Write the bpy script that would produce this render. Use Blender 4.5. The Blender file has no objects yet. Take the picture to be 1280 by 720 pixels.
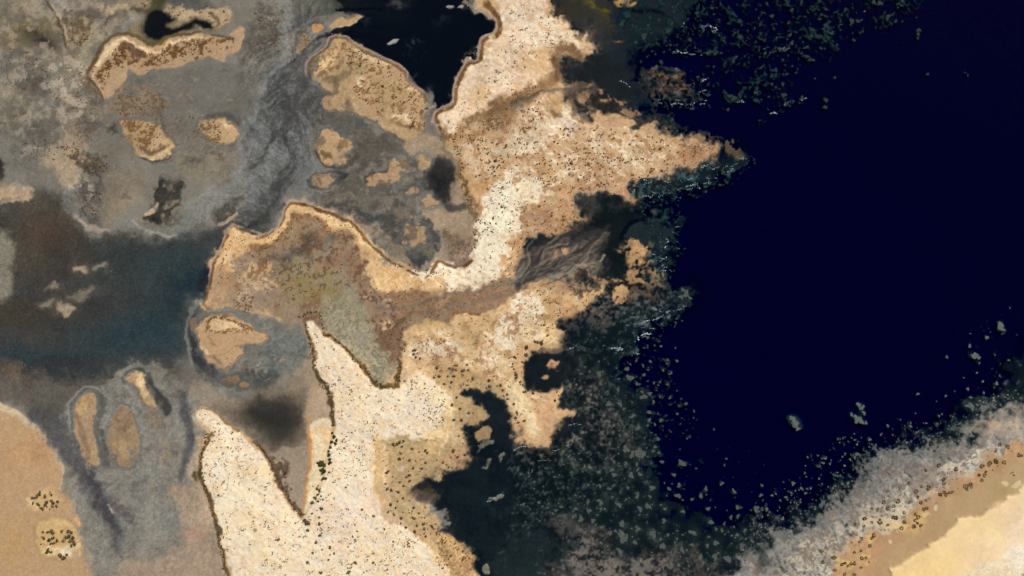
import math, random
import numpy as np
# ------------------------------------------------------------------ ground map (metres; 1 m per unit, x east, row south)
X0, Y0, X1, Y1 = -84, -64, 1364, 784          # extent of the mapped ground
NX, NY = X1 - X0 + 1, Y1 - Y0 + 1
GX, GY = np.meshgrid(np.arange(X0, X1 + 1, dtype=np.float32), np.arange(Y0, Y1 + 1, dtype=np.float32))
OFF = {'A': (0, 0), 'B': (320, 0), 'C': (640, 0), 'D': (960, 0), 'E': (0, 180), 'F': (320, 180), 'G': (640, 180), 'H': (960, 180),
       'I': (0, 360), 'J': (320, 360), 'K': (640, 360), 'L': (960, 360), 'M': (0, 540), 'N': (320, 540), 'O': (640, 540), 'P': (960, 540)}

def pts(s):
    """survey notes: a letter names the map sheet (quarter metre units), g = metres"""
    if not isinstance(s, str): return [tuple(p) for p in s]
    out, ox, oy, k = [], 0, 0, 1.0
    for t in s.split():
        if t == 'g': ox, oy, k = 0, 0, 1.0
        elif t in OFF: (ox, oy), k = OFF[t], 0.25
        else:
            a, b = t.split(',')
            out.append((ox + float(a) * k, oy + float(b) * k))
    return out

def smooth_pts(p, closed=True, n=4):
    p = np.array(p, float); m = len(p); out = []
    if m < 3: closed = False
    rng = range(m) if closed else range(m - 1)
    for i in rng:
        if closed: a, b, c, d = p[i - 1], p[i], p[(i + 1) % m], p[(i + 2) % m]
        else: a, b, c, d = p[max(i - 1, 0)], p[i], p[i + 1], p[min(i + 2, m - 1)]
        for k in range(n):
            t = k / n
            out.append(0.5 * (2 * b + (c - a) * t + (2 * a - 5 * b + 4 * c - d) * t * t + (3 * b - a - 3 * c + d) * t ** 3))
    if not closed: out.append(p[-1])
    return np.array(out)

_rs = np.random.RandomState(7)
def vnoise(scale, seed, sx=1.0, sy=1.0, X=None, Y=None):
    rs = np.random.RandomState(seed)
    X = GX if X is None else X; Y = GY if Y is None else Y
    L = 256
    g = rs.rand(L, L).astype(np.float32) * 2 - 1
    x = (X - X0 + 1000) / (scale * sx); y = (Y - Y0 + 1000) / (scale * sy)
    xi = np.floor(x).astype(np.int32); yi = np.floor(y).astype(np.int32)
    fx = x - xi; fy = y - yi
    fx = fx * fx * (3 - 2 * fx); fy = fy * fy * (3 - 2 * fy)
    xi %= L; yi %= L; xj = (xi + 1) % L; yj = (yi + 1) % L
    return (g[yi, xi] * (1 - fx) + g[yi, xj] * fx) * (1 - fy) + (g[yj, xi] * (1 - fx) + g[yj, xj] * fx) * fy
def fbm(scale, seed, octv=4, gain=0.55, **k):
    a, s, t = 1.0, 0, 0
    for o in range(octv):
        s = s + a * vnoise(scale / 2 ** o, seed + o * 17, **k); t += a * a; a *= gain
    return (s / math.sqrt(t) * 1.9).astype(np.float32)     # about unit sd

N60, N24, N10 = fbm(60, 1), fbm(24, 2), fbm(10, 3, 3)
N5, N25 = fbm(5, 4, 2), fbm(2.6, 5, 1)
NC = (0.55 * N5 + 0.65 * N25 + 0.35 * N10).astype(np.float32)      # fine clumps
WH = _rs.randn(NY, NX).astype(np.float32)
WA = [fbm(16, 11, 4, 0.62) + .18 * fbm(3, 13, 2), fbm(16, 12, 4, 0.62) + .18 * fbm(3, 14, 2)]            # warps for ragged outlines
def rot_noise(scale, seed, ang, stretch):
    c, s = math.cos(math.radians(ang)), math.sin(math.radians(ang))
    return fbm(scale, seed, 3, X=GX * c + GY * s, Y=(-GX * s + GY * c) * stretch)

BE = rot_noise(8, 55, 48, 2.2)                             # grain of the south east foreshore
def bbox(P, pad):
    x0, y0 = P.min(0) - pad; x1, y1 = P.max(0) + pad
    i0 = int(max(0, math.floor(x0 - X0))); i1 = int(min(NX - 1, math.ceil(x1 - X0)))
    j0 = int(max(0, math.floor(y0 - Y0))); j1 = int(min(NY - 1, math.ceil(y1 - Y0)))
    return i0, i1, j0, j1

def field(P, closed, widths=None, pad=30):
    """signed distance (negative inside) on a step grid -> function of warped coordinates; returns (slice, sd)"""
    i0, i1, j0, j1 = bbox(P, pad)
    if i1 <= i0 or j1 <= j0: return None
    area = (i1 - i0) * (j1 - j0); st = 1 if area < 12000 else (2 if area < 120000 else 3)
    xs = np.arange(i0, i1 + st + 1, st, dtype=np.float32) + X0; ys = np.arange(j0, j1 + st + 1, st, dtype=np.float32) + Y0
    X, Y = np.meshgrid(xs, ys)
    d = np.full(X.shape, 1e9, np.float32); ins = np.zeros(X.shape, bool)
    Q = np.vstack([P, P[:1]]) if closed else P
    if widths is not None:
        ws = np.interp(np.linspace(0, 1, len(Q)), np.linspace(0, 1, len(widths)), widths)
    for k in range(len(Q) - 1):
        (ax, ay), (bx, by) = Q[k], Q[k + 1]
        dx, dy = bx - ax, by - ay; L = dx * dx + dy * dy
        if L < 1e-9: continue
        t = np.clip(((X - ax) * dx + (Y - ay) * dy) / L, 0, 1)
        ex = X - (ax + t * dx); ey = Y - (ay + t * dy)
        e = np.sqrt(ex * ex + ey * ey)
        if widths is not None: e = e - 0.5 * (ws[k] + (ws[k + 1] - ws[k]) * t)
        np.minimum(d, e, out=d)
        if closed and ay != by:
            c = (ay > Y) != (by > Y)
            ins ^= c & (X < ax + (Y - ay) * dx / dy)
    if closed: d = np.where(ins, -d, d)
    return (i0, i1, j0, j1), d, st

def sample(F, warp):
    (i0, i1, j0, j1), d, st = F
    sl = (slice(j0, j1 + 1), slice(i0, i1 + 1))
    x = (GX[sl] + warp * WA[0][sl] - X0 - i0) / st; y = (GY[sl] + warp * WA[1][sl] - Y0 - j0) / st
    x = np.clip(x, 0, d.shape[1] - 1.001); y = np.clip(y, 0, d.shape[0] - 1.001)
    xi = x.astype(np.int32); yi = y.astype(np.int32); fx = x - xi; fy = y - yi
    return sl, (d[yi, xi] * (1 - fx) + d[yi, xi + 1] * fx) * (1 - fy) + (d[yi + 1, xi] * (1 - fx) + d[yi + 1, xi + 1] * fx) * fy

def sstep(a, b, x):
    t = np.clip((x - a) / (b - a), 0, 1); return t * t * (3 - 2 * t)
def lin(c):
    c = np.array(c, np.float32) / 255
    return np.where(c <= 0.04045, c / 12.92, ((c + 0.055) / 1.055) ** 2.4).astype(np.float32)

ALB = np.empty((NY, NX, 3), np.float32)          # perceptual colour while mixing
def setbase(c): ALB[:] = np.array(c, np.float32)
def put(sl, a, c, tex=0.0, tscale=None):
    c = np.array(c, np.float32)
    if tex:
        n = tscale[sl] if tscale is not None else (0.45 * N24[sl] + 0.35 * N10[sl] + 0.25 * N5[sl] + 0.3 * N25[sl] + 0.25 * WH[sl])
        c = c[None, None, :] * (1 + tex * n)[..., None]
    a = a[..., None]
    ALB[sl] = ALB[sl] * (1 - a) + c * a

def fill(s, c, soft=1.5, warp=2.0, op=1.0, tex=0.05, nz=None, closed=True, grow=0.0, n=4, tscale=None, lim=None):
    """patch of ground; nz=(noise, threshold, width) breaks it into clumps"""
    P = smooth_pts(pts(s), True, n)
    F = field(P, True, pad=30 + soft + abs(grow))
    if F is None: return
    sl, d = sample(F, warp); d = d - grow
    a = (1 - sstep(-soft, soft, d)) * op
    if nz is not None: a = a * sstep(nz[1] - nz[2], nz[1] + nz[2], nz[0][sl])
    if lim is not None: a = a * lim[sl]
    put(sl, a, c, tex, tscale)
def stroke(s, w, c, soft=1.0, warp=1.5, op=1.0, tex=0.05, nz=None, n=4, closed=False):
    P = smooth_pts(pts(s), closed, n)
    if closed: P = np.vstack([P, P[:1]])
    w = w if isinstance(w, (list, tuple)) else [w, w]
    F = field(P, False, w, pad=20 + max(w) + soft)
    if F is None: return
    sl, d = sample(F, warp)
    a = (1 - sstep(-soft, soft, d)) * op
    if nz is not None: a = a * sstep(nz[1] - nz[2], nz[1] + nz[2], nz[0][sl])
    put(sl, a, c, tex)
def blob(cx, cy, rx, ry, ang, c, op=1.0, warp=4.0, power=1.0, tex=0.05, nz=None):
    R = max(rx, ry) * 2.2
    i0, i1, j0, j1 = bbox(np.array([[cx - R, cy - R], [cx + R, cy + R]]), 5)
    if i1 <= i0 or j1 <= j0: return
    sl = (slice(j0, j1 + 1), slice(i0, i1 + 1))
    x = GX[sl] + warp * WA[0][sl] - cx; y = GY[sl] + warp * WA[1][sl] - cy
    ca, sa = math.cos(math.radians(ang)), math.sin(math.radians(ang))
    u = (x * ca + y * sa) / rx; v = (-x * sa + y * ca) / ry
    a = op * np.exp(-(u * u + v * v) ** power)
    if nz is not None: a = a * sstep(nz[1] - nz[2], nz[1] + nz[2], nz[0][sl])
    put(sl, a, c, tex)
def tb(sheet, cx, cy, rx, ry, ang, c, **k):
    ox, oy = OFF[sheet]; blob(ox + cx / 4, oy + cy / 4, rx / 4, ry / 4, ang, c, **k)
def mask(s, warp=2.0, soft=1.5, grow=0.0):
    out = np.zeros((NY, NX), np.float32)
    F = field(smooth_pts(pts(s), True), True, pad=30 + soft + abs(grow))
    sl, d = sample(F, warp); out[sl] = 1 - sstep(-soft, soft, d - grow)
    return out
def dist(s, warp=2.0, pad=120):
    out = np.full((NY, NX), 999, np.float32)
    F = field(smooth_pts(pts(s), True), True, pad=pad)
    sl, d = sample(F, warp); out[sl] = d
    return out
# ------------------------------------------------------------------ layers
setbase((130, 121, 106))
ALB *= (1 + 0.05 * N60 + 0.03 * N24 + 0.015 * N10)[..., None]
PALEROUTE = "g 40,-60 45,0 52,15 66,12 74,40 84,62 100,80 112,95 100,118 95,140 92,165 88,190 95,215 110,245 85,240 72,205 60,190 68,160 75,130 78,100 62,85 40,70 20,50 25,10"
# ---- upper left tidal flats
fill(PALEROUTE, (198, 174, 144), soft=12, warp=8, op=.85, tex=.06)
fill("g -84,-64 45,-64 40,0 28,30 14,45 -84,50", (140, 122, 92), soft=9, warp=7, op=.7)
fill("g -84,60 14,62 40,72 52,88 60,105 50,120 40,135 55,160 70,185 60,215 30,235 -84,250", (122, 115, 101), soft=10, warp=8, op=.75, tex=.06)
blob(30, 95, 26, 18, 10, (88, 82, 70), op=.7, warp=9, nz=(N10, -.2, .6))
blob(15, 150, 30, 22, 0, (140, 126, 92), op=.6, warp=9)
blob(30, 165, 40, 10, -10, (128, 124, 108), op=.5, warp=6)
blob(45, 185, 35, 20, 0, (112, 110, 100), op=.6, warp=6)
blob(8, 115, 18, 10, 20, (168, 140, 100), op=.6, warp=6)
fill("A 330,100 440,90 500,150 560,170 480,240 460,320 360,300 340,200", (166, 146, 104), soft=7, warp=6, op=.7, tex=.08)
fill("A 320,60 420,60 520,120 600,90 640,40 720,10 820,0 700,-80 420,-80", (118, 102, 86), soft=8, warp=8, op=.75, tex=.1)
fill("A 320,80 430,70 470,120 440,200 380,230 330,190", (140, 108, 72), soft=5, warp=6, op=.75, tex=.12, nz=(N10, -.7, .5))
fill("A 480,20 560,10 640,50 600,80 520,60", (196, 160, 112), soft=4, warp=5, op=.8)
fill("A 600,-40 720,-60 780,20 700,40 620,20", (172, 142, 102), soft=5, warp=5, op=.7)
stroke("A 440,80 500,92 560,82 620,70 700,45", 5, (72, 68, 62), soft=4, warp=3, op=.6)
stroke("A 520,130 580,105 660,95", 8, (140, 116, 84), soft=4, warp=4, op=.6)
blob(165, 27, 12, 6, -15, (170, 158, 140), op=.7, warp=4)
fill("A 660,160 700,110 740,60 860,40 1000,60 1100,40 1150,80 1130,140 1000,160 1060,180 820,210 700,200", (150, 122, 82), soft=6, warp=4, op=.7)
# dark puddle top left
blob(35, 43, 26, 9, -15, (122, 108, 58), op=.8, warp=4)
tb('A', 200, 185, 110, 60, 20, (66, 52, 36), op=.95, warp=4)
tb('A', 215, 215, 60, 40, 10, (44, 36, 30), op=.8, warp=3)
tb('A', 250, 120, 60, 35, 40, (112, 98, 44), op=.6, warp=3)
tb('A', 60, 215, 90, 35, -10, (120, 100, 66), op=.6, warp=3)
tb('A', 290, 290, 70, 30, 20, (150, 122, 88), op=.6, warp=4)
stroke("A 0,190 60,175 120,120 160,100", 5, (138, 122, 66), soft=3, warp=2, op=.6)
stroke("A 232,0 260,35 280,60 300,105 315,150 320,200 335,235", [3.2, 4.6, 3.4], (92, 68, 42), soft=1.2, warp=1.5, op=.9)
stroke("A 255,0 290,60 322,110 330,170 340,220", [1.5, 3.5, 1.5], (205, 178, 134), soft=1.2, warp=1.5, op=.8)
tb('A', 350, 310, 70, 22, 20, (200, 178, 142), op=.8, warp=5)
tb('A', 300, 360, 80, 50, 30, (176, 160, 130), op=.55, warp=7)
tb('A', 430, 225, 60, 35, 0, (160, 150, 106), op=.6, warp=6)
# grey algae flat south of the crescent islet
fill("A 620,420 700,380 900,360 1060,310 1190,330 1270,420 1280,560 1240,600 1150,560 1000,590 900,620 780,560 700,470", (112, 106, 96), soft=8, warp=6, op=.85, tex=.06)
fill("A 860,560 1240,590 1280,720 1000,760 880,720", (112, 104, 90), soft=8, warp=6, op=.7, tex=.1)
fill("A 700,560 860,620 900,720 860,780 640,760 560,640", (118, 100, 78), soft=7, warp=6, op=.6, tex=.1)
fill("A 560,480 680,440 800,470 840,520 760,560 640,590 560,560", (152, 120, 86), soft=6, warp=6, op=.7, tex=.15, nz=(N10, -.8, .6))
fill("A 330,660 420,620 460,760 320,900 240,820", (184, 150, 112), soft=8, warp=7, op=.65)
stroke("A 420,590 500,610 540,640 600,680", 7, (70, 68, 60), soft=4, warp=4, op=.6)
tb('A', 470, 560, 50, 30, 10, (150, 128, 96), op=.7); tb('A', 465, 530, 35, 16, 0, (92, 84, 72), op=.7)
tb('A', 550, 640, 22, 22, 0, (60, 56, 46), op=.8); tb('A', 520, 610, 30, 14, -20, (176, 146, 104), op=.7)
# black winding pool
fill("A 740,60 790,-30 840,-10 820,60 850,75 868,95 830,120 870,135 930,115 990,92 1050,98 1070,135 1030,160 960,150 880,165 840,190 800,205 740,195 705,160 715,110", (62, 58, 32), soft=5, warp=1.5, op=.85)
fill("A 745,70 800,50 850,80 862,95 820,120 870,140 930,122 990,98 1045,102 1060,132 980,140 900,158 830,170 800,190 740,180 720,140", (12, 14, 12), soft=2.6, warp=1.2, op=.97, tex=.0)
stroke("A 650,60 700,40 740,55 760,30 790,-40", [4, 8, 10], (70, 66, 36), soft=3, op=.75)
stroke("A 660,170 700,200 750,215 800,210 840,180", 3, (112, 106, 40), soft=2, op=.7)
fill("A 820,-40 960,-60 1000,0 1060,20 960,50 900,40 850,20", (84, 82, 74), soft=4, warp=3, op=.85)
fill("A 830,60 900,40 1000,45 1080,25 1150,40 1145,90 1120,130 1080,110 1040,85 960,85 900,112 860,75", (192, 158, 112), soft=3, warp=3, op=.9)
tb('A', 1020, 148, 42, 18, 0, (190, 160, 128), op=.7); stroke("A 1050,60 1080,90 1100,120", 3, (110, 84, 56), op=.8)
# ---- grey channel between the flats and the north lagoon
fill("B -10,30 60,20 130,90 110,180 90,260 20,320 -80,420 -60,200", (96, 86, 74), soft=6, warp=6, op=.7, tex=.12)
tb('B', 60, 250, 45, 60, 0, (66, 62, 52), op=.7, nz=(N10, -.3, .6)); tb('B', 50, 190, 50, 40, 0, (100, 84, 70), op=.6, nz=(N5, 0, .7))
tb('B', 60, 75, 70, 22, 10, (80, 68, 52), op=.6, nz=(N5, -.2, .6)); tb('B', 20, 110, 30, 20, 20, (190, 156, 110), op=.6, nz=(N5, 0, .6)); tb('B', 130, 95, 22, 12, 0, (176, 134, 104), op=.6)
stroke("B 180,-60 160,60 140,140 130,200 140,280 110,330", [12, 11, 10, 12, 10], (126, 124, 116), soft=4, warp=2, op=.85)
fill("B 230,-80 420,-80 420,30 330,60 220,60", (96, 96, 78), soft=7, warp=4, op=.8)
stroke("B 150,160 190,130 230,90 330,50 420,45", [8, 14, 10], (72, 74, 74), soft=4, warp=2, op=.75)
fill("B 60,340 130,320 180,250 260,220 330,270 270,330 260,380 320,430 340,520 300,640 250,720 40,780 -40,640 20,480", (80, 80, 79), soft=9, warp=6, op=.8, tex=.07)
tb('B', 110, 480, 50, 130, 5, (62, 64, 66), op=.8, warp=5); tb('B', 280, 520, 40, 60, 0, (66, 64, 58), op=.6)
stroke("B 20,420 10,560 30,700", 14, (110, 112, 110), soft=8, op=.5)
fill("B 330,720 260,580 330,560 440,560 500,580 600,640 700,690 750,730 640,800 400,780", (92, 89, 78), soft=5, warp=4, op=.85, tex=.1)
stroke("B 150,640 150,720 170,790", 6, (56, 58, 60), soft=3, op=.6)
# ---- flats in the middle, north of the arc spit (sheet F)
fill("F -20,-60 200,-80 300,-20 330,120 270,200 260,260 120,300 0,380 -60,300 -60,40", (106, 108, 107), soft=9, warp=6, op=.8, tex=.08)
stroke("F 130,-60 190,60 170,150 110,240 60,320 -30,400", [12, 15, 20, 30], (72, 72, 72), soft=5, warp=4, op=.8)
stroke("F 100,-40 60,50 0,90 -60,130", [4, 6, 3], (140, 128, 104), soft=2.5, warp=3, op=.7, nz=(N10, -.3, .6))
stroke("F 90,-60 60,40 10,70", [3, 4, 3], (58, 56, 56), soft=2, op=.7); stroke("F 145,-40 150,0 165,50", [5, 4, 1], (48, 48, 48), soft=1.5, op=.8)
fill("F 440,-20 700,-60 940,0 960,80 860,60 700,40 640,80 560,150 520,210 440,230 360,200 480,120", (96, 88, 72), soft=6, warp=6, op=.8, tex=.12)
fill("F 340,240 480,220 640,210 760,200 840,140 830,260 800,320 720,380 600,330 460,340 380,300", (118, 104, 86), soft=7, warp=6, op=.75, tex=.12)
fill("F 270,270 420,300 560,340 700,360 860,370 900,480 860,560 830,620 760,560 680,510 600,430 470,370 380,330", (62, 64, 62), soft=5, warp=5, op=.85, tex=.15)
fill("F 780,60 880,60 900,140 830,200 760,200 720,120 740,60", (72, 72, 68), soft=4, warp=4, op=.7, tex=.12)
fill("F 560,150 720,200 820,180 820,300 720,380 720,300 600,240", (84, 82, 74), soft=5, warp=6, op=.6, tex=.12, nz=(N10, -.2, .7))
# pan at the foot of the eastern land
fill("F 740,-40 860,-60 960,10 1000,60 1005,180 1050,240 1080,340 1090,460 1060,500 1000,470 940,430 880,430 840,360 900,300 960,320 1030,330 960,280 1000,160 980,80 900,80 780,45", (170, 140, 104), soft=3, warp=2, op=.92)
fill("F 850,160 890,90 960,90 1000,160 985,250 960,290 900,260 840,240 820,200", (44, 42, 40), soft=7, warp=4, op=.95, tex=.1)
blob(550, 230, 14, 20, -15, (26, 26, 28), op=.75, warp=3)
stroke("F 960,310 1020,320 1050,310", 8, (62, 60, 58), soft=3, op=.8)
fill("F 820,370 870,375 900,430 900,480 940,510 900,530 850,470 840,420", (64, 64, 62), soft=2.5, warp=2.5, op=.9)
fill("F 830,350 900,320 960,345 1050,330 1085,400 1080,470 1000,460 930,425 890,430 880,380", (172, 142, 108), soft=1.6, warp=2, op=.95)
fill("F 930,430 990,450 1090,480 1090,540 1060,580 990,600 970,520 920,460", (158, 122, 92), soft=4, warp=4, op=.85, tex=.14)
stroke("F 860,510 900,540 960,570 940,520", 7, (160, 138, 112), soft=2, op=.8)
# ---- big lagoon in the west
LAGOON = "E -340,300 0,295 90,270 200,255 290,270 340,310 380,380 420,420 480,438 560,450 640,455 760,462 900,460 1020,440 1120,412 1200,400 1290,350 1340,370 1290,450 1180,425 1120,470 1090,560 1050,620 1040,720 I 1000,40 940,90 925,170 918,250 900,350 800,400 700,385 600,410 480,450 330,470 150,470 0,430 -340,420"
fill(LAGOON, (100, 97, 88), soft=24, warp=6, op=.6, grow=8, tex=.04); fill(LAGOON, (66, 67, 64), soft=18, warp=5, op=.95, tex=.06)
fill("E 60,250 240,220 330,290 390,370 330,420 200,360 90,310", (86, 82, 70), soft=8, warp=4, op=.8)
tb('E', 230, 430, 200, 110, 20, (86, 73, 59), op=.85, warp=5); tb('E', 130, 560, 170, 130, 0, (86, 78, 65), op=.8)
tb('E', 330, 560, 160, 140, 20, (68, 61, 54), op=.7); tb('E', 220, 440, 90, 60, 0, (84, 66, 54), op=.6)
tb('I', 100, 130, 220, 90, 0, (70, 62, 50), op=.8); tb('I', 420, 120, 220, 130, -10, (62, 61, 57), op=.8)
tb('E', 860, 600, 330, 130, -10, (52, 65, 66), op=.8); tb('E', 960, 680, 130, 60, -30, (30, 50, 58), op=.7); tb('E', 620, 560, 160, 70, 0, (54, 60, 58), op=.6)
tb('I', 700, 230, 330, 120, -8, (44, 63, 69), op=.85); tb('I', 120, 350, 300, 55, 4, (46, 61, 66), op=.85); tb('I', 880, 90, 90, 120, 30, (34, 52, 58), op=.6)
stroke("E 1280,395 1190,425 1120,480 1085,560 1035,640 1000,720", [5, 8, 9, 10], (28, 34, 44), soft=4, op=.7)
tb('I', 300, 400, 330, 36, 3, (52, 54, 54), op=.6)
fill("I -340,360 0,350 100,400 200,440 340,460 480,440 560,430 480,490 380,530 360,640 200,660 60,560 -340,540", (92, 84, 73), soft=9, warp=5, op=.8, tex=.09)
tb('I', 60, 420, 90, 40, 0, (106, 88, 70), op=.6); tb('I', 250, 600, 110, 60, 20, (86, 82, 75), op=.6)
fill("E -340,420 0,430 50,470 75,540 50,640 60,720 I 60,0 0,60 -340,100", (140, 134, 116), soft=7, warp=3, op=.85)
tb('E', 40, 400, 60, 26, 30, (70, 66, 52), op=.7)
fill("E -340,200 0,205 40,200 90,215 160,245 100,275 40,290 -340,300", (196, 160, 118), soft=3.5, warp=3, op=.95)
stroke("E 0,298 60,290 130,268", 3, (206, 178, 140), soft=2, op=.7)
fill("E -100,80 10,80 25,130 15,180 -100,190", (36, 34, 28), soft=3, warp=2, op=.9); stroke("E 0,215 35,200 40,180", 5, (160, 134, 90), soft=2, op=.7)
# grey shore bands round the lagoon
stroke("E 330,240 360,310 400,370 450,415 520,430 600,385 660,385 700,420 780,445 880,430 960,370 1040,290 1180,190 1280,130", [12, 16, 14, 14, 18, 22], (128, 128, 122), soft=9, warp=3, op=.7, tex=.07)
stroke("E 375,360 420,400 480,428 540,432", [4, 8, 4], (186, 160, 134), soft=2.5, op=.75)
stroke("E 670,390 720,430 800,452 880,455", [3, 5, 3], (176, 162, 146), soft=2, op=.7)
# mottled algae mats on the shore
fill("E 370,60 430,40 520,60 540,120 480,160 420,140 380,110", (88, 76, 62), soft=3, warp=5, op=.8, tex=.25, nz=(N5, -.4, .6))
stroke("E 370,70 390,110 430,130 490,150", 6, (52, 48, 44), soft=2, warp=3, op=.8, nz=(N5, -.5, .5))
fill("E 380,180 500,150 530,250 500,330 510,400 470,400 400,350 360,290", (74, 68, 62), soft=4, warp=5, op=.85, tex=.25, nz=(N5, -.35, .5))
fill("E 500,120 700,140 720,260 660,300 620,370 540,400 520,300", (138, 118, 90), soft=7, warp=6, op=.7, tex=.1)
tb('E', 630, 300, 60, 40, -40, (182, 148, 106), op=.6); tb('E', 680, 300, 60, 60, 0, (128, 124, 110), op=.5)
fill("E 760,200 790,165 850,180 905,200 920,250 890,330 850,370 800,400 740,380 730,350 770,300 760,250", (48, 46, 40), soft=3, warp=4, op=.92, tex=.2)
stroke("E 735,345 770,325 785,285", [5, 5, 2], (206, 170, 126), soft=1.2, warp=1.5); tb('E', 840, 315, 14, 14, 0, (180, 146, 108)); tb('E', 820, 360, 20, 14, 0, (150, 120, 86))
stroke("E 780,190 830,210 880,200", 5, (130, 118, 100), soft=2, warp=4, nz=(N5, -.2, .5)); tb('E', 855, 215, 30, 12, 20, (112, 84, 66))
tb('E', 715, 385, 30, 25, 40, (150, 126, 98), op=.8); stroke("E 700,395 780,410 850,390 900,330", 4, (118, 104, 84), soft=2.5, op=.7)
fill("E 1080,340 1130,290 1200,260 1220,270 1170,320 1190,350 1130,395 1080,400", (72, 70, 60), soft=3, warp=3, op=.85)
stroke("E 1085,400 1130,392 1170,365 1180,345", [4, 5, 3], (196, 160, 124), soft=1.2); tb('E', 1130, 355, 20, 12, -20, (150, 112, 84))
fill("E 900,40 1060,30 1160,60 1140,140 1020,170 920,150 880,100", (138, 122, 92), soft=8, warp=7, op=.7, tex=.1)
tb('E', 1070, 60, 40, 22, 20, (78, 66, 54), op=.7, nz=(N5, -.2, .6)); tb('E', 1260, 105, 25, 30, 0, (90, 80, 68), op=.7); tb('E', 1120, 0, 80, 30, 0, (104, 86, 72), op=.6)
tb('E', 800, 110, 110, 30, -6, (114, 114, 104), op=.6); tb('E', 560, 40, 70, 50, 0, (112, 96, 76), op=.6); tb('E', 480, 210, 60, 60, 0, (104, 100, 98), op=.5)
tb('E', 330, 100, 60, 90, 10, (184, 152, 114), op=.6, warp=8); tb('E', 130, 190, 130, 60, 0, (120, 116, 104), op=.6)
# ---- sand flat bottom left
fill("I -340,490 0,560 50,600 130,660 200,705 M 240,40 280,100 300,160 318,220 302,280 315,310 345,322 372,350 390,430 405,480 402,560 430,640 460,720 480,1000 -340,1000", (190, 156, 117), soft=2.5, warp=2, op=.97, tex=.012)
stroke("I 0,590 50,615 120,665 210,715 M 240,40 275,95 298,160 315,220 302,290", [10, 6, 4], (204, 188, 158), soft=2.5, op=.7)
tb('M', 120, 120, 160, 90, 0, (196, 152, 108), op=.6); tb('M', 190, 90, 90, 60, 30, (178, 136, 98), op=.5); tb('M', 60, 560, 120, 120, 0, (188, 148, 92), op=.6, nz=(N24, -.2, .8))
tb('M', 330, 330, 60, 70, 0, (186, 152, 114), op=.6)
stroke("M 180,480 230,440 330,440 390,480 405,540 380,590 300,625 230,610 190,560", 5, (150, 116, 74), soft=2.5, op=.5, closed=True)
fill("M 180,480 230,440 330,440 390,480 405,540 380,590 300,625 230,610 190,560", (218, 186, 130), soft=4, warp=2, op=.9)
stroke("M 375,430 400,480 405,540 385,590", [3, 5, 3], (226, 176, 116), soft=1.5); stroke("M 398,450 412,520 400,580", 2, (150, 112, 70), soft=1.5, op=.7)
tb('M', 290, 520, 90, 50, 0, (196, 158, 104), op=.8); tb('M', 315, 585, 34, 22, 0, (255, 244, 214), op=.95); tb('M', 250, 580, 30, 14, 10, (246, 226, 178), op=.8); tb('M', 355, 570, 30, 14, -10, (246, 228, 190), op=.8)
fill("M 145,340 180,295 250,290 300,340 290,375 220,400 165,380", (214, 180, 124), soft=5, warp=2, op=.8)
tb('M', 175, 345, 24, 10, 20, (246, 222, 170), op=.9); tb('M', 240, 360, 40, 10, -10, (236, 204, 150), op=.7)
# ---- grey flat between the sand and the spit
fill("I 360,600 400,520 520,480 620,400 720,380 830,400 930,460 1000,560 960,680 M 1000,0 990,150 1000,260 1100,560 1140,720 1200,1000 460,1000 470,740 430,640 400,560 390,430 340,320 310,300 320,220 280,100 230,20 I 200,690", (136, 128, 113), soft=5, warp=4, op=.95, tex=.07)
tb('M', 700, 200, 120, 60, 0, (138, 136, 122), op=.6); tb('M', 620, 600, 160, 80, 0, (128, 122, 110), op=.6); tb('I', 850, 560, 90, 90, 0, (128, 124, 108), op=.6)
tb('I', 640, 450, 110, 60, -20, (118, 116, 106), op=.6); tb('I', 560, 620, 40, 80, 0, (112, 108, 102), op=.6); tb('M', 740, 620, 80, 30, 0, (150, 128, 104), op=.5)
stroke("I 200,640 280,700 M 290,40 360,110 420,210 480,310 540,420 575,520 585,600", [26, 26, 24, 22, 22, 22, 14, 6], (84, 82, 82), soft=6, warp=3, op=.92, tex=.08)
stroke("M 360,20 420,140 470,260 520,380 580,500", [4, 9, 11, 12, 5], (62, 58, 64), soft=3, warp=3, op=.75)
stroke("M 545,345 600,380 650,420 690,470", [8, 12, 10, 4], (92, 80, 82), soft=4, warp=3, op=.8); stroke("M 530,360 560,400", [2, 3], (172, 154, 140), soft=1.5)
stroke("I 910,540 M 950,0 945,60 930,130 900,220", [14, 13, 8, 5], (74, 74, 78), soft=4, warp=2, op=.85)
fill("M 500,20 520,10 560,150 600,180 520,190 490,170", (80, 78, 74), soft=4, warp=2, op=.7); stroke("M 515,-10 525,60 545,120", [5, 5, 2], (54, 52, 48), soft=1.5, op=.85)
fill("M 840,265 900,260 1000,285 1040,400 1060,500 960,500 930,470 900,380", (180, 148, 114), soft=4, warp=3, op=.9)
fill("M 600,660 720,650 860,600 900,540 1000,490 1060,500 1140,720 1180,1000 620,1000", (176, 144, 112), soft=6, warp=5, op=.85, tex=.06)
tb('M', 990, 520, 60, 30, 0, (186, 134, 106), op=.7); tb('M', 1000, 640, 120, 40, 0, (180, 150, 116), op=.6); tb('M', 920, 620, 50, 30, 0, (150, 140, 128), op=.6, nz=(N5, -.2, .6)); tb('M', 830, 670, 60, 16, -10, (120, 96, 84), op=.6, nz=(N5, -.2, .6))
tb('M', 820, 120, 25, 50, 15, (170, 142, 102), op=.7); tb('M', 820, 345, 26, 16, 20, (180, 148, 108), op=.8); tb('M', 860, 420, 70, 50, 30, (126, 128, 118), op=.5)
stroke("M 840,255 930,270 955,305", 2, (176, 130, 110), soft=1.5, op=.7); stroke("M 990,30 1000,100 960,160 980,260 1020,330 1040,450", [8, 6, 12, 12, 8], (196, 160, 122), soft=3, op=.8)
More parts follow.
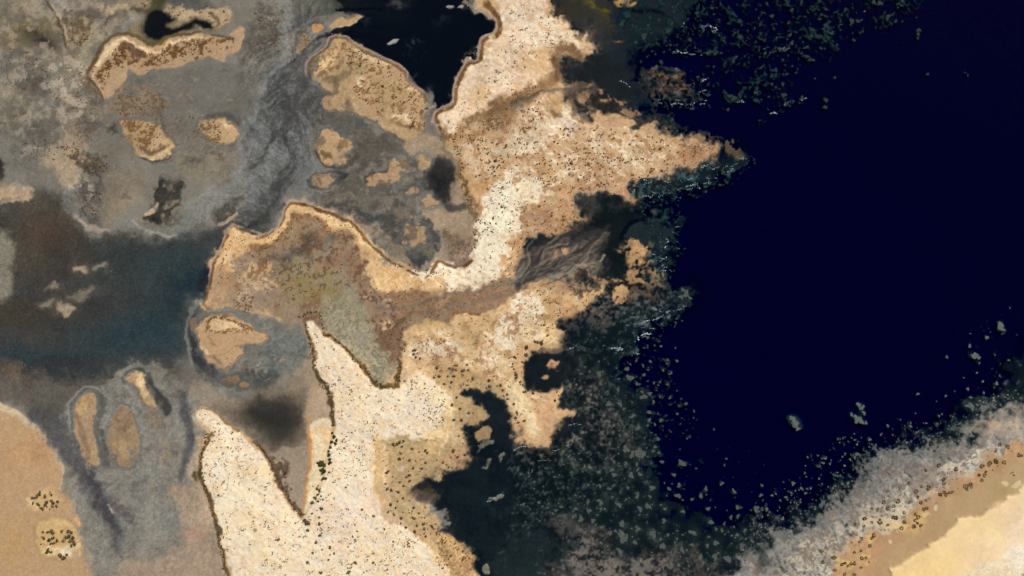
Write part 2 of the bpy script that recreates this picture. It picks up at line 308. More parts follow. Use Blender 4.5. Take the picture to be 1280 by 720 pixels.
tb('I', 900, 440, 60, 40, 40, (92, 78, 74), op=.6); tb('I', 850, 390, 60, 25, 0, (96, 84, 78), op=.5)
fill("M 420,560 480,640 470,760 400,700", (190, 154, 120), soft=5, op=.5)
# ---- hollow ground west of the central spit
fill("J -80,60 60,90 200,130 250,200 290,340 330,480 370,560 380,700 N 240,420 150,330 60,130 0,50 I 1200,700 1100,600 1000,570 960,500 1040,440 1200,480", (158, 136, 110), soft=5, warp=4, op=.92, tex=.05)
fill("J -60,60 120,90 220,180 250,300 220,400 180,460 60,520 -40,540 I 1080,500 1060,430 1180,400 1250,330", (116, 114, 104), soft=6, warp=5, op=.85, tex=.08)
fill("J -120,380 0,400 120,420 100,490 20,530 -80,520 I 1060,470 1080,430 1160,410", (70, 74, 72), soft=5, warp=4, op=.85)
fill("J 60,220 130,180 200,250 220,340 170,430 60,400", (104, 108, 104), soft=6, warp=4, op=.7, tex=.1)
tb('J', 30, 400, 40, 30, 0, (170, 150, 130), op=.5, nz=(N25, .1, .5)); tb('J', 100, 350, 50, 30, 0, (140, 138, 126), op=.5, nz=(N25, .1, .5))
fill("I 940,110 1000,180 1000,280 1050,380 1100,420 1060,440 980,400 950,280", (44, 46, 48), soft=4, warp=2, op=.92)
stroke("I 1000,60 960,100 945,170 930,240 950,320 960,400", [6, 5, 4, 4, 4], (134, 132, 124), soft=2, op=.7)
fill("I 980,120 1060,110 1180,100 1280,150 J 0,180 40,220 -40,210 I 1180,150 1060,125 1000,150", (120, 114, 100), soft=3, op=.7)
stroke("I 950,560 1000,530 1100,510 1200,520 J 0,530 80,510 160,450", [10, 8, 6, 4], (140, 134, 118), soft=4, op=.6)
fill("I 1080,620 1180,560 J 0,520 140,500 260,500 320,560 300,700 N 250,60 200,130 120,120 40,60 I 1240,700", (124, 104, 82), soft=16, warp=3, op=.9, tex=.03)
fill("I 1200,640 J 0,575 120,550 200,580 225,650 N 190,20 110,70 40,40 I 1260,690", (62, 57, 47), soft=14, warp=3, op=.95, tex=.04)
tb('J', 85, 640, 140, 66, 5, (42, 40, 34), op=.92, warp=2, power=1.2); tb('J', 60, 590, 80, 30, -10, (54, 55, 51), op=.6); tb('J', 250, 420, 60, 60, 0, (168, 138, 104), op=.6); tb('J', 310, 520, 30, 90, -10, (190, 152, 112), op=.7)
fill("N 60,110 200,80 250,60 250,200 235,380 180,350 120,280", (170, 144, 116), soft=4, warp=3, op=.85)
# ---- the sea: dark shelf, then the deep
SEA = "g 690,-100 1500,-100 1500,560 1300,520 1250,545 1180,590 1100,650 1010,720 960,800 590,800 560,640 510,610 540,560 560,480 640,470 690,400 720,330 640,330 640,300 700,270 770,240 890,190 800,160 690,130 690,70"
fill(SEA, (17, 27, 29), soft=6, warp=6, op=1, tex=.06)
DEEP = "g 880,-100 868,0 850,22 830,36 800,60 790,80 792,100 800,115 790,125 815,140 850,162 890,182 905,186 930,190 925,203 890,226 850,240 812,252 800,268 822,280 855,275 842,290 833,305 838,320 834,345 838,362 866,360 872,378 850,390 815,407 800,425 797,440 780,452 776,470 805,500 814,540 812,572 822,612 845,640 885,656 915,660 945,648 960,652 1005,634 1050,602 1080,570 1120,548 1175,534 1215,508 1247,490 1300,430 1500,340 1500,-100"
fill(DEEP, (1, 4, 38), soft=20, warp=10, op=1, tex=.0)
fill(DEEP, (0, 0, 42), soft=4, warp=3, op=1, tex=.0, grow=-14)
# north cove: grey silt and yellow weed
fill("C 190,-200 220,60 300,120 400,220 420,280 250,300 240,400 400,440 560,560 640,640 700,560 660,420 560,330 620,250 720,200 860,100 900,30 930,-200", (36, 42, 46), soft=10, warp=6, op=.9)
fill("C 220,-150 260,60 320,110 420,230 480,180 520,60 500,-150", (58, 54, 46), soft=9, warp=6, op=.85)
tb('C', 390, 30, 60, 16, 30, (104, 96, 30), op=.8); tb('C', 465, 65, 28, 14, 0, (120, 108, 20), op=.8); tb('C', 490, 125, 30, 14, 20, (96, 84, 24), op=.7); tb('C', 445, 100, 40, 20, 20, (84, 70, 36), op=.6)
tb('C', 260, 60, 40, 40, 20, (66, 50, 34), op=.7); tb('C', 440, 210, 50, 60, 0, (52, 56, 58), op=.5)
stroke("C 460,-20 520,15 570,40 640,52 700,55 760,75 800,100", [2, 4, 5, 5, 4, 2], (10, 16, 20), soft=1.5, warp=1, op=.9)
stroke("C 490,-10 530,20 600,30", 2, (150, 140, 100), soft=1.5, op=.6)
fill("C 490,-30 620,-30 612,15 590,28 550,22 520,8", (186, 148, 92), soft=1.6, warp=2, op=.95, tex=.12)
tb('C', 523, 212, 22, 9, 0, (172, 118, 84), op=.9, warp=2)
fill("C 240,300 330,290 420,300 520,330 600,400 640,480 560,520 420,440 280,430 230,380", (32, 36, 36), soft=5, warp=5, op=.8)
# dark mangrove mud and shoals at the mouth of the upper stream
fill("C 260,440 340,415 420,440 520,470 600,560 680,620 640,660 560,610 450,560 380,600 300,600 260,520", (52, 46, 40), soft=4, warp=4, op=.9, tex=.15)
fill("C 640,340 700,320 760,290 820,360 880,400 930,440 980,500 900,530 820,520 740,520 680,480 650,420", (52, 52, 48), soft=5, warp=5, op=.9, tex=.15)
for (x, y, rx, ry, a, c) in [(740, 370, 45, 16, 40, (140, 84, 52)), (810, 415, 60, 16, 8, (140, 80, 50)), (720, 465, 45, 22, 10, (96, 70, 56)), (850, 440, 40, 18, 20, (88, 66, 54)), (690, 480, 30, 14, 0, (78, 66, 58))]:
    tb('C', x, y, rx, ry, a, c, op=.9, warp=5, nz=(NC, -.3, .7))
fill("C 920,120 980,110 1040,110 1120,150 1210,190 1180,225 1130,220 1100,160 1040,130 960,140", (66, 68, 62), soft=3, warp=5, op=.85, tex=.15, nz=(NC, -.3, .6))
fill("C 880,60 1000,20 1200,20 D 60,0 0,150 120,180 60,280 0,260 C 1240,250 1220,180", (30, 42, 44), soft=8, warp=8, op=.75, nz=(NC, .2, .6))
fill("D 80,60 340,0 520,-40 760,10 700,90 560,120 380,140 200,160", (24, 36, 38), soft=7, warp=8, op=.75, nz=(NC, .2, .6))
fill("D 0,400 60,300 120,450 60,530 -100,560", (22, 34, 36), soft=6, warp=6, op=.7, nz=(NC, .2, .6))
fill("C 690,520 800,560 840,640 760,640 700,600", (40, 44, 42), soft=4, warp=4, op=.8, nz=(NC, -.1, .5)); fill("C 1060,460 1140,480 1160,510 1080,515", (72, 72, 64), soft=2, warp=3, op=.9)
# fringe of the eastern point
fill("G 540,200 660,165 800,145 880,110 980,55 1040,40 1060,80 1160,50 1180,90 1120,150 1000,190 900,225 820,265 720,250 640,290 600,260", (28, 36, 40), soft=4, warp=4, op=.9, tex=.15)
fill("G 860,110 960,60 1040,45 1030,90 940,110 860,150", (84, 72, 60), soft=3, warp=3, op=.8, tex=.12)
fill("G 1060,0 1100,-15 1140,30 1150,60 1110,75 1080,40", (104, 88, 64), soft=2, warp=3, op=.9, tex=.12)
# mouth of the lower stream: weed beds
fill("G 320,240 400,230 480,245 560,275 620,310 720,320 740,350 680,380 580,430 540,480 560,560 580,640 540,720 420,700 380,560 360,500 440,440 380,400 340,330", (21, 27, 27), soft=5, warp=4, op=.95, tex=.1)
fill("G 330,240 400,235 440,300 380,330 330,290", (62, 62, 60), soft=6, warp=4, op=.7, tex=.12)
fill("G 560,420 660,400 760,420 800,440 770,520 700,540 640,480 580,450", (44, 54, 54), soft=4, warp=5, op=.8, tex=.15)
stroke("G 545,470 565,430 600,395 660,378 740,370 800,372", [3, 6, 6, 5, 5, 3], (4, 8, 22), soft=1.5, warp=1, op=.95); stroke("G 570,345 640,338 700,330 760,300", [3, 5, 6, 8], (8, 14, 24), soft=2, op=.85)
tb('G', 720, 345, 18, 22, 0, (92, 98, 88), op=.8, warp=2)
# weed and silt bottom along the south east shore
fill("K 760,0 880,0 920,70 850,110 700,190 620,180 580,140 600,60 G 770,640 700,560", (62, 60, 56), soft=5, warp=5, op=.62, tex=.18, nz=(NC, -.5, .7))
fill("G 560,640 640,600 720,600 780,690 K 770,10 740,90 640,120 560,110 460,140 350,110 400,60 520,80 580,20 G 560,720", (88, 80, 70), soft=5, warp=5, op=.62, tex=.2, nz=(NC, -.35, .7))
fill("K 230,150 300,120 420,90 540,110 600,130 500,180 400,210 320,250 240,270 220,200", (82, 78, 76), soft=5, warp=5, op=.62, tex=.2, nz=(NC, -.3, .7))
fill("K 250,300 330,270 390,270 370,300 280,330 220,330", (88, 86, 84), soft=3, warp=4, op=.6, tex=.2, nz=(NC, -.1, .6)); stroke("K 210,300 215,330", 6, (104, 98, 92), op=.6)
fill("K 240,380 380,350 460,420 470,500 560,560 600,700 O 680,40 670,140 560,110 520,60 440,160 300,200 140,160 60,90 0,80 K 220,700 330,690 330,620 240,600 260,480", (50, 50, 48), soft=7, warp=6, op=.6, tex=.2, nz=(N10, -.3, .9))
fill("K 460,520 500,560 490,620 560,640 600,720 O 660,90 680,130 600,130 540,80 480,110 420,60 330,60 300,90 220,100 300,50 420,20 K 430,640", (96, 90, 84), soft=4, warp=6, op=.58, tex=.2, nz=(NC, .05, .6))
fill("O -10,80 60,70 110,110 220,130 300,110 340,130 260,150 140,150 40,130", (104, 100, 92), soft=3, warp=4, op=.6, tex=.18, nz=(NC, .05, .5))
fill("O 280,140 400,150 520,170 500,210 420,220 330,190", (70, 70, 66), soft=4, warp=5, op=.58, tex=.2, nz=(NC, .05, .5))
fill("K 400,410 450,410 450,470 400,480 360,490", (84, 86, 84), soft=2, warp=5, op=.6, nz=(N5, .2, .5))
fill("O 20,340 140,330 280,400 300,440 200,470 60,480 -60,440 -40,380", (30, 40, 42), soft=8, warp=6, op=.6, tex=.2)
# pale silt bank at the bottom
fill("O 180,460 300,430 420,480 500,560 560,590 640,610 760,610 860,600 960,640 1040,690 1100,760 1100,1000 60,1000 120,760 200,640 280,540", (74, 70, 66), soft=7, warp=7, op=.9, tex=.16)
fill("O 300,540 420,540 520,590 640,640 760,650 860,680 900,800 900,1000 300,1000 330,700 280,620", (112, 106, 98), soft=6, warp=7, op=.85, tex=.14, nz=(NC, -.8, 1.0))
fill("O -300,480 40,470 180,520 300,580 290,640 190,660 200,760 200,1000 N 1220,1000 1180,640 1060,520 1000,440", (36, 46, 46), soft=7, warp=5, op=.85, tex=.12)
for (x, y, rx, ry) in [(555, 525, 38, 30), (705, 515, 26, 30), (550, 455, 34, 16), (540, 600, 26, 22), (345, 485, 40, 16), (430, 495, 24, 16), (270, 445, 26, 30)]:
    tb('O', x, y, rx, ry, 10, (98, 96, 88), op=.8, warp=5, nz=(N5, -.7, .5))
SEAF = mask(SEA, 6, 8)
for c, nz, op in (((15, 28, 36), (N10 + .4 * NC, .1, 1.2), .85), ((24, 40, 42), (NC + .5 * N10, .55, .9), .8), ((44, 60, 58), (NC + .4 * N10, 1.25, .6), .7), ((70, 82, 78), (NC, 1.8, .4), .6)):
    fill("C 480,100 560,-100 D 600,-200 760,-20 700,110 480,150 300,250 150,330 120,480 C 1280,560 1000,480 980,300 800,250 640,300 560,240", c, soft=24, warp=12, op=op, tex=.1, nz=nz)
    fill("G 560,190 700,140 880,90 1020,40 1180,30 1200,100 1040,200 880,250 780,290 860,400 820,560 760,700 K 920,60 840,120 700,200 640,250 560,140 600,0 G 540,560 600,440 700,330 640,290", c, soft=12, warp=8, op=op * .8, tex=.1, nz=(nz[0], nz[1] + .15, nz[2]))
    fill("K 560,200 760,160 820,300 860,500 920,700 O 1000,200 1280,240 1280,380 1000,470 840,380 700,240 K 560,700 480,480", c, soft=18, warp=9, op=op * .6, tex=.1, nz=(nz[0], nz[1] + .6, nz[2]))
for c, nz, op in (((52, 60, 58), (NC + .4 * N10, .6, .6), .6), ((92, 94, 88), (NC, 1.35, .4), .6), ((14, 20, 22), (-NC, .7, .5), .5)):
    fill("K 250,520 420,500 560,640 640,720 O 640,300 300,420 100,480 -40,600 N 1160,520 1100,420 1200,200 1280,100 K 200,720", c, soft=14, warp=8, op=op, tex=.1, nz=nz)
# ---- north pool
POOL = "B 300,-140 1000,-140 1060,0 1090,70 1120,65 1170,80 1198,100 1198,145 1130,180 1112,220 1108,295 1045,315 990,430 980,505 905,545 885,520 885,480 840,455 760,370 700,310 600,265 500,215 450,185 400,178 360,185 330,180 420,145 520,100 540,75 470,50 400,55 420,20"
fill(POOL, (13, 20, 28), soft=2.2, warp=1.0, op=1, tex=.0)
tb('B', 500, 20, 130, 50, 5, (24, 32, 36), op=.85, warp=4); tb('B', 640, 60, 160, 60, 10, (16, 26, 32), op=.6); tb('B', 720, 5, 50, 14, 10, (78, 80, 76), op=.75, warp=4)
tb('B', 330, 30, 70, 40, 0, (84, 86, 74), op=.8); tb('B', 780, 230, 36, 30, 0, (70, 84, 92), op=.5, nz=(N25, .2, .5)); tb('B', 780, 160, 20, 20, 0, (40, 50, 56), op=.5, nz=(N25, .2, .5)); tb('B', 950, 85, 36, 18, -30, (44, 54, 58), op=.6); tb('B', 795, 375, 9, 10, 0, (56, 66, 74), op=.7)
tb('B', 555, 115, 22, 10, 0, (52, 56, 60), op=.6); tb('B', 520, 215, 26, 14, 20, (44, 48, 52), op=.6); tb('B', 870, 470, 18, 26, 0, (110, 108, 104), op=.85, warp=2); tb('B', 1060, 20, 26, 20, 0, (60, 60, 60), op=.7)
fill("B 655,215 680,198 708,195 695,218 665,225", (150, 148, 142), soft=.9, warp=1.2); fill("B 945,28 970,22 990,30 965,40", (150, 148, 140), soft=1, warp=1); fill("B 1002,32 1025,22 1045,28 1030,40", (150, 148, 140), soft=1, warp=1)
stroke("B 1040,10 1062,18 1075,30", 3, (150, 130, 116), op=.8)
fill("B 1090,70 1095,40 1090,-60 1125,-60 1130,30 1150,65 1120,65", (140, 130, 116), soft=1.5, warp=1.5, op=.95)
fill("B 860,540 885,525 905,545 888,590 890,630 930,690 880,670 850,640 840,580", (128, 112, 98), soft=1.5, warp=1, op=.95); tb('B', 880, 570, 18, 30, 10, (86, 76, 72), op=.8); stroke("B 850,640 840,580 860,540 895,522", 2, (186, 164, 142), soft=1, op=.8)
stroke("B 150,320 210,270 270,215 330,185 400,160 470,125 520,90", [3, 5, 5, 4], (30, 34, 38), soft=1.8, warp=1.5, op=.9)
stroke("B 200,160 250,160 275,190 262,215 220,260", 3, (80, 76, 68), soft=2, op=.8); stroke("B 400,50 480,38 640,45", 3, (12, 16, 18), soft=1.5, op=.8); stroke("B 470,125 560,150 700,170", [5, 3], (16, 24, 30), soft=2, op=.8)
fill("B 230,120 330,90 340,150 260,170", (112, 104, 90), soft=4, warp=3, op=.8); fill("B 280,260 350,200 350,240 300,270 250,320", (110, 104, 94), soft=3, op=.8)
# ---- the land
LAND = ("B 1100,-260 1095,0 1125,30 1155,70 1195,95 1202,150 1130,182 1116,220 1112,300 1045,320 995,435 985,515 908,550 890,595 925,665 960,720 F 1000,50 1010,190 1040,250 1080,300 1095,380 1088,460 1100,540 1060,580 1010,612 960,598 890,567 880,600 850,655 760,612 650,540 560,470 500,392 400,345 300,305 200,290 150,308 120,400 0,465 "
        "E 1180,415 1130,440 1100,500 1050,600 1050,700 I 1020,60 990,75 1040,110 1120,95 1230,110 J 0,120 100,150 200,170 250,180 262,260 290,370 330,470 368,560 378,640 365,710 N 262,0 262,180 245,330 225,415 150,330 60,130 -5,50 I 1200,710 1100,640 1022,592 1000,600 980,660 M 1030,0 1000,60 992,180 1020,290 1075,440 1100,560 1140,720 1180,1000 "
        "N 1150,1000 1110,720 1090,640 1040,570 950,500 900,430 860,380 790,360 780,300 820,240 900,225 1000,210 1060,170 1090,120 1060,60 J 1040,690 1060,660 1070,600 1110,585 1060,560 1020,520 1060,500 1140,500 1220,570 1260,640 1300,720 N 1300,30 O 60,55 180,72 215,30 K 240,700 250,665 322,650 308,610 235,600 248,540 242,490 130,512 72,470 60,390 90,340 180,300 240,270 230,200 240,140 350,115 440,55 440,0 "
        "G 330,720 260,670 180,662 70,690 0,720 20,620 65,540 70,460 240,460 300,410 360,390 320,330 330,240 480,247 560,270 640,282 560,208 660,162 800,142 870,110 980,50 1030,36 C 980,710 840,690 700,630 620,660 560,600 470,560 400,610 340,590 270,560 250,500 330,435 240,400 235,330 250,285 290,268 330,290 390,280 405,250 380,200 300,160 260,110 190,90 215,60 190,0 200,-260")
fill(LAND, (104, 90, 74), soft=8, warp=6, op=.8, grow=4, tex=.12, lim=SEAF, nz=(NC, -.6, .9)); fill(LAND, (62, 58, 52), soft=14, warp=8, op=.6, grow=9, tex=.12, lim=SEAF, nz=(NC, -.2, .8))
fill(LAND, (204, 168, 124), soft=5, warp=3, op=1, tex=.055); fill(LAND, (204, 168, 124), soft=1.6, warp=1.3, op=1, tex=.055, lim=1 - SEAF)
# ---- pinkish wet margins and tan stains on the land
fill("C 160,-100 180,60 250,120 330,200 400,250 330,270 260,240 210,270 190,330 100,300 60,150 60,-100", (222, 182, 146), soft=6, warp=5, op=.8, tex=.07)
fill("B 1210,-260 1210,60 1225,150 1150,200 1135,300 1060,330 1010,440 1000,520 930,560 910,600 935,660 1010,650 1060,600 1180,520 C 0,470 120,420 170,380 190,300 180,250 240,200 340,240 370,210 300,170 240,130 160,60 120,-260", (246, 220, 188), soft=4, warp=5, op=.9, tex=.07)
fill("C 0,20 100,20 180,120 230,180 180,220 60,200 0,180 B 1240,140 1250,40", (248, 224, 198), soft=6, warp=5, op=.7, tex=.08, nz=(N10, -.8, .7))
fill("C 40,250 120,220 190,260 190,340 140,390 60,370", (224, 184, 136), soft=7, warp=5, op=.8); fill("B 1090,430 1170,420 1150,510 1090,510", (226, 186, 130), soft=6, warp=5, op=.7)
# upper stream bed
fill("B 960,690 1010,600 1120,560 1190,490 1280,470 C 60,440 140,420 190,380 215,330 200,270 230,220 290,215 350,250 330,280 260,250 235,300 230,400 200,450 120,490 40,540 -20,610 B 1200,640 1100,700 1000,800 930,740", (138, 106, 72), soft=5, warp=3, op=.9, tex=.12)
stroke("C 250,215 290,225 320,260 335,285", 7, (120, 88, 60), soft=3, op=.7); stroke("C 205,290 228,340 215,400", 6, (104, 76, 50), soft=3, warp=2, op=.8)
stroke("C 0,530 80,495 160,470 230,455 300,430 360,425", [6, 5, 4, 5, 8], (116, 104, 92), soft=2, warp=2, op=.85); stroke("C 0,515 60,488 150,462", [4, 3], (84, 66, 46), soft=1.5, op=.8)
fill("C 260,440 330,420 420,450 400,560 330,600 280,540", (100, 86, 74), soft=5, warp=4, op=.8, tex=.18)
fill("C 180,500 260,490 300,570 350,610 290,620 210,580", (188, 152, 112), soft=4, warp=4, op=.8, tex=.12, nz=(N5, -.6, .5)); stroke("C 190,540 240,580 290,610 370,600", 4, (112, 78, 54), soft=2.5, op=.7)
for P in ["C 300,470 360,440 400,470 380,520 320,500", "C 420,450 470,440 520,480 500,500 440,480", "C 520,490 560,490 590,530 540,540", "C 560,570 600,550 660,580 620,605 570,600", "C 640,540 690,560 670,580 630,565", "C 780,640 830,650 830,670 790,665", "C 870,690 940,690 990,730 880,730"]:
    fill(P, (158, 124, 92), soft=2.2, warp=4, op=.85, tex=.18, nz=(N5, -.4, .6))
for P in ["C 380,490 430,500 420,540 380,530", "C 450,510 530,520 560,590 500,560 440,545", "C 300,510 360,530 390,580 330,570"]:
    fill(P, (34, 34, 34), soft=2, warp=4, op=.8, nz=(N5, -.6, .5))
# western rim of the eastern land: brown hedge
stroke("B 940,670 960,720 F 980,0 1018,60 1022,150 1040,210 1070,280 1100,330 1112,390 1100,460 1098,520", [8, 9, 10, 9, 12, 12, 8, 5], (122, 92, 60), soft=3, warp=4, op=.85, tex=.18)
fill("B 960,720 1060,620 1160,640 1250,690 C 0,700 F 1270,-20 1190,40 1100,150 1120,240 1100,300 1050,220 1030,100", (216, 178, 130), soft=4, warp=5, op=.85, tex=.1)
fill("F 1050,180 1130,170 1190,200 1140,240 1125,330 1090,260", (206, 158, 106), soft=4, warp=4, op=.9)
fill("F 1040,40 1110,20 1200,60 1180,150 1100,140 1050,120", (236, 206, 166), soft=5, warp=5, op=.7, tex=.1)
fill("B 1020,700 1130,690 1280,700 C 0,640 100,560 170,510 190,560 300,620 390,610 400,650 300,680 G 250,0 100,30 0,60 F 1260,60 1180,20 1060,-10", (242, 218, 184), soft=4, warp=6, op=.88, tex=.1)
tb('C', 300, 630, 60, 22, 10, (226, 204, 192), op=.7, nz=(N5, -.5, .6)); tb('C', 40, 650, 60, 40, -20, (248, 230, 204), op=.85, nz=(NC, -.8, .6))
# the eastern point
fill("C 340,620 420,560 480,580 560,610 640,660 720,640 820,690 960,710 G 1000,40 880,100 760,140 660,160 560,200 420,230 320,230 250,260 200,200 120,140 180,60 300,20", (204, 166, 124), soft=4, warp=5, op=.9, tex=.09)
fill("G 0,60 120,40 260,90 330,130 250,180 160,170 60,110", (196, 158, 110), soft=6, warp=6, op=.7, tex=.1)
fill("G 540,200 600,250 640,285 590,270 540,230", (206, 146, 112), soft=2.5, warp=2, op=.8); fill("G 840,40 960,-10 1030,36 960,60 860,100", (176, 128, 92), soft=5, warp=4, op=.7, tex=.14); fill("G 870,-10 950,-20 1000,10 930,30", (84, 70, 58), soft=4, warp=5, op=.6, nz=(N5, -.3, .6))
fill("G 380,120 520,180 560,200 480,240 330,235 260,250 330,180", (196, 150, 116), soft=6, warp=6, op=.6, tex=.1)
for (x, y, rx, ry, a) in [(290, 130, 44, 60, 0), (345, 130, 18, 40, -30), (400, 180, 26, 12, 20), (440, 50, 50, 22, 50), (500, 100, 40, 24, 45), (560, 40, 60, 18, 30), (620, 95, 40, 14, 35), (650, 30, 50, 14, 20), (740, 75, 60, 14, 25), (470, 160, 16, 24, 0), (580, 10, 80, 14, 10), (700, 10, 40, 10, 20), (200, 70, 70, 18, 10), (520, 140, 20, 10, 30), (90, 20, 80, 20, -10), (330, 70, 24, 12, 20), (410, 10, 30, 20, 0)]:
    tb('G', x, y, rx, ry, a, (247, 227, 190), op=.95, warp=4, nz=(NC, -.8, .7), power=1.5)
for (x, y, rx, ry, a) in [(440, 640, 60, 22, 20), (560, 680, 70, 20, 20), (660, 690, 60, 16, 20)]:
    tb('C', x, y, rx, ry, a, (236, 204, 160), op=.75, warp=4)
# south of the point
fill("G 60,330 100,290 250,270 330,260 330,330 360,390 300,410 240,460 70,460 60,540 20,600 20,450", (194, 152, 112), soft=4, warp=4, op=.9, tex=.09)
tb('G', 120, 370, 40, 36, 0, (168, 136, 112), op=.7); tb('G', 300, 370, 50, 30, 20, (210, 160, 116), op=.6); tb('G', 75, 325, 28, 12, -20, (96, 76, 44), op=.8, nz=(N25, -.8, .5)); tb('G', 120, 275, 22, 12, 0, (240, 216, 178), op=.9); tb('G', 60, 380, 14, 40, 0, (136, 104, 72), op=.7)
fill("F 1210,420 1260,430 1290,520 1270,640 1240,720 1200,720 1230,560", (226, 182, 126), soft=4, warp=4, op=.8)
# white sand, the middle spit
fill("F 1190,190 1230,140 1290,130 G 60,140 120,160 180,200 210,240 150,260 90,300 60,330 50,400 10,430 -20,470 -30,560 -30,640 K -60,0 F 1220,740 1060,740 880,730 760,690 800,660 920,580 1010,625 1090,580 1110,530 1100,460 1120,400 1130,300 1150,240", (253, 235, 204), soft=6, warp=6, op=.96, tex=.04)
tb('G', 170, 190, 50, 30, 20, (244, 218, 186), op=.8); tb('G', 60, 230, 40, 60, 0, (246, 222, 180), op=.5)
# arc spit in the north west
fill("E 1060,700 1068,640 1100,540 1150,440 1200,430 1300,455 F 0,480 100,430 135,400 155,320 200,302 300,325 400,375 490,430 560,500 650,590 740,650 850,690 960,640 F 920,760 780,760 560,720 540,600 600,590 540,500 440,440 370,440 300,380 200,350 170,420 60,480 0,540 E 1280,620 1200,640 1160,740", (236, 196, 142), soft=2.5, warp=2.5, op=.92, tex=.08)
fill("F 300,335 400,380 480,430 540,490 640,560 660,580 560,500 470,430 380,400 310,350", (252, 226, 176), soft=2.5, warp=3, op=.9); fill("F 560,480 640,560 700,600 740,640 660,600 600,550", (240, 216, 178), soft=2, op=.8)
fill("E 1080,690 1110,560 1160,450 1190,450 1150,560 1110,690", (238, 204, 154), soft=2, warp=2, op=.8)
# brown marsh inside it
MARSH = "E 1240,540 1290,520 F 40,510 140,460 190,380 300,380 370,450 450,470 540,590 560,720 J 560,0 640,60 700,130 720,240 700,330 640,380 420,260 300,200 200,170 60,110 -60,90 I 1200,80 1150,100 1130,40 1120,0 E 1130,660 1180,600"
fill(MARSH, (154, 131, 105), soft=5, warp=5, op=.92, tex=.1)
stroke("E 1290,545 F 60,500 150,430 190,370 260,360 330,400 370,440", [6, 5, 8, 7], (112, 84, 50), soft=3, warp=4, op=.75, tex=.2)
fill("F 280,350 330,370 380,440 440,470 400,480 330,440 270,400 200,420 180,380", (176, 138, 102), soft=3, warp=4, op=.7)
fill("F 50,580 180,500 280,460 350,455 400,480 320,540 220,590 120,600", (78, 75, 72), soft=7, warp=5, op=.92, tex=.1); fill("E 1240,690 1290,620 F 0,620 100,600 120,640 0,700 E 1260,720", (126, 114, 104), soft=4, op=.7)
fill("F 150,600 280,580 420,620 460,700 420,760 J 420,60 300,100 160,80 80,30 F 100,680", (150, 128, 92), soft=14, warp=9, op=.7, tex=.12)
tb('F', 200, 640, 40, 16, 0, (140, 132, 66), op=.5, nz=(NC, -.3, .7)); tb('F', 310, 640, 18, 10, 0, (142, 140, 56), op=.6, nz=(NC, -.3, .7)); tb('F', 420, 650, 20, 16, 20, (144, 130, 70), op=.5, nz=(NC, -.3, .7)); tb('J', 370, 55, 14, 10, 0, (142, 138, 50), op=.8)
fill("F 360,560 450,560 540,640 560,760 480,760 450,680 380,600", (140, 104, 82), soft=6, warp=5, op=.75, tex=.12)
fill("J 200,90 300,100 350,150 320,220 280,190 240,170", (118, 86, 62), soft=3, warp=4, op=.8, tex=.2)
fill("E 1190,650 1240,610 1330,600 1350,640 F 40,650 60,720 0,740 E 1240,760 1190,760", (228, 186, 134), soft=3, warp=3, op=.9, tex=.12)
fill("I 1180,20 1240,0 1350,-40 1400,0 1320,40 1230,70 1190,60", (228, 192, 146), soft=3, warp=3, op=.85); 
fill("I 1060,-60 1120,-100 1200,20 1160,70 1100,100 1040,90", (178, 146, 114), soft=3, warp=3, op=.85)
def mottle(s, c, nz, op, soft=6): fill(s, c, soft=soft, warp=5, op=op, tex=.08, nz=nz)
mottle(MARSH, (118, 84, 56), (NC + .4 * N10, .5, .5), .6); mottle(MARSH, (186, 150, 112), (-NC, .8, .5), .6)
fill("F 170,610 280,590 420,630 450,700 400,760 J 380,60 280,80 160,60 F 120,680", (148, 138, 84), soft=14, warp=9, op=.65, tex=.1, nz=(NC + .4 * N10, -.3, .9))
# pale wet tongue
fill("J 360,70 480,-40 540,30 590,150 640,300 700,345 705,430 690,475 640,490 600,480 540,410 490,340 410,262 350,215 350,150", (158, 149, 122), soft=8, warp=6, op=.95, tex=.09)
T1 = rot_noise(5, 91, 55, 3.0)
fill("J 370,90 480,0 540,60 600,180 650,320 700,350 695,460 640,480 540,400 410,255 370,200", (178, 168, 140), soft=4, warp=3, op=.65, nz=(T1 + .6 * N25, .3, .7))
fill("J 380,60 470,0 540,60 560,160 470,140", (142, 138, 100), soft=6, op=.45, nz=(NC, -.2, .8))
# stream bed from the marsh to the east
fill("J 500,-10 600,20 700,10 840,20 1000,30 1100,0 1280,-40 K 20,-40 K 80,-10 20,10 J 1240,60 1160,110 1040,120 960,190 840,170 760,200 740,270 710,360 700,440 690,350 640,320 610,220 560,120", (150, 120, 92), soft=4, warp=3, op=.93, tex=.12)
fill("J 600,200 700,170 760,170 730,260 715,340 650,320 620,250", (130, 98, 76), soft=4, warp=4, op=.8, tex=.15)
for s, w, c in [("J 610,110 660,100 760,95 840,70 960,40 1100,15 1280,-20 G 60,690 100,640", [4, 5, 4, 4, 5], (122, 112, 98)), ("J 700,185 780,140 880,110 980,95 1100,75 1200,40 1280,20 K 40,-10", [5, 5, 4, 4], (128, 116, 100)), ("J 610,105 700,95", [4, 2], (84, 58, 42)), ("J 690,190 740,160 800,130", [5, 3], (100, 76, 54)), ("J 1000,130 1060,120 1150,125", [3, 4], (116, 80, 56)), ("J 820,80 860,60 900,50", 2, (96, 72, 52)), ("J 760,185 860,150 960,130", 7, (150, 132, 108))]:
    stroke(s, w, c, soft=2, warp=2, op=.75)
tb('J', 645, 185, 30, 26, 0, (236, 196, 154), op=.95, warp=3, power=2); tb('J', 655, 68, 26, 9, -5, (236, 206, 168), op=.9); tb('J', 550, 45, 24, 16, 20, (214, 160, 120), op=.9); tb('J', 580, 5, 20, 10, 0, (230, 206, 176), op=.8); tb('J', 690, 120, 40, 16, 10, (176, 130, 100), op=.7)
tb('J', 940, 170, 70, 18, 10, (176, 150, 110), op=.6)
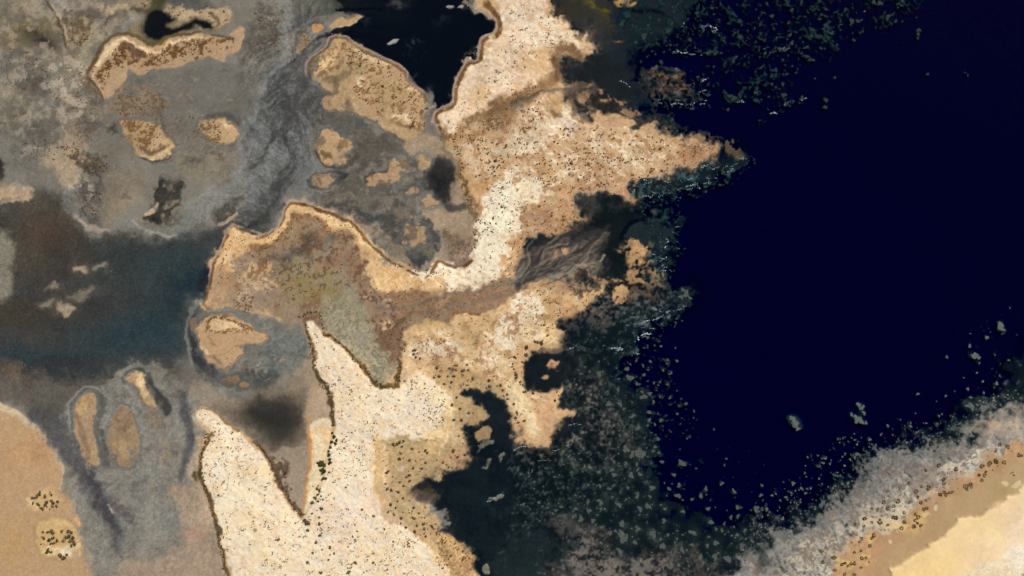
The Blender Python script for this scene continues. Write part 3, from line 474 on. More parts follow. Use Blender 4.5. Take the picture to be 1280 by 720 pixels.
# dunes south of the stream
fill("J 740,280 760,220 850,190 960,190 1010,150 1100,130 1160,120 1200,80 1260,60 K 20,20 80,10 140,40 160,120 200,160 240,230 160,270 60,280 20,340 0,420 J 1220,470 1140,470 1050,400 980,430 900,470 800,420 720,400", (226, 190, 138), soft=4, warp=4, op=.93, tex=.07)
fill("J 780,290 850,250 930,250 1010,290 1030,330 940,360 860,350 800,350 770,330", (238, 220, 190), soft=4, warp=4, op=.9, tex=.08)
fill("J 1200,160 1280,80 K 30,20 110,40 140,90 120,150 60,200 20,240 J 1280,330 1230,330 1200,270 1140,270", (250, 232, 204), soft=4, warp=4, op=.95, tex=.05)
fill("K 20,120 100,80 160,200 100,260 20,300 J 1240,420 1160,400 1100,300 1200,260", (248, 228, 194), soft=7, warp=6, op=.7, tex=.05, nz=(NC, -.6, .8))
fill("K 100,110 150,150 160,240 100,250 60,220", (246, 224, 180), soft=5, warp=4, op=.7); fill("K 20,180 100,170 130,220 60,230", (232, 204, 148), soft=5, warp=4, op=.6)
fill("J 840,160 920,165 960,210 900,210 850,195", (208, 178, 122), soft=3, warp=3, op=.8); fill("J 1040,210 1090,220 1110,250 1060,260", (180, 158, 110), soft=3, warp=3, op=.7)
fill("J 1010,170 1060,140 1150,140 1200,190 1130,260 1060,210 1020,230", (222, 184, 130), soft=4, warp=4, op=.8, tex=.1)
# white central spit and its feet
SPITW = ("J 255,190 290,165 310,195 340,240 420,300 500,385 540,440 620,500 680,500 760,470 800,410 880,460 940,520 980,580 960,650 900,720 N 960,0 880,60 800,50 720,20 640,40 590,60 600,160 590,260 610,340 650,440 720,470 800,520 870,580 920,660 1000,740 1080,1000 "
         "M 1200,1000 1160,720 1110,560 1085,440 1035,290 1008,180 1025,60 1055,0 I 985,640 1000,610 1022,598 1095,650 1190,715 N -10,80 55,150 140,340 215,430 250,420 290,330 350,200 370,60 J 390,700 395,600 385,540 345,480 310,380 280,270")
fill(SPITW, (253, 231, 197), soft=2, warp=1.6, op=.98, tex=.035)
for (s, x, y, rx, ry, a, c, o) in [('N', 520, 420, 200, 170, 0, (246, 222, 196), .6), ('N', 250, 560, 200, 90, 30, (248, 226, 190), .5), ('N', 30, 190, 60, 40, 20, (240, 204, 146), .8), ('N', 60, 620, 80, 50, 30, (232, 206, 140), .7), ('N', 10, 420, 60, 60, 0, (246, 216, 164), .6), ('M', 1230, 240, 50, 60, 0, (240, 214, 160), .6), ('M', 1260, 430, 60, 60, 0, (244, 212, 164), .6), ('N', 330, 700, 120, 30, 10, (250, 226, 184), .6), ('J', 600, 690, 110, 30, 10, (240, 210, 160), .7), ('J', 760, 430, 60, 40, 20, (236, 206, 166), .6), ('N', 700, 560, 120, 50, 40, (252, 232, 186), .5), ('N', 930, 650, 50, 90, -35, (244, 208, 150), .7)]:
    tb(s, x, y, rx, ry, a, c, op=o, warp=7)
fill("J 900,690 960,560 985,600 970,720 N 960,40 900,80 840,80 820,20", (232, 198, 136), soft=4, warp=3, op=.85); fill("N 580,30 620,20 660,90 650,160 630,250 650,330 640,360 600,330 590,200", (228, 192, 136), soft=4, warp=3, op=.8); stroke("N 640,30 640,90 665,130 640,180 632,230 650,290 668,340 660,370", 2.2, (240, 210, 170), soft=1.2, warp=1.2, op=.8)
stroke("J 960,500 985,560 980,640 985,700 N 950,40 920,100", [3, 2.5, 4], (246, 226, 190), soft=1.2, op=.8)
# sandy apron beside the hedge of the central spit
fill("J 262,560 330,480 372,570 385,660 360,710 268,710", (196, 160, 122), soft=7, warp=3, op=.85, tex=.03)
fill("J 268,690 320,655 368,665 378,700 368,720 N 360,60 345,200 300,300 250,400 225,415 245,340 262,180 262,0", (244, 218, 172), soft=2, warp=1.5, op=.95, tex=.03); tb('N', 320, 10, 26, 40, 0, (236, 184, 116), op=.7); stroke("N 305,20 290,120 280,240 250,370", 6, (232, 222, 190), soft=3, op=.7)
stroke("J 266,640 N 264,0 266,120 258,220 244,330 228,405", [3, 5, 6, 5, 3], (206, 140, 84), soft=1.8, warp=.8, op=.9); stroke("N 276,20 274,180 252,320", 3, (246, 206, 150), soft=1.5, op=.8)
# wet sand on the east side
fill("N 640,30 760,20 840,90 920,90 980,-20 J 1000,600 960,520 900,470 920,400 1040,390 1100,440 1180,460 1260,500 1290,620 1250,620 1200,550 1120,495 1030,510 1020,540 1060,580 1060,640 1040,720 N 1060,120 1000,200 900,225 820,240 780,300 790,360 860,380 900,430 940,490 860,500 760,470 680,380 670,330 650,240 660,160", (194, 164, 120), soft=3, warp=2.5, op=.93, tex=.05)
tb('N', 800, 60, 90, 30, 0, (190, 164, 108), op=.6); tb('N', 740, 400, 80, 40, 20, (196, 172, 122), op=.6); tb('N', 1020, 140, 60, 40, 0, (198, 148, 110), op=.7); tb('N', 780, 330, 50, 40, 0, (178, 140, 104), op=.7); tb('N', 900, 520, 60, 40, 40, (196, 164, 112), op=.6); tb('N', 715, 185, 20, 12, 20, (226, 214, 190), op=.9); tb('N', 725, 385, 24, 10, 0, (206, 202, 170), op=.8); tb('N', 985, 20, 10, 50, 10, (226, 206, 160), op=.7)
tb('J', 1010, 440, 90, 50, 20, (188, 152, 106), op=.7); tb('J', 1120, 640, 50, 30, 30, (188, 156, 110), op=.8)
fill("N 900,560 960,520 1040,570 1090,640 1115,720 1140,900 1000,800 960,680", (206, 166, 114), soft=3, warp=4, op=.85, tex=.14); tb('N', 1060, 660, 40, 30, 30, (176, 130, 92), op=.7)
fill("J 1200,460 1280,380 K 0,330 40,290 120,280 180,300 90,340 60,390 50,450 80,500 180,500 250,490 248,540 235,600 300,620 320,650 250,665 235,710 O 215,25 180,72 60,55 -10,10 K 0,700 60,600 0,540 J 1270,520", (212, 172, 126), soft=3, warp=3, op=.9, tex=.05)
fill("K 0,440 50,480 70,540 100,620 140,720 90,740 40,640 -20,580 J 1240,470", (240, 214, 168), soft=4, warp=3, op=.85); fill("K 80,520 200,560 240,690 160,720 100,560", (206, 164, 124), soft=5, warp=3, op=.8); stroke("K 100,540 180,570", [6, 2], (236, 214, 180), soft=3, op=.7); stroke("K 60,600 110,680 120,740", 10, (238, 210, 168), soft=4, op=.7)
fill("K 130,-20 440,-20 440,50 350,100 240,130 180,130 150,60", (208, 168, 120), soft=4, warp=4, op=.9, tex=.08); tb('K', 160, 15, 10, 8, 0, (236, 206, 170)); fill("G 180,660 330,640 340,720 K 250,20 160,0 G 100,720", (180, 146, 112), soft=4, warp=4, op=.7, tex=.12); tb('K', 300, 125, 60, 18, -10, (184, 130, 92), op=.7)
# dark inlet and coves on the east side
fill("J 1035,520 1060,500 1140,498 1225,565 1265,640 1290,700 1300,780 N 1280,120 1200,60 1150,-20 1060,0 J 1040,715 1060,685 1120,680 1150,640 1180,640 1150,610 1080,590 1110,570 1090,545 1040,545", (26, 33, 36), soft=4.5, warp=4, op=.95, tex=.1)
fill("J 1050,600 1100,590 1160,620 1150,660 1090,670 1060,690 1060,640", (190, 158, 114), soft=1.8, warp=2, op=.9); fill("N 1100,-10 1160,-20 1170,20 1120,55 1105,30", (182, 150, 108), soft=1.8, warp=2, op=.9)
tb('N', 870, 290, 60, 60, 0, (40, 40, 40), op=.8); fill("N 1290,20 O 40,60 0,120 N 1240,140 1100,140 1050,180 900,225 830,250 800,300 880,370 960,400 1000,470 1100,560 1160,640 1240,560 1290,480", (22, 31, 34), soft=8, warp=6, op=.85, tex=.12)
fill("N 780,310 840,290 880,330 860,380 800,370", (84, 66, 50), soft=9, warp=7, op=.75)
for P in ["N 860,385 900,375 890,410 850,415", "N 900,390 955,388 940,412 905,412", "N 945,460 975,448 980,465 955,470", "N 1120,90 1150,40 1190,40 1190,60 1140,80", "N 1120,190 1150,180 1170,130 1180,140 1150,195", "N 1210,130 1235,110 1230,150 1220,170", "N 1160,350 1200,320 1225,310 1220,325 1180,345", "N 1150,650 1175,655 1165,705 1145,700"]:
    fill(P, (134, 128, 112), soft=1.0, warp=2, op=.85, tex=.15)
fill("K 65,400 100,340 180,305 250,300 280,340 240,380 270,440 250,490 190,510 130,510 80,470", (26, 32, 34), soft=4.5, warp=2.5, op=.95, tex=.08); tb('K', 65, 395, 16, 16, 0, (110, 84, 62), op=.7)
fill("K 170,380 200,360 235,380 225,400 185,398", (200, 154, 112), soft=1.5, warp=2); tb('K', 205, 395, 22, 8, 0, (132, 98, 76), op=.8); fill("K 150,445 170,435 188,445 175,460 155,458", (182, 146, 108), soft=1.5, warp=1.5)
fill("K 235,580 260,540 330,560 340,600 300,610 240,600", (26, 34, 36), soft=4.5, warp=2.5, op=.9); fill("K 230,690 250,668 320,655 380,670 360,720 O 200,40 215,10", (28, 36, 38), soft=4.5, warp=2.5, op=.9)
fill("K 100,330 180,296 250,298 240,312 180,320", (126, 104, 86), soft=1.8, op=.7)
fill("G 70,462 120,452 170,460 185,500 130,525 90,510", (30, 36, 38), soft=4.5, warp=3, op=.95); fill("G 190,480 240,462 300,412 370,395 420,430 320,500 240,510", (40, 42, 42), soft=4, warp=3, op=.85, tex=.12); fill("G 240,450 300,410 360,400 350,430 290,470", (76, 66, 58), soft=4, warp=3, op=.6)
fill("G 250,640 330,640 420,650 460,690 430,720 K 440,10 330,40 300,20 G 270,690", (54, 50, 48), soft=3, warp=4, op=.8, tex=.15, nz=(N5, -.5, .5))
# fan of the lower stream
FAN = "G -10,730 20,620 60,540 150,510 260,500 360,490 440,450 470,470 420,560 460,600 440,650 320,640 230,650 130,660 60,690"
fill(FAN, (104, 94, 85), soft=10, warp=5, op=.88, tex=.08)
T2 = rot_noise(7, 77, -36, 4.0)
fill(FAN, (156, 136, 114), soft=9, warp=3, op=.35, nz=(T2 + .5 * N25, .3, .8)); fill(FAN, (66, 60, 56), soft=6, warp=3, op=.4, nz=(-T2 + .5 * N25, .8, .7))
for s, w, c in [("G 20,710 100,660 200,620 280,570 360,530 420,470 480,400", [8, 7, 5, 5, 4], (52, 48, 46)), ("G 60,670 100,600 160,540 260,510 340,470 430,430", [3, 3, 5, 6], (62, 56, 52)), ("G 20,640 60,580 100,560", [2, 3, 2], (70, 60, 54)), ("G 240,600 340,580 420,560", [2, 4, 3], (90, 82, 76)), ("G 250,640 330,610 430,600 460,560", [3, 4, 3], (168, 148, 124)), ("G 130,570 200,520 280,500", [2, 3, 2], (150, 134, 116)), ("G 230,540 250,530 300,510", 3, (60, 48, 42)), ("G 380,605 440,600", 2.5, (40, 36, 36))]:
    stroke(s, w, c, soft=1.8, warp=1.5, op=.8)
_f = random.Random(4)
for i in range(46):
    a = math.radians(_f.uniform(6, 62)); L_ = _f.uniform(60, 128) * (1 if a < .9 else .6); bx, by = 646 + _f.uniform(-3, 10), 357 + _f.uniform(-4, 3)
    q, da = [], _f.uniform(-.25, .25)
    for k in range(7):
        t = k / 6; w_ = a + da * (t - .5) * 2 + .12 * math.sin(t * 7 + i); q.append((bx + L_ * t * math.cos(w_), by - L_ * t * math.sin(w_)))
    s0 = _f.uniform(.0, .5); q = q[int(s0 * 6):]
    stroke(q, [_f.uniform(.8, 1.8), _f.uniform(1.2, 2.6), .6], (58, 52, 49) if i % 3 else (158, 142, 122), soft=1.1, warp=1.2, op=.55)
tb('G', 272, 540, 16, 14, 0, (206, 158, 122), op=.95, warp=2, power=2); tb('G', 228, 552, 18, 18, 0, (180, 138, 110), op=.85, warp=2, power=2)
# coral sand isle east of the fan
fill("G 550,500 580,470 640,465 690,510 680,570 660,640 700,680 740,720 K 700,20 580,60 520,80 500,30 520,-10 G 560,700 580,640 560,560", (108, 88, 70), soft=4, warp=5, op=.85, tex=.2, nz=(N5, -.8, .6))
for P in ["G 560,500 590,470 640,470 670,510 660,560 600,570 560,545", "G 580,570 650,570 660,620 600,650", "G 570,650 640,640 660,690 600,710", "K 500,20 530,-10 570,10 570,60 540,85 510,50"]:
    fill(P, (200, 156, 108), soft=2.2, warp=4, op=.85, tex=.14, nz=(N5, -.9, .6))
for (x, y, rx, ry) in [(300, 670, 20, 14), (340, 695, 18, 14), (400, 665, 24, 14), (440, 700, 36, 16), (370, 640, 18, 10), (500, 690, 20, 14), (540, 700, 16, 16), (720, 660, 26, 26), (695, 610, 14, 22)]:
    tb('G', x, y, rx, ry, 20, (168, 132, 98), op=.85, warp=4, nz=(N5, -.8, .5), power=2)
RIDGE = (1 - np.abs(rot_noise(20, 171, 38, 2.0))).astype(np.float32)
for s in ["C 0,600 170,540 320,630 560,640 800,700 G 860,60 640,140 420,200 200,200 0,100", "J 740,290 900,210 1150,140 K 100,10 160,120 200,200 60,270 0,330 J 1240,420 1000,400 860,380", "C 0,20 150,20 230,170 180,330 100,400 0,470 B 1060,360 1150,220 1250,120", "F 560,600 760,680 960,650 1110,560 1180,700 900,740"]:
    fill(s, (251, 233, 202), soft=7, warp=7, op=.75, tex=.04, nz=(RIDGE * 1.2 + .35 * NC + .3 * N24, .95, .3)); fill(s, (200, 160, 112), soft=7, warp=7, op=.45, tex=.05, nz=(-RIDGE * 1.2 + .35 * NC, .05, .4))
fill(SPITW, (240, 211, 162), soft=4, warp=4, op=.6, tex=.04, nz=(N60 * .7 + N24 * .6 + .2 * NC, .5, .7)); fill(SPITW, (255, 240, 214), soft=4, warp=3, op=.4, nz=(.5 * RIDGE + .5 * NC, .7, .4))
TAN = mask(LAND, 1.3, 2) * (1 - mask(SPITW, 1.6, 2)) 
def mottle(s, c, nz, op, soft=6): fill(s, c, soft=soft, warp=5, op=op, tex=.08, nz=nz)
for s in ["C 320,620 640,670 860,700 960,720 G 990,46 860,110 640,180 560,230 240,250 330,400 240,450 70,460 0,640 -20,400 60,250 -20,100", "B 960,700 1100,600 1280,560 C 0,520 150,520 200,620 0,720 F 1280,100 1130,170 1120,330 1050,200", "J 740,270 960,200 1150,130 K 120,-10 420,10 340,100 240,150 60,290 0,440 J 1280,520 1100,430 980,430 800,420"]:
    mottle(s, (166, 124, 84), (NC, .55, .5), .6); mottle(s, (238, 212, 172), (-NC, .75, .5), .6)
    mottle(s, (150, 112, 78), (N10 + .6 * NC, 1.0, .5), .5)
mottle("B 1210,-100 1230,150 1140,220 1060,340 1000,520 930,600 1000,660 1180,520 C 0,470 170,380 190,300 240,200 380,240 240,110 160,-100", (214, 172, 130), (NC + .5 * N24, .9, .5), .5); mottle("B 1210,-100 1230,150 1140,220 1060,340 1000,520 1180,520 C 0,470 170,380 240,200 160,-100", (188, 156, 126), (NC, 1.0, .4), .6)
mottle("E 1060,700 1068,640 1100,540 1150,440 1300,455 F 135,400 200,302 400,375 560,500 740,650 960,640 780,760 540,600 440,440 200,350 60,480 E 1280,620 1160,740", (176, 128, 76), (NC, .5, .5), .55)
mottle("J 500,-10 840,20 1280,-40 K 20,10 J 1040,120 760,200 700,440 640,320 560,120", (112, 82, 60), (NC, .5, .5), .6); mottle("J 500,-10 840,20 1280,-40 J 1040,120 760,200 700,440 640,320", (184, 150, 118), (-NC, .8, .5), .5)
mottle(SPITW, (236, 206, 170), (NC, .5, .6), .5, 3); mottle(SPITW, (255, 242, 222), (-NC, .6, .5), .6, 3); mottle(SPITW, (222, 190, 156), (N10 + .7 * NC, 1.1, .5), .5, 3)
# brown wrack rims: lagoon side of the spits, pool edge
BR = (104, 72, 40)
stroke("B 1130,-60 1150,20 1185,60 1215,90 1215,165 1140,195 1128,235 1120,300 1052,328 1005,440 995,520 920,555 902,600 930,665", [6, 7, 6, 4.5, 5, 4.5, 4.5, 5], BR, soft=1.2, warp=1, op=.9, tex=.24, nz=(N10 + .5 * NC, -1.1, .9))
stroke("B 1092,-60 1098,20 1128,60 1185,90 1198,105 1198,150 1128,182 1112,222 1108,298 1045,316 990,432 981,508 905,547 888,592 920,668", 2.6, (170, 144, 132), soft=.8, warp=.8, op=.95)
stroke("E 1050,720 1062,630 1100,520 1145,432 1190,420 1280,455 F 0,475 90,425 130,395 150,318 200,300 300,320 400,362 495,415 560,490 640,560 750,630 850,668 885,630 905,585 960,605 1010,618 1080,580", [3.2, 4, 3.2, 3, 4, 3.4, 3.2, 4, 5], (108, 76, 44), soft=1.1, warp=1.2, op=.92, tex=.24, nz=(N10 + .5 * NC, -1.1, .9))
stroke("E 1042,740 1048,640 1075,560 1108,490 1130,430 1180,412 1290,442 F 0,462 100,415 128,380 148,304 200,288 300,302 400,340 450,372", 2.4, (176, 152, 138), soft=.8, warp=1, op=.85)
fill("F 470,350 540,400 640,440 680,490 760,570 830,620 850,600 870,560 880,510 900,540 960,590 985,580 970,540 930,510 880,600 865,635 840,645 760,605 680,540 570,460 500,385", (160, 134, 106), soft=1.8, warp=1.5, op=.95)
stroke("F 940,430 980,510 970,560 1000,610", 4, (126, 96, 66), soft=2, warp=2, op=.7); stroke("F 480,345 520,370 560,395", 3, (150, 116, 100), soft=1.5, op=.6)
stroke("I 1050,-40 1030,40 1010,70 1030,95 1050,105", 3, BR, soft=1.2, op=.7)
# hedges on the central spit
HG = (76, 62, 28)
stroke("J 250,180 262,250 278,310 295,370 315,440 345,490 375,560 385,620 380,690", [3, 3, 3.5, 4, 5, 7, 8, 8, 4], (88, 66, 36), soft=1.4, warp=2, op=.9, tex=.3, nz=(NC, -1.2, .9))
stroke("J 340,230 410,265 470,330 520,380 560,440 620,485 680,495 715,480 718,400 712,350", [3, 3.5, 4, 4, 5, 5, 6, 5, 4], (92, 68, 38), soft=1.3, warp=1.8, op=.9, tex=.3, nz=(NC, -1.2, .9))
stroke("I 1010,600 1060,615 1120,660 1190,712", [3, 3, 4], (132, 104, 66), soft=1.4, op=.8); stroke("N -10,40 50,110 100,220 150,320 200,390 225,420", [4, 6, 7, 6, 5], (92, 68, 40), soft=1.5, warp=2.5, op=.9, tex=.3, nz=(NC, -1.2, .9))
fill("N 60,110 100,120 150,160 160,200 130,260 170,270 160,310 110,290 80,220", (96, 72, 54), soft=2, warp=3, op=.85, tex=.2, nz=(N5, -.6, .5))
stroke("M 1060,0 1020,70 1000,180 1020,260 1050,340 1075,430 1090,500 1115,620 1135,720 1150,800", [4, 5, 6.5, 5, 7, 7, 4.5, 3.5, 4], (98, 74, 42), soft=1.5, warp=2, op=.9, tex=.3, nz=(NC, -1.2, .9)); fill("M 960,195 1005,185 1015,230 980,240", (96, 78, 34), soft=1.5, warp=2)
stroke("M 1040,0 1000,70 985,180 1000,280 1050,420 1090,560 1125,720", 2.5, (200, 166, 128), soft=1.2, op=.7)
# ---- islets: each is a mound of its own
ISL = {}
def islet(key, s, c, warp=1.6, soft=1.2, tex=.022):
    ISL[key] = s
    if warp >= 1 and 'shoal' not in key and key not in ('spear', 'crescent', 'pear'):
        fill(s, (142, 142, 136), soft=3, warp=3, op=.38, grow=7, tex=.04, nz=(N10, -1.2, 1.2)); fill(s, (78, 76, 70), soft=2.5, warp=2.5, op=.6, grow=3.5, tex=.06, nz=(N10, -.9, 1))
    fill(s, c, soft=soft, warp=warp if warp < 1 else warp * 1.35, op=.97, tex=tex)
    if key in ('twin_spot', 'hook', 'kidney', 'kidney_tail', 'almond', 'boomerang', 'wedge', 'long_finger', 'bent_finger', 'brown_finger', 'corner_pad', 'round_pad', 'wide_pad'):
        stroke(s, 3.4, [min(255, v * 1.14) for v in c], soft=1.6, warp=2.2, op=.7, tex=.03, nz=(N10, -.5, .8), closed=True)
        stroke(s, 1.8, (96, 70, 44), soft=1.0, warp=2.4, op=.75, tex=.2, nz=(N10 + .5 * NC, .1, .6), closed=True)
def core(s, c, **k): fill(s, c, **{**dict(soft=1.6, warp=2.5, op=.9, tex=.1), **k})
_q = random.Random(33)
for reg, cnt in [("A 20,300 420,300 480,560 300,720 20,700", 46), ("A 640,440 1180,360 1250,560 960,720 740,600", 30), ("E 380,40 1000,20 960,240 700,400 480,400 380,280", 46), ("F 380,100 760,60 840,200 820,360 560,330 420,240", 46), ("B 20,40 120,60 110,300 20,300", 16), ("I 520,500 900,420 920,700 M 820,240 620,300", 22), ("F 560,380 860,380 900,520 800,580 700,540", 22), ("J -60,160 200,200 220,420 0,480", 18)]:
    R_ = field(smooth_pts(pts(reg)), True, pad=2)
    xs_, ys_ = zip(*pts(reg))
    for _ in range(cnt):
        x, y = _q.uniform(min(xs_), max(xs_)), _q.uniform(min(ys_), max(ys_)); a_ = _q.uniform(-50, 30); r_ = _q.uniform(1.5, 5.5)
        if _q.random() < .45: blob(x, y, r_ * 2.0, r_ * .8, a_, (78, 75, 68), op=.55, warp=3.5)
        else: blob(x, y, r_ * 1.9, r_ * .95, a_, (74, 70, 62), op=.4, warp=3); blob(x, y, r_ * 1.4, r_ * .55, a_, (160, 138, 110), op=.7, warp=3)
# crescent
islet('crescent', "A 510,492 480,420 455,380 465,330 500,285 530,225 575,185 630,172 690,192 745,225 805,215 845,185 930,180 1000,168 1060,175 1140,195 1165,210 1160,160 1200,142 1222,160 1210,220 1180,265 1130,280 1120,305 1060,290 960,300 890,340 810,352 740,345 700,385 650,350 630,400 580,460 530,490", (188, 154, 116), warp=1.2)
core("A 470,345 500,290 540,230 590,190 640,185 690,215 750,245 810,240 850,205 930,195 1020,180 1010,195 900,215 830,250 790,275 740,265 690,240 630,205 590,215 560,270 530,300 490,350", (244, 212, 164)); core("A 460,360 480,400 515,480 500,480 470,420", (226, 192, 154))
core("A 590,215 640,205 700,250 780,275 860,225 1000,195 1130,190 1140,210 1020,240 900,280 830,330 760,330 700,310 620,290 560,340 500,360 540,420 500,400 480,360 540,310 580,270", (146, 110, 70), nz=(NC, -.2, .7)); core("A 620,210 660,215 720,260 700,280 650,255", (96, 74, 56), op=.7)
stroke("A 515,495 480,430 440,390 430,375 465,320 490,270 520,215 565,178 625,163 690,185 745,215 805,208 840,178 930,172 1010,162", [3, 5, 4, 4, 4, 3], (104, 74, 40), soft=1, warp=1, op=.9); stroke("A 1060,170 1120,180 1160,200 1160,220", 2.5, (96, 68, 40), soft=1, op=.8); stroke("A 650,150 700,195 760,218 810,212 850,175", 3, (112, 98, 36), soft=1.5, op=.7)
stroke("A 430,370 420,410 460,450 500,500", 6, (112, 84, 54), soft=2.5, warp=3, op=.7, nz=(N25, -.4, .5))
# north east island
islet('pear', "B 260,370 265,320 300,285 355,240 370,200 395,182 450,188 480,215 560,255 640,290 700,320 750,360 765,400 830,460 850,500 835,560 845,640 830,660 760,690 740,700 640,640 560,590 480,560 380,560 335,540 332,490 355,475 385,465 340,440 320,415", (186, 154, 112), warp=1.2)
core("B 400,190 460,200 540,260 640,300 720,340 790,430 840,510 830,630 740,620 640,580 560,530 500,470 470,400 460,300 420,260", (191, 155, 114), tex=.06); core("B 280,340 310,300 380,280 385,330 330,370 290,370", (232, 196, 136)); core("B 380,200 420,200 400,280 380,270", (214, 180, 130))
core("B 480,235 560,270 640,305 680,325 640,325 560,290 500,260", (222, 196, 152)); core("B 650,565 710,570 790,600 760,610 700,590", (232, 206, 164)); core("B 500,380 535,390 540,415 510,420", (240, 220, 184)); core("B 735,420 800,450 770,455", (230, 204, 162)); core("B 400,450 470,380 480,480 580,570 700,640 760,690 640,630 500,550 440,540", (196, 160, 120), op=.6)
core("B 560,400 700,400 760,470 700,520 600,500", (176, 146, 98), op=.5); core("B 480,320 560,340 520,370 460,370", (160, 144, 100), op=.7)
stroke("B 350,400 420,385 470,350 480,320", [8, 10, 5], (130, 108, 80), soft=2.5, op=.8); stroke("B 400,400 405,440 390,468 350,470", [8, 6, 4], (112, 92, 72), soft=2, op=.7); tb('B', 465, 540, 30, 18, 20, (104, 90, 76), op=.8)
stroke("B 335,545 390,555 480,562 560,592 640,645 740,705", 2, (92, 80, 70), soft=1.2, op=.7)
stroke("B 265,378 262,330 300,282 352,240 372,196 400,186 445,192 480,222 560,265 640,300 720,345 760,395 830,465 848,505", [3, 3.5, 3, 2.5, 3, 3, 4, 4], (108, 76, 48), soft=1, warp=.8, op=.85); stroke("B 255,385 252,325 295,275 345,235 362,192 395,177 455,183 490,212 560,248 640,285 700,312 755,360 760,395 840,460", 2.2, (176, 150, 134), soft=.8, warp=.8, op=.9); stroke("B 290,375 340,370 400,340 440,300", 5, (116, 84, 54), soft=1.5, warp=2, op=.7, nz=(N25, -.6, .5)); tb('B', 350, 510, 16, 26, 0, (122, 86, 62), op=.7, nz=(N25, -.4, .5)); stroke("B 830,560 842,640 780,640 700,620", 5, (134, 100, 66), soft=2, op=.7, nz=(N25, -.4, .6)); tb('B', 430, 215, 30, 14, 30, (124, 94, 62), op=.7)
# spear islet in the pool
islet('spear', "B 372,130 400,95 440,78 500,65 535,78 500,105 440,130 385,148", (192, 154, 110)); core("B 400,60 450,50 520,72 440,80", (130, 112, 98), op=.8); stroke("B 385,148 440,130 500,105 535,80", 2, (220, 190, 150), op=.8)
islet('ochre_mound', "B 285,130 320,122 342,140 330,162 300,170 284,152", (208, 150, 92)); islet('channel_bar', "B 190,240 215,190 240,165 265,180 255,215 225,255 200,262", (156, 126, 92)); core("B 200,210 250,180 240,230", (120, 90, 66), op=.6)
# rounded islets west of centre
islet('twin_spot', "A 1005,610 1060,590 1110,590 1160,620 1190,655 1185,690 1150,710 1090,715 1030,680 1000,650", (200, 164, 120)); core("A 1010,620 1060,600 1080,640 1110,700 1040,680", (142, 106, 66), op=.8, nz=(N5, -.6, .6)); stroke("A 1040,580 1110,575 1180,600 1215,640", 6, (72, 68, 60), soft=3, op=.7); tb('A', 1020, 690, 70, 30, 10, (136, 104, 66), op=.7, nz=(N5, -.5, .6)); core("A 1090,600 1160,625 1140,640 1090,620", (216, 180, 136))
islet('hook', "A 600,620 680,610 760,625 800,650 840,690 860,720 E 880,15 840,50 790,80 730,85 690,65 660,20", (186, 152, 110)); core("A 620,640 700,620 770,640 780,690 720,720 650,700", (150, 114, 70), nz=(NC, -.2, .6)); core("E 690,65 740,60 800,40 860,10 870,20 800,70 740,84", (220, 186, 140)); core("A 760,690 820,690 850,720 E 820,20 780,40 740,30", (202, 168, 126), op=.7); stroke("E 700,75 740,88 790,84 850,50", 2.5, (64, 58, 48), soft=1.2, op=.8); stroke("E 700,10 740,45 790,40 820,20", 5, (92, 72, 50), soft=2, op=.7); tb('A', 820, 640, 20, 40, -20, (76, 72, 62), op=.8)
islet('kidney', "F 300,10 320,-40 370,-70 440,-20 480,-5 480,30 440,70 400,90 360,112 335,95 310,50", (196, 160, 116)); stroke("F 300,30 320,75 345,105 380,115", 3, (72, 54, 40), soft=1.2, op=.85); core("F 330,40 360,45 385,75 350,75", (118, 92, 62), op=.8); core("F 415,10 450,-10 475,20 430,30", (128, 98, 64), op=.7); tb('F', 430, 0, 30, 12, 0, (130, 96, 62), op=.6)
islet('kidney_tail', "F 400,95 430,70 465,80 468,92 430,100 405,110", (200, 156, 118)); stroke("F 400,110 380,115 440,120 490,80 500,50", 5, (60, 60, 54), soft=2.5, op=.7)
stroke("F 265,190 290,160 340,145 400,145 450,155 400,195 330,220 280,215 260,190", 5, (46, 46, 42), soft=1.8, warp=1.5, op=.85)
islet('almond', "F 280,180 310,155 350,152 395,180 360,205 310,210", (184, 148, 114)); tb('F', 308, 178, 20, 18, 0, (100, 84, 66), op=.8)
islet('boomerang', "F 548,180 570,155 620,150 655,140 675,95 715,78 755,95 760,125 735,155 700,190 640,208 580,205 550,195", (184, 148, 112)); tb('F', 620, 125, 28, 16, 0, (92, 78, 62), op=.8); stroke("F 545,190 550,165 600,150 650,140 670,100", 2, (64, 50, 40), soft=1.2, op=.8)
islet('corner_pad', "F 808,60 845,55 875,80 870,110 835,132 812,120", (180, 150, 112)); islet('small_oval', "F 750,240 780,222 812,222 808,240 770,252", (190, 148, 110), warp=1)
islet('round_pad', "F 835,280 860,262 900,266 912,290 890,310 850,315 835,300", (178, 146, 110)); islet('wide_pad', "F 732,445 760,410 800,402 840,405 850,440 862,460 845,480 800,505 775,505 755,475 735,460", (176, 144, 108)); islet('dot_pad', "F 770,355 788,347 803,358 790,372 772,370", (162, 132, 102), warp=.7); islet('dot_pad_west', "F 708,370 726,362 740,372 730,388 712,386", (140, 116, 94), warp=.7); islet('button', "F 728,490 742,482 756,492 745,505 730,502", (168, 136, 106), warp=.6); islet('button_north', "F 805,395 815,388 824,396 815,403", (168, 136, 106), warp=.6); islet('ring_core', "F 820,540 845,530 870,545 860,565 835,565", (120, 106, 86), warp=1)
stroke("F 790,520 830,500 880,520 880,560 860,590", 4, (100, 92, 74), soft=1.5, op=.8); tb('F', 820, 590, 30, 26, 0, (50, 54, 58), op=.7)
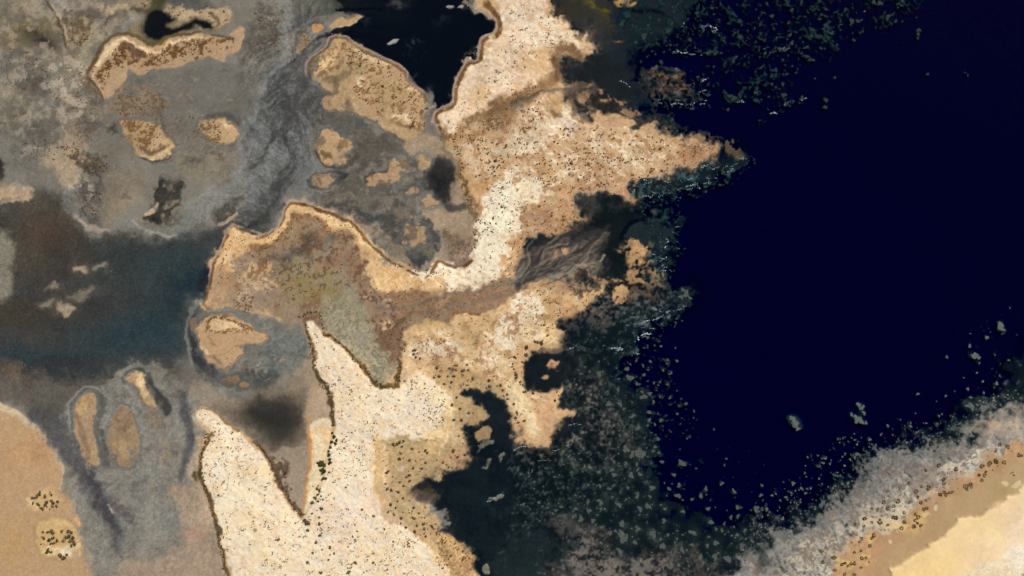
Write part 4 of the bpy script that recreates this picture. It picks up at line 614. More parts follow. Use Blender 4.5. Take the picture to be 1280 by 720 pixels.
# lagoon islet below the arc
islet('wedge', "I 1000,180 1040,140 1120,140 1220,175 1275,210 1320,225 1335,250 1310,275 1260,285 1200,300 1215,335 1190,350 1150,390 1100,412 1050,385 1022,330 1000,260 990,215", (196, 158, 116), warp=1.2); core("I 1040,160 1100,150 1200,190 1260,215 1200,225 1120,215 1060,215 1035,200", (222, 188, 140)); stroke("I 1030,215 1045,160 1090,145 1150,160 1210,190 1265,215", 4, (116, 80, 44), soft=1.3, warp=2, op=.8, nz=(N25, -.5, .5)); stroke("I 1050,210 1100,215 1170,215 1230,220", 4, (112, 80, 44), soft=1.3, warp=2.5, op=.7, nz=(N25, -.3, .5)); stroke("I 1040,358 1090,338 1160,305 1240,285", 2, (150, 120, 88), soft=1.2, op=.7); tb('I', 1090, 375, 14, 18, 0, (128, 96, 66), op=.8); tb('I', 1150, 355, 8, 8, 0, (150, 112, 80)); core("I 1005,260 1040,310 1050,345 1030,335", (220, 184, 150)); tb('I', 1070, 300, 16, 8, 30, (150, 122, 92), op=.7); stroke("I 1085,300 1045,250", 2, (150, 116, 82), op=.6)
stroke("I 1200,300 1280,285 J 20,295 60,280", 2, (110, 106, 100), soft=2, op=.6)
islet('thumb', "I 950,165 968,142 985,150 985,180 970,215 955,205", (128, 106, 88), warp=.8); islet('rusty_lump', "I 1100,455 1130,430 1195,425 1210,445 1180,470 1120,470", (150, 116, 84)); tb('I', 1140, 455, 26, 10, 0, (112, 84, 60), op=.7); islet('rusty_lump_small', "I 1205,470 1230,458 1252,475 1245,495 1215,495", (158, 124, 90), warp=1); tb('I', 1170, 492, 12, 8, 0, (184, 152, 110)); tb('I', 1260, 400, 40, 16, 20, (140, 110, 92), op=.7, nz=(N25, -.1, .5)); tb('I', 1080, 440, 120, 40, 5, (84, 86, 84), op=.5)
fill("B 400,190 480,215 640,310 760,400 845,500 840,640 700,620 560,520 460,420 470,300", (112, 80, 46), soft=5, warp=4, op=.62, tex=.1, nz=(NC + .35 * N10, .75, .4)); fill("B 400,190 480,215 640,310 760,400 845,500 840,640 700,620 560,520 460,420", (208, 176, 130), soft=5, warp=4, op=.6, nz=(-NC, .6, .5))
fill("B 265,320 300,285 355,240 370,200 400,190 440,240 390,340 300,380", (130, 92, 56), soft=3, op=.7, nz=(NC, .5, .4))
fill("A 480,380 540,290 620,220 750,260 860,225 1130,190 1150,240 900,300 700,330 560,340 520,440", (86, 58, 30), soft=4, warp=4, op=.8, nz=(NC, .45, .4))
for s in ["A 600,620 760,625 860,720 E 800,60 690,60", "A 1005,610 1080,595 1110,710 1000,680", "A 560,480 680,440 840,500 760,580 640,590", "A 320,80 430,60 490,130 440,220 360,230", "E 370,60 520,60 540,130 420,140"]: fill(s, (104, 76, 48), soft=5, warp=5, op=.7, nz=(NC, .4, .45))
# finger bars
stroke("I 350,720 355,600 390,530 440,500 500,530 510,580 490,660 490,720 M 500,60", [5, 5, 5, 5, 7, 6, 4], (80, 80, 72), soft=2.5, op=.85); stroke("M 375,0 I 342,700 345,590 380,520 440,488 510,520", 3, (150, 150, 138), soft=1.5, op=.7)
islet('long_finger', "I 372,660 390,560 430,530 465,532 485,560 480,600 465,650 462,700 M 478,40 490,120 490,175 468,185 440,165 415,100 395,50 375,5", (178, 146, 108)); core("I 380,580 440,540 480,560 460,600 400,640", (192, 152, 106), op=.7); stroke("I 385,640 395,680 M 405,0 430,60 440,130", 5, (134, 104, 78), soft=2.5, op=.7); tb('I', 445, 560, 20, 12, 0, (160, 124, 82), op=.6)
stroke("I 620,480 615,450 650,415 700,402 728,440 760,520 820,580 840,620", [4, 4, 5, 6, 12, 16, 14, 6], (54, 54, 50), soft=2.2, op=.9); stroke("I 640,505 605,465 625,420 690,390 730,410", 3, (142, 142, 130), soft=1.5, op=.6)
islet('bent_finger', "I 635,455 665,425 700,415 715,440 712,480 740,515 765,560 770,590 745,590 700,530 650,480", (190, 156, 110)); core("I 690,420 705,450 705,490 740,530 720,530 680,480", (222, 190, 140)); stroke("I 660,480 700,530 740,585 760,620", 4, (120, 92, 70), soft=2, op=.6); fill("I 740,590 780,600 830,680 800,720 760,700", (146, 118, 92), soft=4, op=.7)
islet('brown_finger', "I 562,640 600,595 635,615 660,660 680,720 M 690,70 680,150 645,172 600,160 565,110 545,60 I 548,700", (158, 130, 98)); core("I 570,640 600,605 640,640 650,700 590,700", (132, 104, 80), op=.8); core("M 560,40 640,40 660,120 620,140", (178, 146, 100), op=.6); tb('I', 600, 660, 20, 30, 0, (164, 130, 98), op=.7); stroke("I 545,690 570,620 605,585 650,620", 2, (146, 140, 126), soft=1.2, op=.6)
# shoals in the lagoon
for k, (s, x, y, rx, ry, a, c) in enumerate([('E', 412, 630, 36, 24, 10, (172, 150, 118)), ('E', 498, 612, 26, 14, 0, (132, 130, 116)), ('I', 312, 112, 50, 20, 4, (168, 150, 124)), ('I', 226, 85, 30, 16, -10, (132, 124, 108)), ('I', 405, 32, 68, 15, -18, (120, 112, 98)), ('E', 280, 712, 32, 10, 0, (140, 128, 110))]):
    tb(s, x, y, rx * 1.7, ry * 1.8, a, (96, 88, 76), op=.75, warp=3)
    ox, oy = OFF[s]; q = []
    for i in range(10):
        t = i * math.tau / 10; r = 1 + .14 * math.sin(3 * t + k); ca, sa = math.cos(math.radians(a)), math.sin(math.radians(a))
        u, v = rx * r * math.cos(t) / 4, ry * r * math.sin(t) / 4
        q.append((ox + x / 4 + u * ca - v * sa, oy + y / 4 + u * sa + v * ca))
    islet('shoal%d' % k, q, c, warp=2.2, soft=3.6)
tb('E', 550, 640, 40, 10, 20, (88, 90, 84), op=.7); stroke("I 340,50 420,30 460,10", 6, (112, 108, 96), soft=4, op=.5)
# ---- shore in the south east
fill("P -200,700 0,560 60,480 200,470 270,390 400,300 440,240 480,190 560,115 640,85 700,100 800,90 880,45 960,90 1020,20 L 1000,700 1040,650 1120,600 1180,585 1250,600 1290,560 1500,520 1500,800 P 300,1000 -400,1000", (126, 124, 121), soft=5, warp=9, op=.92, tex=.12, nz=(BE + .5 * N10 + .4 * NC, -1.5, .7))
fill("P -100,640 60,560 200,500 300,420 420,330 500,260 600,180 760,150 900,130 1020,80 1140,0 1280,-60 1500,-60 1500,400 300,1000 -200,1000", (158, 153, 144), soft=9, warp=8, op=.8, tex=.1, nz=(.6 * BE + .5 * NC, -.9, .9))
fill("P 60,720 160,620 280,540 330,480 440,400 560,330 640,260 720,230 820,190 900,160 1010,130 1040,80 1150,40 1280,-10 1280,60 1160,90 1060,190 960,230 820,290 700,400 600,470 480,520 400,600 330,740 200,900", (218, 202, 172), soft=7, warp=7, op=.85, tex=.08, nz=(.7 * BE + .6 * NC, -.45, .8))
fill("P 800,200 880,170 1000,140 1040,90 1120,100 1140,120 1060,160 1040,190 960,220 860,230", (232, 214, 182), soft=3, warp=4, op=.9, tex=.06); fill("P 440,420 500,380 640,360 700,320 690,380 600,450 500,470", (216, 200, 166), soft=4, warp=5, op=.75, tex=.08, nz=(N10, -.7, .6))
fill("P 620,90 700,110 860,100 880,50 940,90 1020,60 960,150 860,160 720,200 600,220", (124, 122, 118), soft=5, warp=5, op=.7, tex=.1, nz=(N10, -.6, .8))
fill("P 780,190 850,200 850,260 800,290 720,300 740,230", (140, 124, 110), soft=4, warp=4, op=.8)
fill("P 330,760 350,690 390,600 400,570 470,520 560,490 640,460 700,390 760,310 850,270 940,250 1000,215 1050,170 1090,120 1150,80 1180,40 1240,25 1290,50 1500,-60 1500,400 1000,1000 300,1000", (188, 148, 107), soft=5, warp=6, op=.95, tex=.04)
tb('P', 960, 235, 90, 26, -20, (194, 148, 108), op=.6); tb('P', 1230, 70, 60, 30, -20, (194, 146, 104), op=.6); tb('P', 360, 660, 50, 60, 0, (190, 146, 96), op=.6)
fill("P 620,560 760,470 840,380 860,330 960,300 1060,260 1160,190 1290,110 1500,60 1500,400 1100,600 700,800 500,760", (184, 156, 114), soft=9, warp=5, op=.9, tex=.03); tb('P', 560, 600, 90, 60, -40, (186, 144, 108), op=.6); tb('P', 1160, 300, 50, 60, 0, (190, 160, 104), op=.5); tb('P', 800, 480, 80, 50, -40, (186, 150, 112), op=.5)
DUNE = "P 600,1000 612,725 603,682 640,672 690,640 740,605 795,590 800,565 850,545 895,500 925,470 945,440 985,430 1030,430 1070,420 1090,395 1130,385 1180,350 1190,315 1230,318 1245,290 1300,260 1500,200 1500,1000"
fill(DUNE, (248, 216, 160), soft=2.2, warp=.9, op=.98, tex=.02)
tb('P', 1080, 560, 90, 70, 20, (248, 220, 176), op=.7); tb('P', 1240, 480, 80, 180, 15, (246, 220, 188), op=.9); tb('P', 1270, 640, 60, 90, 0, (248, 230, 204), op=.8); tb('P', 800, 680, 160, 60, -10, (242, 206, 140), op=.6); tb('P', 1180, 410, 60, 40, 0, (244, 212, 166), op=.7); tb('P', 1040, 660, 60, 40, 30, (244, 210, 176), op=.7); tb('P', 1140, 510, 80, 30, 30, (250, 222, 160), op=.6)
for P in ["P 1170,245 1190,242 1198,260 1180,265", "P 1215,268 1240,248 1260,250 1255,275 1225,280", "P 600,540 612,537 622,553 610,556", "P 775,415 800,405 805,415 780,432", "P 835,365 850,360 850,380 838,390"]:
    fill(P, (228, 204, 160), soft=.9, warp=1, op=.85)
RF = "P -200,680 0,560 60,480 200,470 270,390 400,300 440,240 480,190 560,115 640,85 880,45 1020,20 L 1040,650 1250,600 1500,520 1500,640 P 1280,20 1000,190 700,340 420,520 280,720"
fill("P 300,760 420,520 640,350 860,215 1060,100 1290,-20 1290,80 1090,190 860,310 700,440 500,570 400,720", (198, 166, 128), soft=10, warp=8, op=.4, tex=.08, nz=(NC, .1, .7))
fill(RF, (84, 84, 84), soft=4, warp=6, op=.55, tex=.1, nz=(NC, .35, .5)); fill(RF, (176, 168, 152), soft=4, warp=6, op=.5, tex=.1, nz=(-NC, .55, .5)); fill(RF, (120, 100, 88), soft=4, warp=6, op=.5, nz=(N10 + .8 * NC, .9, .5))
fill("P -260,600 -40,500 160,380 340,230 480,100 660,20 900,-30 L 1020,640 1160,540 1290,500 1290,600 P 960,80 600,160 400,330 200,500 0,600", (96, 102, 96), soft=6, warp=7, op=.8, tex=.15, nz=(NC + .5 * BE, .75, .35))
_r = random.Random(12)
for k in range(260):
    t = _r.random(); x = 985 + 300 * t + _r.gauss(0, 12); y = 702 - 175 * t + _r.gauss(0, 17) - 14; R_ = _r.uniform(1.2, 3.0)
    if x + y * 1.7 > 2230 - 0 and _r.random() < .5: continue
    blob(x, y, R_ * 1.3, R_ * 1.2, 0, (168, 160, 146), op=.5, warp=1.2, tex=0); blob(x, y, R_ * .75, R_ * .65, 0, (92, 84, 80), op=.6, warp=1.0, tex=0)
for x, y, rx, ry in [(745, 440, 40, 50), (625, 470, 70, 22), (495, 635, 30, 22), (520, 540, 22, 34), (400, 660, 50, 16), (790, 415, 22, 12), (680, 470, 20, 14)]:
    tb('P', x, y, rx, ry, 10, (226, 192, 118), op=.75, warp=3, nz=(NC, -.6, .7))
# corals and weed reach right to the foot of the shore
fill("L 1030,690 1080,640 1150,600 1230,590 1280,620 1280,760 1160,770 1040,740", (150, 136, 120), soft=4, warp=4, op=.8, tex=.16, nz=(N5, -.6, .6)); tb('L', 1240, 690, 60, 40, -20, (206, 180, 146), op=.8, nz=(N5, -.5, .6)); tb('L', 1110, 685, 40, 16, -10, (196, 164, 126), op=.7, nz=(N5, -.6, .6))
for s in ["K 630,265 640,235 700,226", "K 560,190 690,165 860,95", "K 480,310 560,305 630,320", "K 690,100 760,115", "C 930,400 980,395 970,455 900,545 740,515", "C 940,135 1030,145", "C 800,255 920,275", "G 640,265 740,245 860,212 1000,190 1110,130 1170,70", "G 860,175 1000,110 1060,105", "G 760,500 700,550 750,640", "G 600,250 700,200 800,180 900,140 1000,90", "G 660,280 760,250 850,225 940,200 1040,170", "D -20,250 60,245 110,240", "D 0,570 90,520 180,495"]:
    stroke(s, 6, (66, 94, 98), soft=4, warp=4, op=.8, nz=(NC, .5, .4))
for s in ["K 230,120 420,60 600,20 760,0 880,40 640,190 420,130 230,200", "K 400,400 560,560 600,720 O 640,120 420,160 200,180 60,120 200,60 K 330,620 260,480", "O 200,560 420,480 560,590 860,600 1100,720 200,760", "C 640,340 760,290 980,480 900,540 700,500"]:
    fill(s, (108, 104, 97), soft=8, warp=7, op=.55, tex=.1, nz=(NC + .3 * N10, .95, .4)); fill(s, (18, 24, 26), soft=8, warp=7, op=.45, nz=(-NC - .3 * N10, .9, .4))
# streaks drawn out along the tidal flow: noise smeared along the lines of equal potential round the islets
PHI = (GX * .6 + GY * .2) / 50 + .5 * fbm(110, 151, 2) + .12 * fbm(40, 152, 2)
for s in ISL.values():
    PHI = PHI + 1.1 * mask(s, 1, 7, 5)
PHI = PHI - 1.2 * mask(LAND, 1, 14)
dy_, dx_ = np.gradient(PHI.astype(np.float32)); nn = np.sqrt(dx_ * dx_ + dy_ * dy_) + 1e-5; fx_, fy_ = (-dy_ / nn).astype(np.float32), (dx_ / nn).astype(np.float32)
src = fbm(3.2, 153, 2) + .5 * WH; acc = src.copy()
for sg in (1, -1):
    px, py = GX - X0, GY - Y0
    for k in range(9):
        xi = np.clip(px + .5, 0, NX - 1).astype(np.int32); yi = np.clip(py + .5, 0, NY - 1).astype(np.int32)
        px = px + sg * 1.7 * fx_[yi, xi]; py = py + sg * 1.7 * fy_[yi, xi]
        acc += src[np.clip(py + .5, 0, NY - 1).astype(np.int32), np.clip(px + .5, 0, NX - 1).astype(np.int32)]
FLOW = ((acc - acc.mean()) / acc.std()).astype(np.float32)
ST = (.7 * FLOW + .5 * NC + .4 * WH).astype(np.float32); SU = ST
fill("B 60,-40 330,60 330,330 330,720 F 300,60 100,300 -40,420 E 1050,410 900,430 1180,180 1270,20 A 1240,400 1270,100", (142, 144, 142), soft=12, warp=8, op=.3, nz=(ST, .5, .7)); fill("B 60,-40 330,60 330,720 F 300,60 100,300 -40,420 E 1050,410 900,430 1180,180 1270,20 A 1240,400", (62, 64, 66), soft=12, warp=8, op=.28, nz=(-ST, .7, .6))
fill("A 0,0 700,0 420,300 460,560 330,720 0,720", (88, 80, 66), soft=8, warp=8, op=.5, nz=(N10 + .7 * NC, .8, .5)); fill("A 0,0 700,0 420,300 460,560 330,720 0,720", (192, 168, 138), soft=8, warp=8, op=.5, nz=(-N10 - .7 * NC, .8, .5))
fill("A 620,420 1190,330 1280,560 900,720 700,600 E 300,0 900,60 1000,200 760,380 500,400 360,200", (84, 78, 68), soft=8, warp=8, op=.2, nz=(SU, .9, .5)); fill("A 620,420 1190,330 1280,560 900,720 E 300,0 900,60 1000,200 760,380 500,400", (150, 138, 120), soft=8, warp=8, op=.2, nz=(-SU, .9, .5))
fill("F 340,100 760,40 860,300 900,480 800,560 560,440 380,320 B 330,600 640,640", (64, 62, 58), soft=6, warp=6, op=.5, nz=(N10 + .8 * NC, .8, .5)); fill("F 340,100 760,40 860,300 900,480 800,560 560,440 380,320", (140, 124, 102), soft=6, warp=6, op=.4, nz=(-NC, .9, .4))
fill("I 360,600 520,480 720,380 1000,560 M 1000,260 900,500 600,660 440,640 300,280", (156, 156, 148), soft=8, warp=6, op=.12, nz=(ST, .6, .6)); fill("I 360,600 520,480 720,380 1000,560 M 1000,260 900,500 600,660 440,640 300,280", (100, 100, 100), soft=8, warp=6, op=.12, nz=(-ST, .6, .6))
for s, w, c, o in [("F 60,-140 100,-60 70,20 20,80 -30,130", [1, 3, 3.5, 2], (60, 60, 60), .7), ("F 150,-200 160,-80 140,-10 170,60 150,140 110,220 90,300 30,360 -60,420", [2, 3, 4, 5, 7, 8], (62, 63, 64), .6), ("B 330,300 250,380 200,480 190,600 230,700", [5, 7, 8, 3], (66, 66, 66), .6), ("B 90,700 140,620 150,520 120,430 160,330 240,250", [3, 5, 6, 4, 3], (62, 63, 64), .55),
                   ("A 1290,560 1230,640 1200,720 E 1230,60 1190,160 1100,220 1000,260 920,340", [8, 9, 8, 6, 4], (142, 142, 136), .5), ("B 170,0 150,120 140,220 120,330 40,420 0,520", [4, 5, 7, 8, 6], (146, 144, 138), .5), ("F 250,250 340,250 460,240 560,240", [3, 5, 3], (76, 74, 68), .5), ("F 450,60 520,120 500,200 420,250", [3, 4, 3], (72, 70, 62), .5), ("F 600,260 700,240 790,200", [2, 3, 2], (66, 64, 60), .6), ("M 640,60 700,200 690,340 620,480 600,640", [5, 8, 9, 7, 4], (108, 106, 104), .45), ("M 800,60 770,200 800,330 860,420 900,480", [4, 7, 6, 4], (116, 120, 116), .5), ("I 520,480 540,560 530,640 M 520,40", [3, 5, 4], (150, 150, 142), .5), ("I 700,560 660,600 690,680 M 720,60", [4, 6, 5], (148, 148, 138), .45)]:
    stroke(s, w, c, soft=2.5, warp=3.5, op=o)
mottle(MARSH, (136, 126, 116), (N24 + .6 * NC, .4, .7), .5); mottle("F 150,480 420,440 560,600 560,720 J 560,0 640,60 720,240 640,380 560,120 440,0 240,20 F 60,640", (92, 66, 46), (NC + .3 * N10, .95, .35), .7); mottle("E 1240,540 F 60,500 200,400 380,460 F 60,640 E 1180,720", (120, 92, 64), (NC, .8, .4), .6)
# ---- grain of the mud and mat flats
FL = np.clip(1 - mask(LAND, 1.3, 2) - mask("P 330,760 400,570 700,390 1000,215 1290,50 1500,400 300,1000", 2, 3) - mask(SEA, 4, 6), 0, 1)
LG = mask(LAGOON, 4, 9)
PL = mask(POOL, 1, 2)
NOT = 1 - mask("I -340,480 0,555 130,655 M 240,30 300,150 320,220 345,322 390,430 402,560 460,720 480,1000 -340,1000", 2, 4)
for s in ISL.values(): NOT = NOT * (1 - .8 * mask(s, 1.5, 2))
_g = (ALB @ np.array([.3, .55, .15], np.float32))[..., None] * np.array([1.0, 1.005, .975], np.float32)
_k = (FL * NOT * (1 - LG))[..., None] * .28; ALB[:] = ALB * (1 - _k) + _g * _k * 1.03
FLATG = .03 * WH + .015 * N25 + .014 * FLOW * NOT
ALB *= (1 + (FL * (1 - .45 * PL) * (FLATG)))[..., None]
ALB += ((FL * (1 - PL)) * np.clip(np.random.RandomState(3).rand(NY, NX) - .985, 0, 1) / .015 * 38)[..., None].astype(np.float32) * np.array([1, .97, .9], np.float32)
ALB *= (1 + mask(LAND, 1.3, 2) * (.02 * WH + .03 * N25))[..., None]
# ------------------------------------------------------------------ what grows and lies on it: (x, y, radius, kind, zone)
RND = random.Random(21)
PLANTS, CLUMPS = [], []
CLUMPY = fbm(14, 61, 3)
def inside_sampler(s, soft=2.0):
    m = mask(s, 1.5, soft); ys, xs = np.nonzero(m > .5)
    return m, xs, ys
def grow(s, n, r0, r1, kind, zone, clump=.6, out=None, pair=.35, ang=-25, big=0.03):
    out = PLANTS if out is None else out
    m, xs, ys = inside_sampler(s)
    if kind in ('brush', 'hedge'): r0, r1, n = r0 * 1.25, r1 * 1.25, int(n * 1.25)
    if len(xs) == 0: return
    k = 0; tries = 0
    while k < n and tries < n * 12:
        tries += 1
        i = RND.randrange(len(xs)); j, q = ys[i], xs[i]
        if clump and RND.random() > 1 / (1 + math.exp(-(CLUMPY[j, q] * 2 * clump + 0.2 - .6 * clump))): continue
        x = q + X0 + RND.random() - .5; y = j + Y0 + RND.random() - .5
        r = r0 + (r1 - r0) * RND.random() ** 3
        if RND.random() < big: r = r1 * RND.uniform(1, 1.4)
        out.append((x, y, r, kind, zone)); k += 1
        while RND.random() < pair and k < n:
            d = r * RND.uniform(1.2, 2.4); a = math.radians(ang + RND.gauss(0, 35)) + (math.pi if RND.random() < .5 else 0)
            x += d * math.cos(a); y += d * math.sin(a); r = r0 + (r1 - r0) * RND.random() ** 2
            out.append((x, y, r, kind, zone)); k += 1
def along(s, step, r0, r1, kind, zone, spread=1.5):
    r0, r1 = r0 * 1.15, r1 * 1.15
    P = smooth_pts(pts(s), False, 6); acc = 0
    for a, b in zip(P[:-1], P[1:]):
        L = math.hypot(*(b - a)); acc += L
        while acc > 0:
            acc -= step * RND.uniform(.5, 1.5); t = RND.random()
            PLANTS.append((a[0] + (b[0] - a[0]) * t + RND.gauss(0, spread), a[1] + (b[1] - a[1]) * t + RND.gauss(0, spread), RND.uniform(r0, r1), kind, zone))
def at(s, items, kind, zone, out=None):
    ox, oy = OFF[s]; out = PLANTS if out is None else out
    for (x, y, r) in items: out.append((ox + x / 4, oy + y / 4, r / 4, kind, zone))
# --- named shrubs seen one by one
at('N', [(318, 152, 14), (338, 158, 15), (326, 165, 13), (330, 188, 13), (344, 196, 11), (340, 231, 11), (352, 232, 7), (334, 205, 8)], 'mangrove', 'mangrove')
at('N', [(383, 5, 9), (392, 25, 10), (380, 48, 10), (398, 55, 9), (372, 75, 9), (365, 95, 8), (366, 115, 9), (372, 135, 9), (374, 150, 10), (366, 160, 7), (404, 40, 8)], 'mangrove', 'hedge_end')
at('N', [(283, 352, 11), (300, 330, 9), (312, 345, 7), (328, 380, 10), (255, 448, 16), (244, 440, 10), (265, 455, 9), (318, 456, 10), (292, 326, 7), (310, 312, 9), (320, 295, 8), (306, 282, 8), (318, 425, 8), (262, 490, 9), (305, 550, 9), (322, 515, 9), (286, 270, 5), (312, 268, 6), (322, 283, 5), (281, 405, 7), (330, 505, 6)], 'saltbush', 'apron')
at('N', [(533, 384, 8), (592, 418, 8), (500, 650, 9), (466, 700, 11), (325, 700, 11), (372, 575, 9), (452, 274, 7), (420, 105, 5), (688, 546, 7), (644, 487, 6), (365, 636, 7), (393, 606, 7), (590, 604, 6), (116, 535, 9), (262, 648, 10), (286, 604, 7), (485, 520, 6), (440, 472, 6), (497, 460, 6), (597, 660, 6), (540, 700, 6)], 'saltbush', 'spit')
at('N', [(985, 93, 11), (1010, 124, 9), (940, 205, 11), (935, 152, 8), (850, 90, 9), (858, 102, 8), (716, 135, 9), (724, 105, 8), (768, 138, 9), (848, 153, 9), (786, 181, 8), (655, 202, 10), (766, 216, 9), (752, 224, 7), (720, 250, 7), (768, 246, 8), (738, 270, 7), (690, 62, 10), (720, 50, 10), (706, 58, 8), (740, 42, 8), (730, 70, 7), (780, 84, 8), (656, 282, 10), (650, 258, 7), (676, 292, 8), (830, 180, 7), (820, 196, 5), (965, 176, 6), (982, 178, 6), (1003, 180, 6), (1045, 113, 7), (714, 300, 8), (700, 378, 8), (672, 362, 9), (728, 432, 10), (790, 430, 10), (750, 476, 8), (836, 460, 9), (842, 482, 9), (806, 470, 7), (880, 470, 9), (850, 520, 9), (792, 496, 10), (690, 410, 8), (660, 400, 7), (724, 455, 6), (735, 330, 8), (708, 345, 7), (735, 402, 6), (790, 376, 8), (815, 405, 7), (1015, 20, 7), (1040, 30, 6), (1035, 58, 6), (1050, 5, 6), (905, 140, 5)], 'saltbush', 'east_flat')
at('J', [(1035, 413, 11), (985, 405, 9), (1000, 407, 8), (970, 403, 7), (905, 397, 10), (1086, 452, 10), (1165, 462, 9), (1168, 490, 9), (980, 470, 8), (990, 440, 9), (980, 585, 9), (990, 658, 10), (1020, 604, 8), (1064, 625, 8), (1085, 626, 6), (1028, 660, 10), (1235, 510, 8), (1222, 486, 7), (1258, 555, 7), (1256, 530, 7), (1055, 385, 7), (1240, 540, 6), (940, 480, 8), (960, 440, 7), (915, 440, 9), (1060, 410, 7), (1150, 500, 6), (1005, 545, 7), (1130, 690, 7), (1160, 690, 6), (890, 445, 8), (975, 500, 6), (1205, 490, 6), (1190, 440, 6)], 'saltbush', 'east_flat')
at('K', [(72, 294, 12), (74, 336, 11), (115, 267, 8), (130, 270, 9), (148, 273, 12), (14, 345, 8), (52, 370, 8), (20, 430, 10), (22, 445, 9), (68, 517, 9), (58, 518, 7), (106, 525, 8), (216, 561, 9), (140, 517, 7), (225, 520, 6), (235, 538, 6), (10, 580, 8), (115, 601, 6), (62, 663, 8), (25, 622, 9), (18, 648, 9), (32, 672, 7), (235, 706, 10), (160, 185, 7), (178, 237, 8), (145, 184, 6), (10, 405, 7), (40, 470, 8), (55, 485, 7), (5, 380, 7), (20, 352, 6), (30, 330, 6), (120, 130, 5), (152, 135, 6), (205, 205, 5)], 'saltbush', 'east_cape')
at('P', [(370, 662, 9), (385, 655, 8), (400, 668, 8), (415, 658, 8), (432, 656, 9), (470, 630, 9), (490, 628, 8), (505, 650, 6), (466, 676, 7), (432, 600, 7), (464, 593, 7), (470, 530, 8), (458, 550, 7), (530, 515, 10), (520, 530, 8), (510, 568, 9), (445, 517, 5), (418, 553, 6), (330, 628, 10), (275, 650, 9), (335, 690, 8), (384, 710, 8), (432, 712, 8), (270, 595, 9), (640, 428, 12), (625, 425, 9), (668, 480, 9), (600, 465, 8), (585, 492, 5), (520, 452, 7), (485, 432, 11), (560, 448, 12), (550, 385, 8), (520, 382, 7), (435, 460, 8), (740, 410, 9), (752, 425, 9), (735, 440, 8), (730, 472, 10), (765, 466, 9), (748, 455, 7), (780, 385, 8), (795, 380, 9), (682, 402, 9), (682, 450, 9), (765, 352, 9), (790, 340, 7), (708, 350, 8), (750, 325, 7), (742, 295, 10), (770, 272, 8), (805, 275, 11), (800, 287, 9), (705, 254, 8), (880, 235, 9), (880, 255, 9), (862, 312, 9), (880, 300, 9), (890, 314, 8), (905, 303, 7), (920, 300, 8), (930, 296, 5), (950, 282, 4), (985, 270, 10), (995, 282, 9), (1005, 265, 8), (1015, 260, 9), (1018, 276, 7), (1055, 215, 8), (1085, 215, 9), (1070, 240, 8), (1090, 198, 7), (1072, 168, 11), (1110, 155, 12), (1140, 145, 12), (1182, 150, 11), (1105, 165, 9), (1125, 190, 5), (1150, 168, 5), (1200, 72, 9), (1195, 68, 8), (1255, 115, 9), (1270, 118, 7), (1220, 95, 4), (1225, 200, 6), (1230, 215, 6), (1215, 205, 5), (1272, 65, 6), (1160, 62, 8), (1140, 95, 8), (1185, 125, 3), (940, 185, 9), (790, 190, 8), (855, 165, 10), (600, 380, 10), (580, 350, 10), (650, 345, 12), (600, 295, 8), (660, 280, 8), (630, 370, 9), (480, 470, 7)], 'ringbush', 'beach')
at('M', [(185, 322, 9), (195, 312, 7), (170, 330, 6), (200, 302, 7), (160, 330, 6), (228, 322, 8), (232, 350, 9), (225, 368, 8), (258, 345, 7), (265, 352, 8), (250, 300, 5), (258, 315, 6), (245, 310, 4), (290, 350, 7), (282, 370, 7), (262, 372, 7), (215, 385, 6), (235, 378, 5), (250, 388, 5), (195, 365, 7), (165, 355, 6), (185, 358, 6), (205, 380, 6)], 'saltbush', 'small_mound'); PLANTS[-23:] = [(x, y, r * 1.3, k, z) for x, y, r, k, z in PLANTS[-23:]]
at('M', [(215, 500, 6), (240, 500, 7), (260, 495, 9), (265, 508, 8), (310, 495, 7), (340, 500, 9), (355, 500, 9), (350, 520, 11), (330, 525, 9), (368, 530, 9), (355, 545, 9), (320, 545, 8), (250, 540, 9), (265, 530, 8), (285, 545, 8), (220, 530, 7), (205, 560, 5), (240, 590, 10), (235, 600, 8), (255, 600, 7), (300, 615, 9), (315, 630, 10), (325, 625, 8), (335, 615, 7), (375, 560, 8), (360, 570, 7), (370, 550, 8), (305, 620, 7), (210, 525, 5), (255, 560, 7), (270, 555, 7)], 'saltbush', 'large_mound'); PLANTS[-31:] = [(x, y, r * 1.25, k, z) for x, y, r, k, z in PLANTS[-31:]]
at('P', [(20, 60, 5)], 'saltbush', 'none') if False else None
# --- countless shrubs: white spits
SP1 = "J 265,195 310,190 420,310 520,410 620,500 760,480 800,430 880,470 930,520 970,580 950,660 890,720 N 900,60 800,45 700,15 600,60 590,260 640,440 720,480 870,600 1060,820 M 1300,1000 1150,700 1110,560 1080,400 1020,190 1060,0 I 1000,630 1100,660 N 0,90 140,340 220,440 350,200 380,60 J 395,700 395,560 345,450"
grow(SP1, 3600, .38, 1.3, 'speck', 'spit', clump=.8, pair=.45, big=.02)
grow("J 740,440 830,450 930,520 960,590 920,680 860,720 800,600 740,520", 130, .6, 1.4, 'saltbush', 'spit', clump=.3)
grow("M 1050,40 1280,0 1280,400 1160,560 1100,420", 130, .5, 1.3, 'speck', 'spit', clump=.6, pair=.6)
grow("N 380,60 600,20 600,300 480,250 360,200", 90, .6, 1.2, 'saltbush', 'spit', clump=.4)
grow("N 130,440 660,440 980,700 400,760", 120, .6, 1.4, 'saltbush', 'spit', clump=.4)
grow("F 1120,180 1290,120 G 120,160 180,210 100,300 60,330 0,480 -20,600 K 0,0 F 1240,740 900,720 800,680 920,600 1020,640 1120,540 1110,420 1160,280", 420, .5, 1.3, 'saltbush', 'middle_spit', clump=.5, pair=.4)
grow("F 1150,220 1280,180 1290,420 1140,460", 90, .7, 1.5, 'saltbush', 'middle_spit', clump=.4)
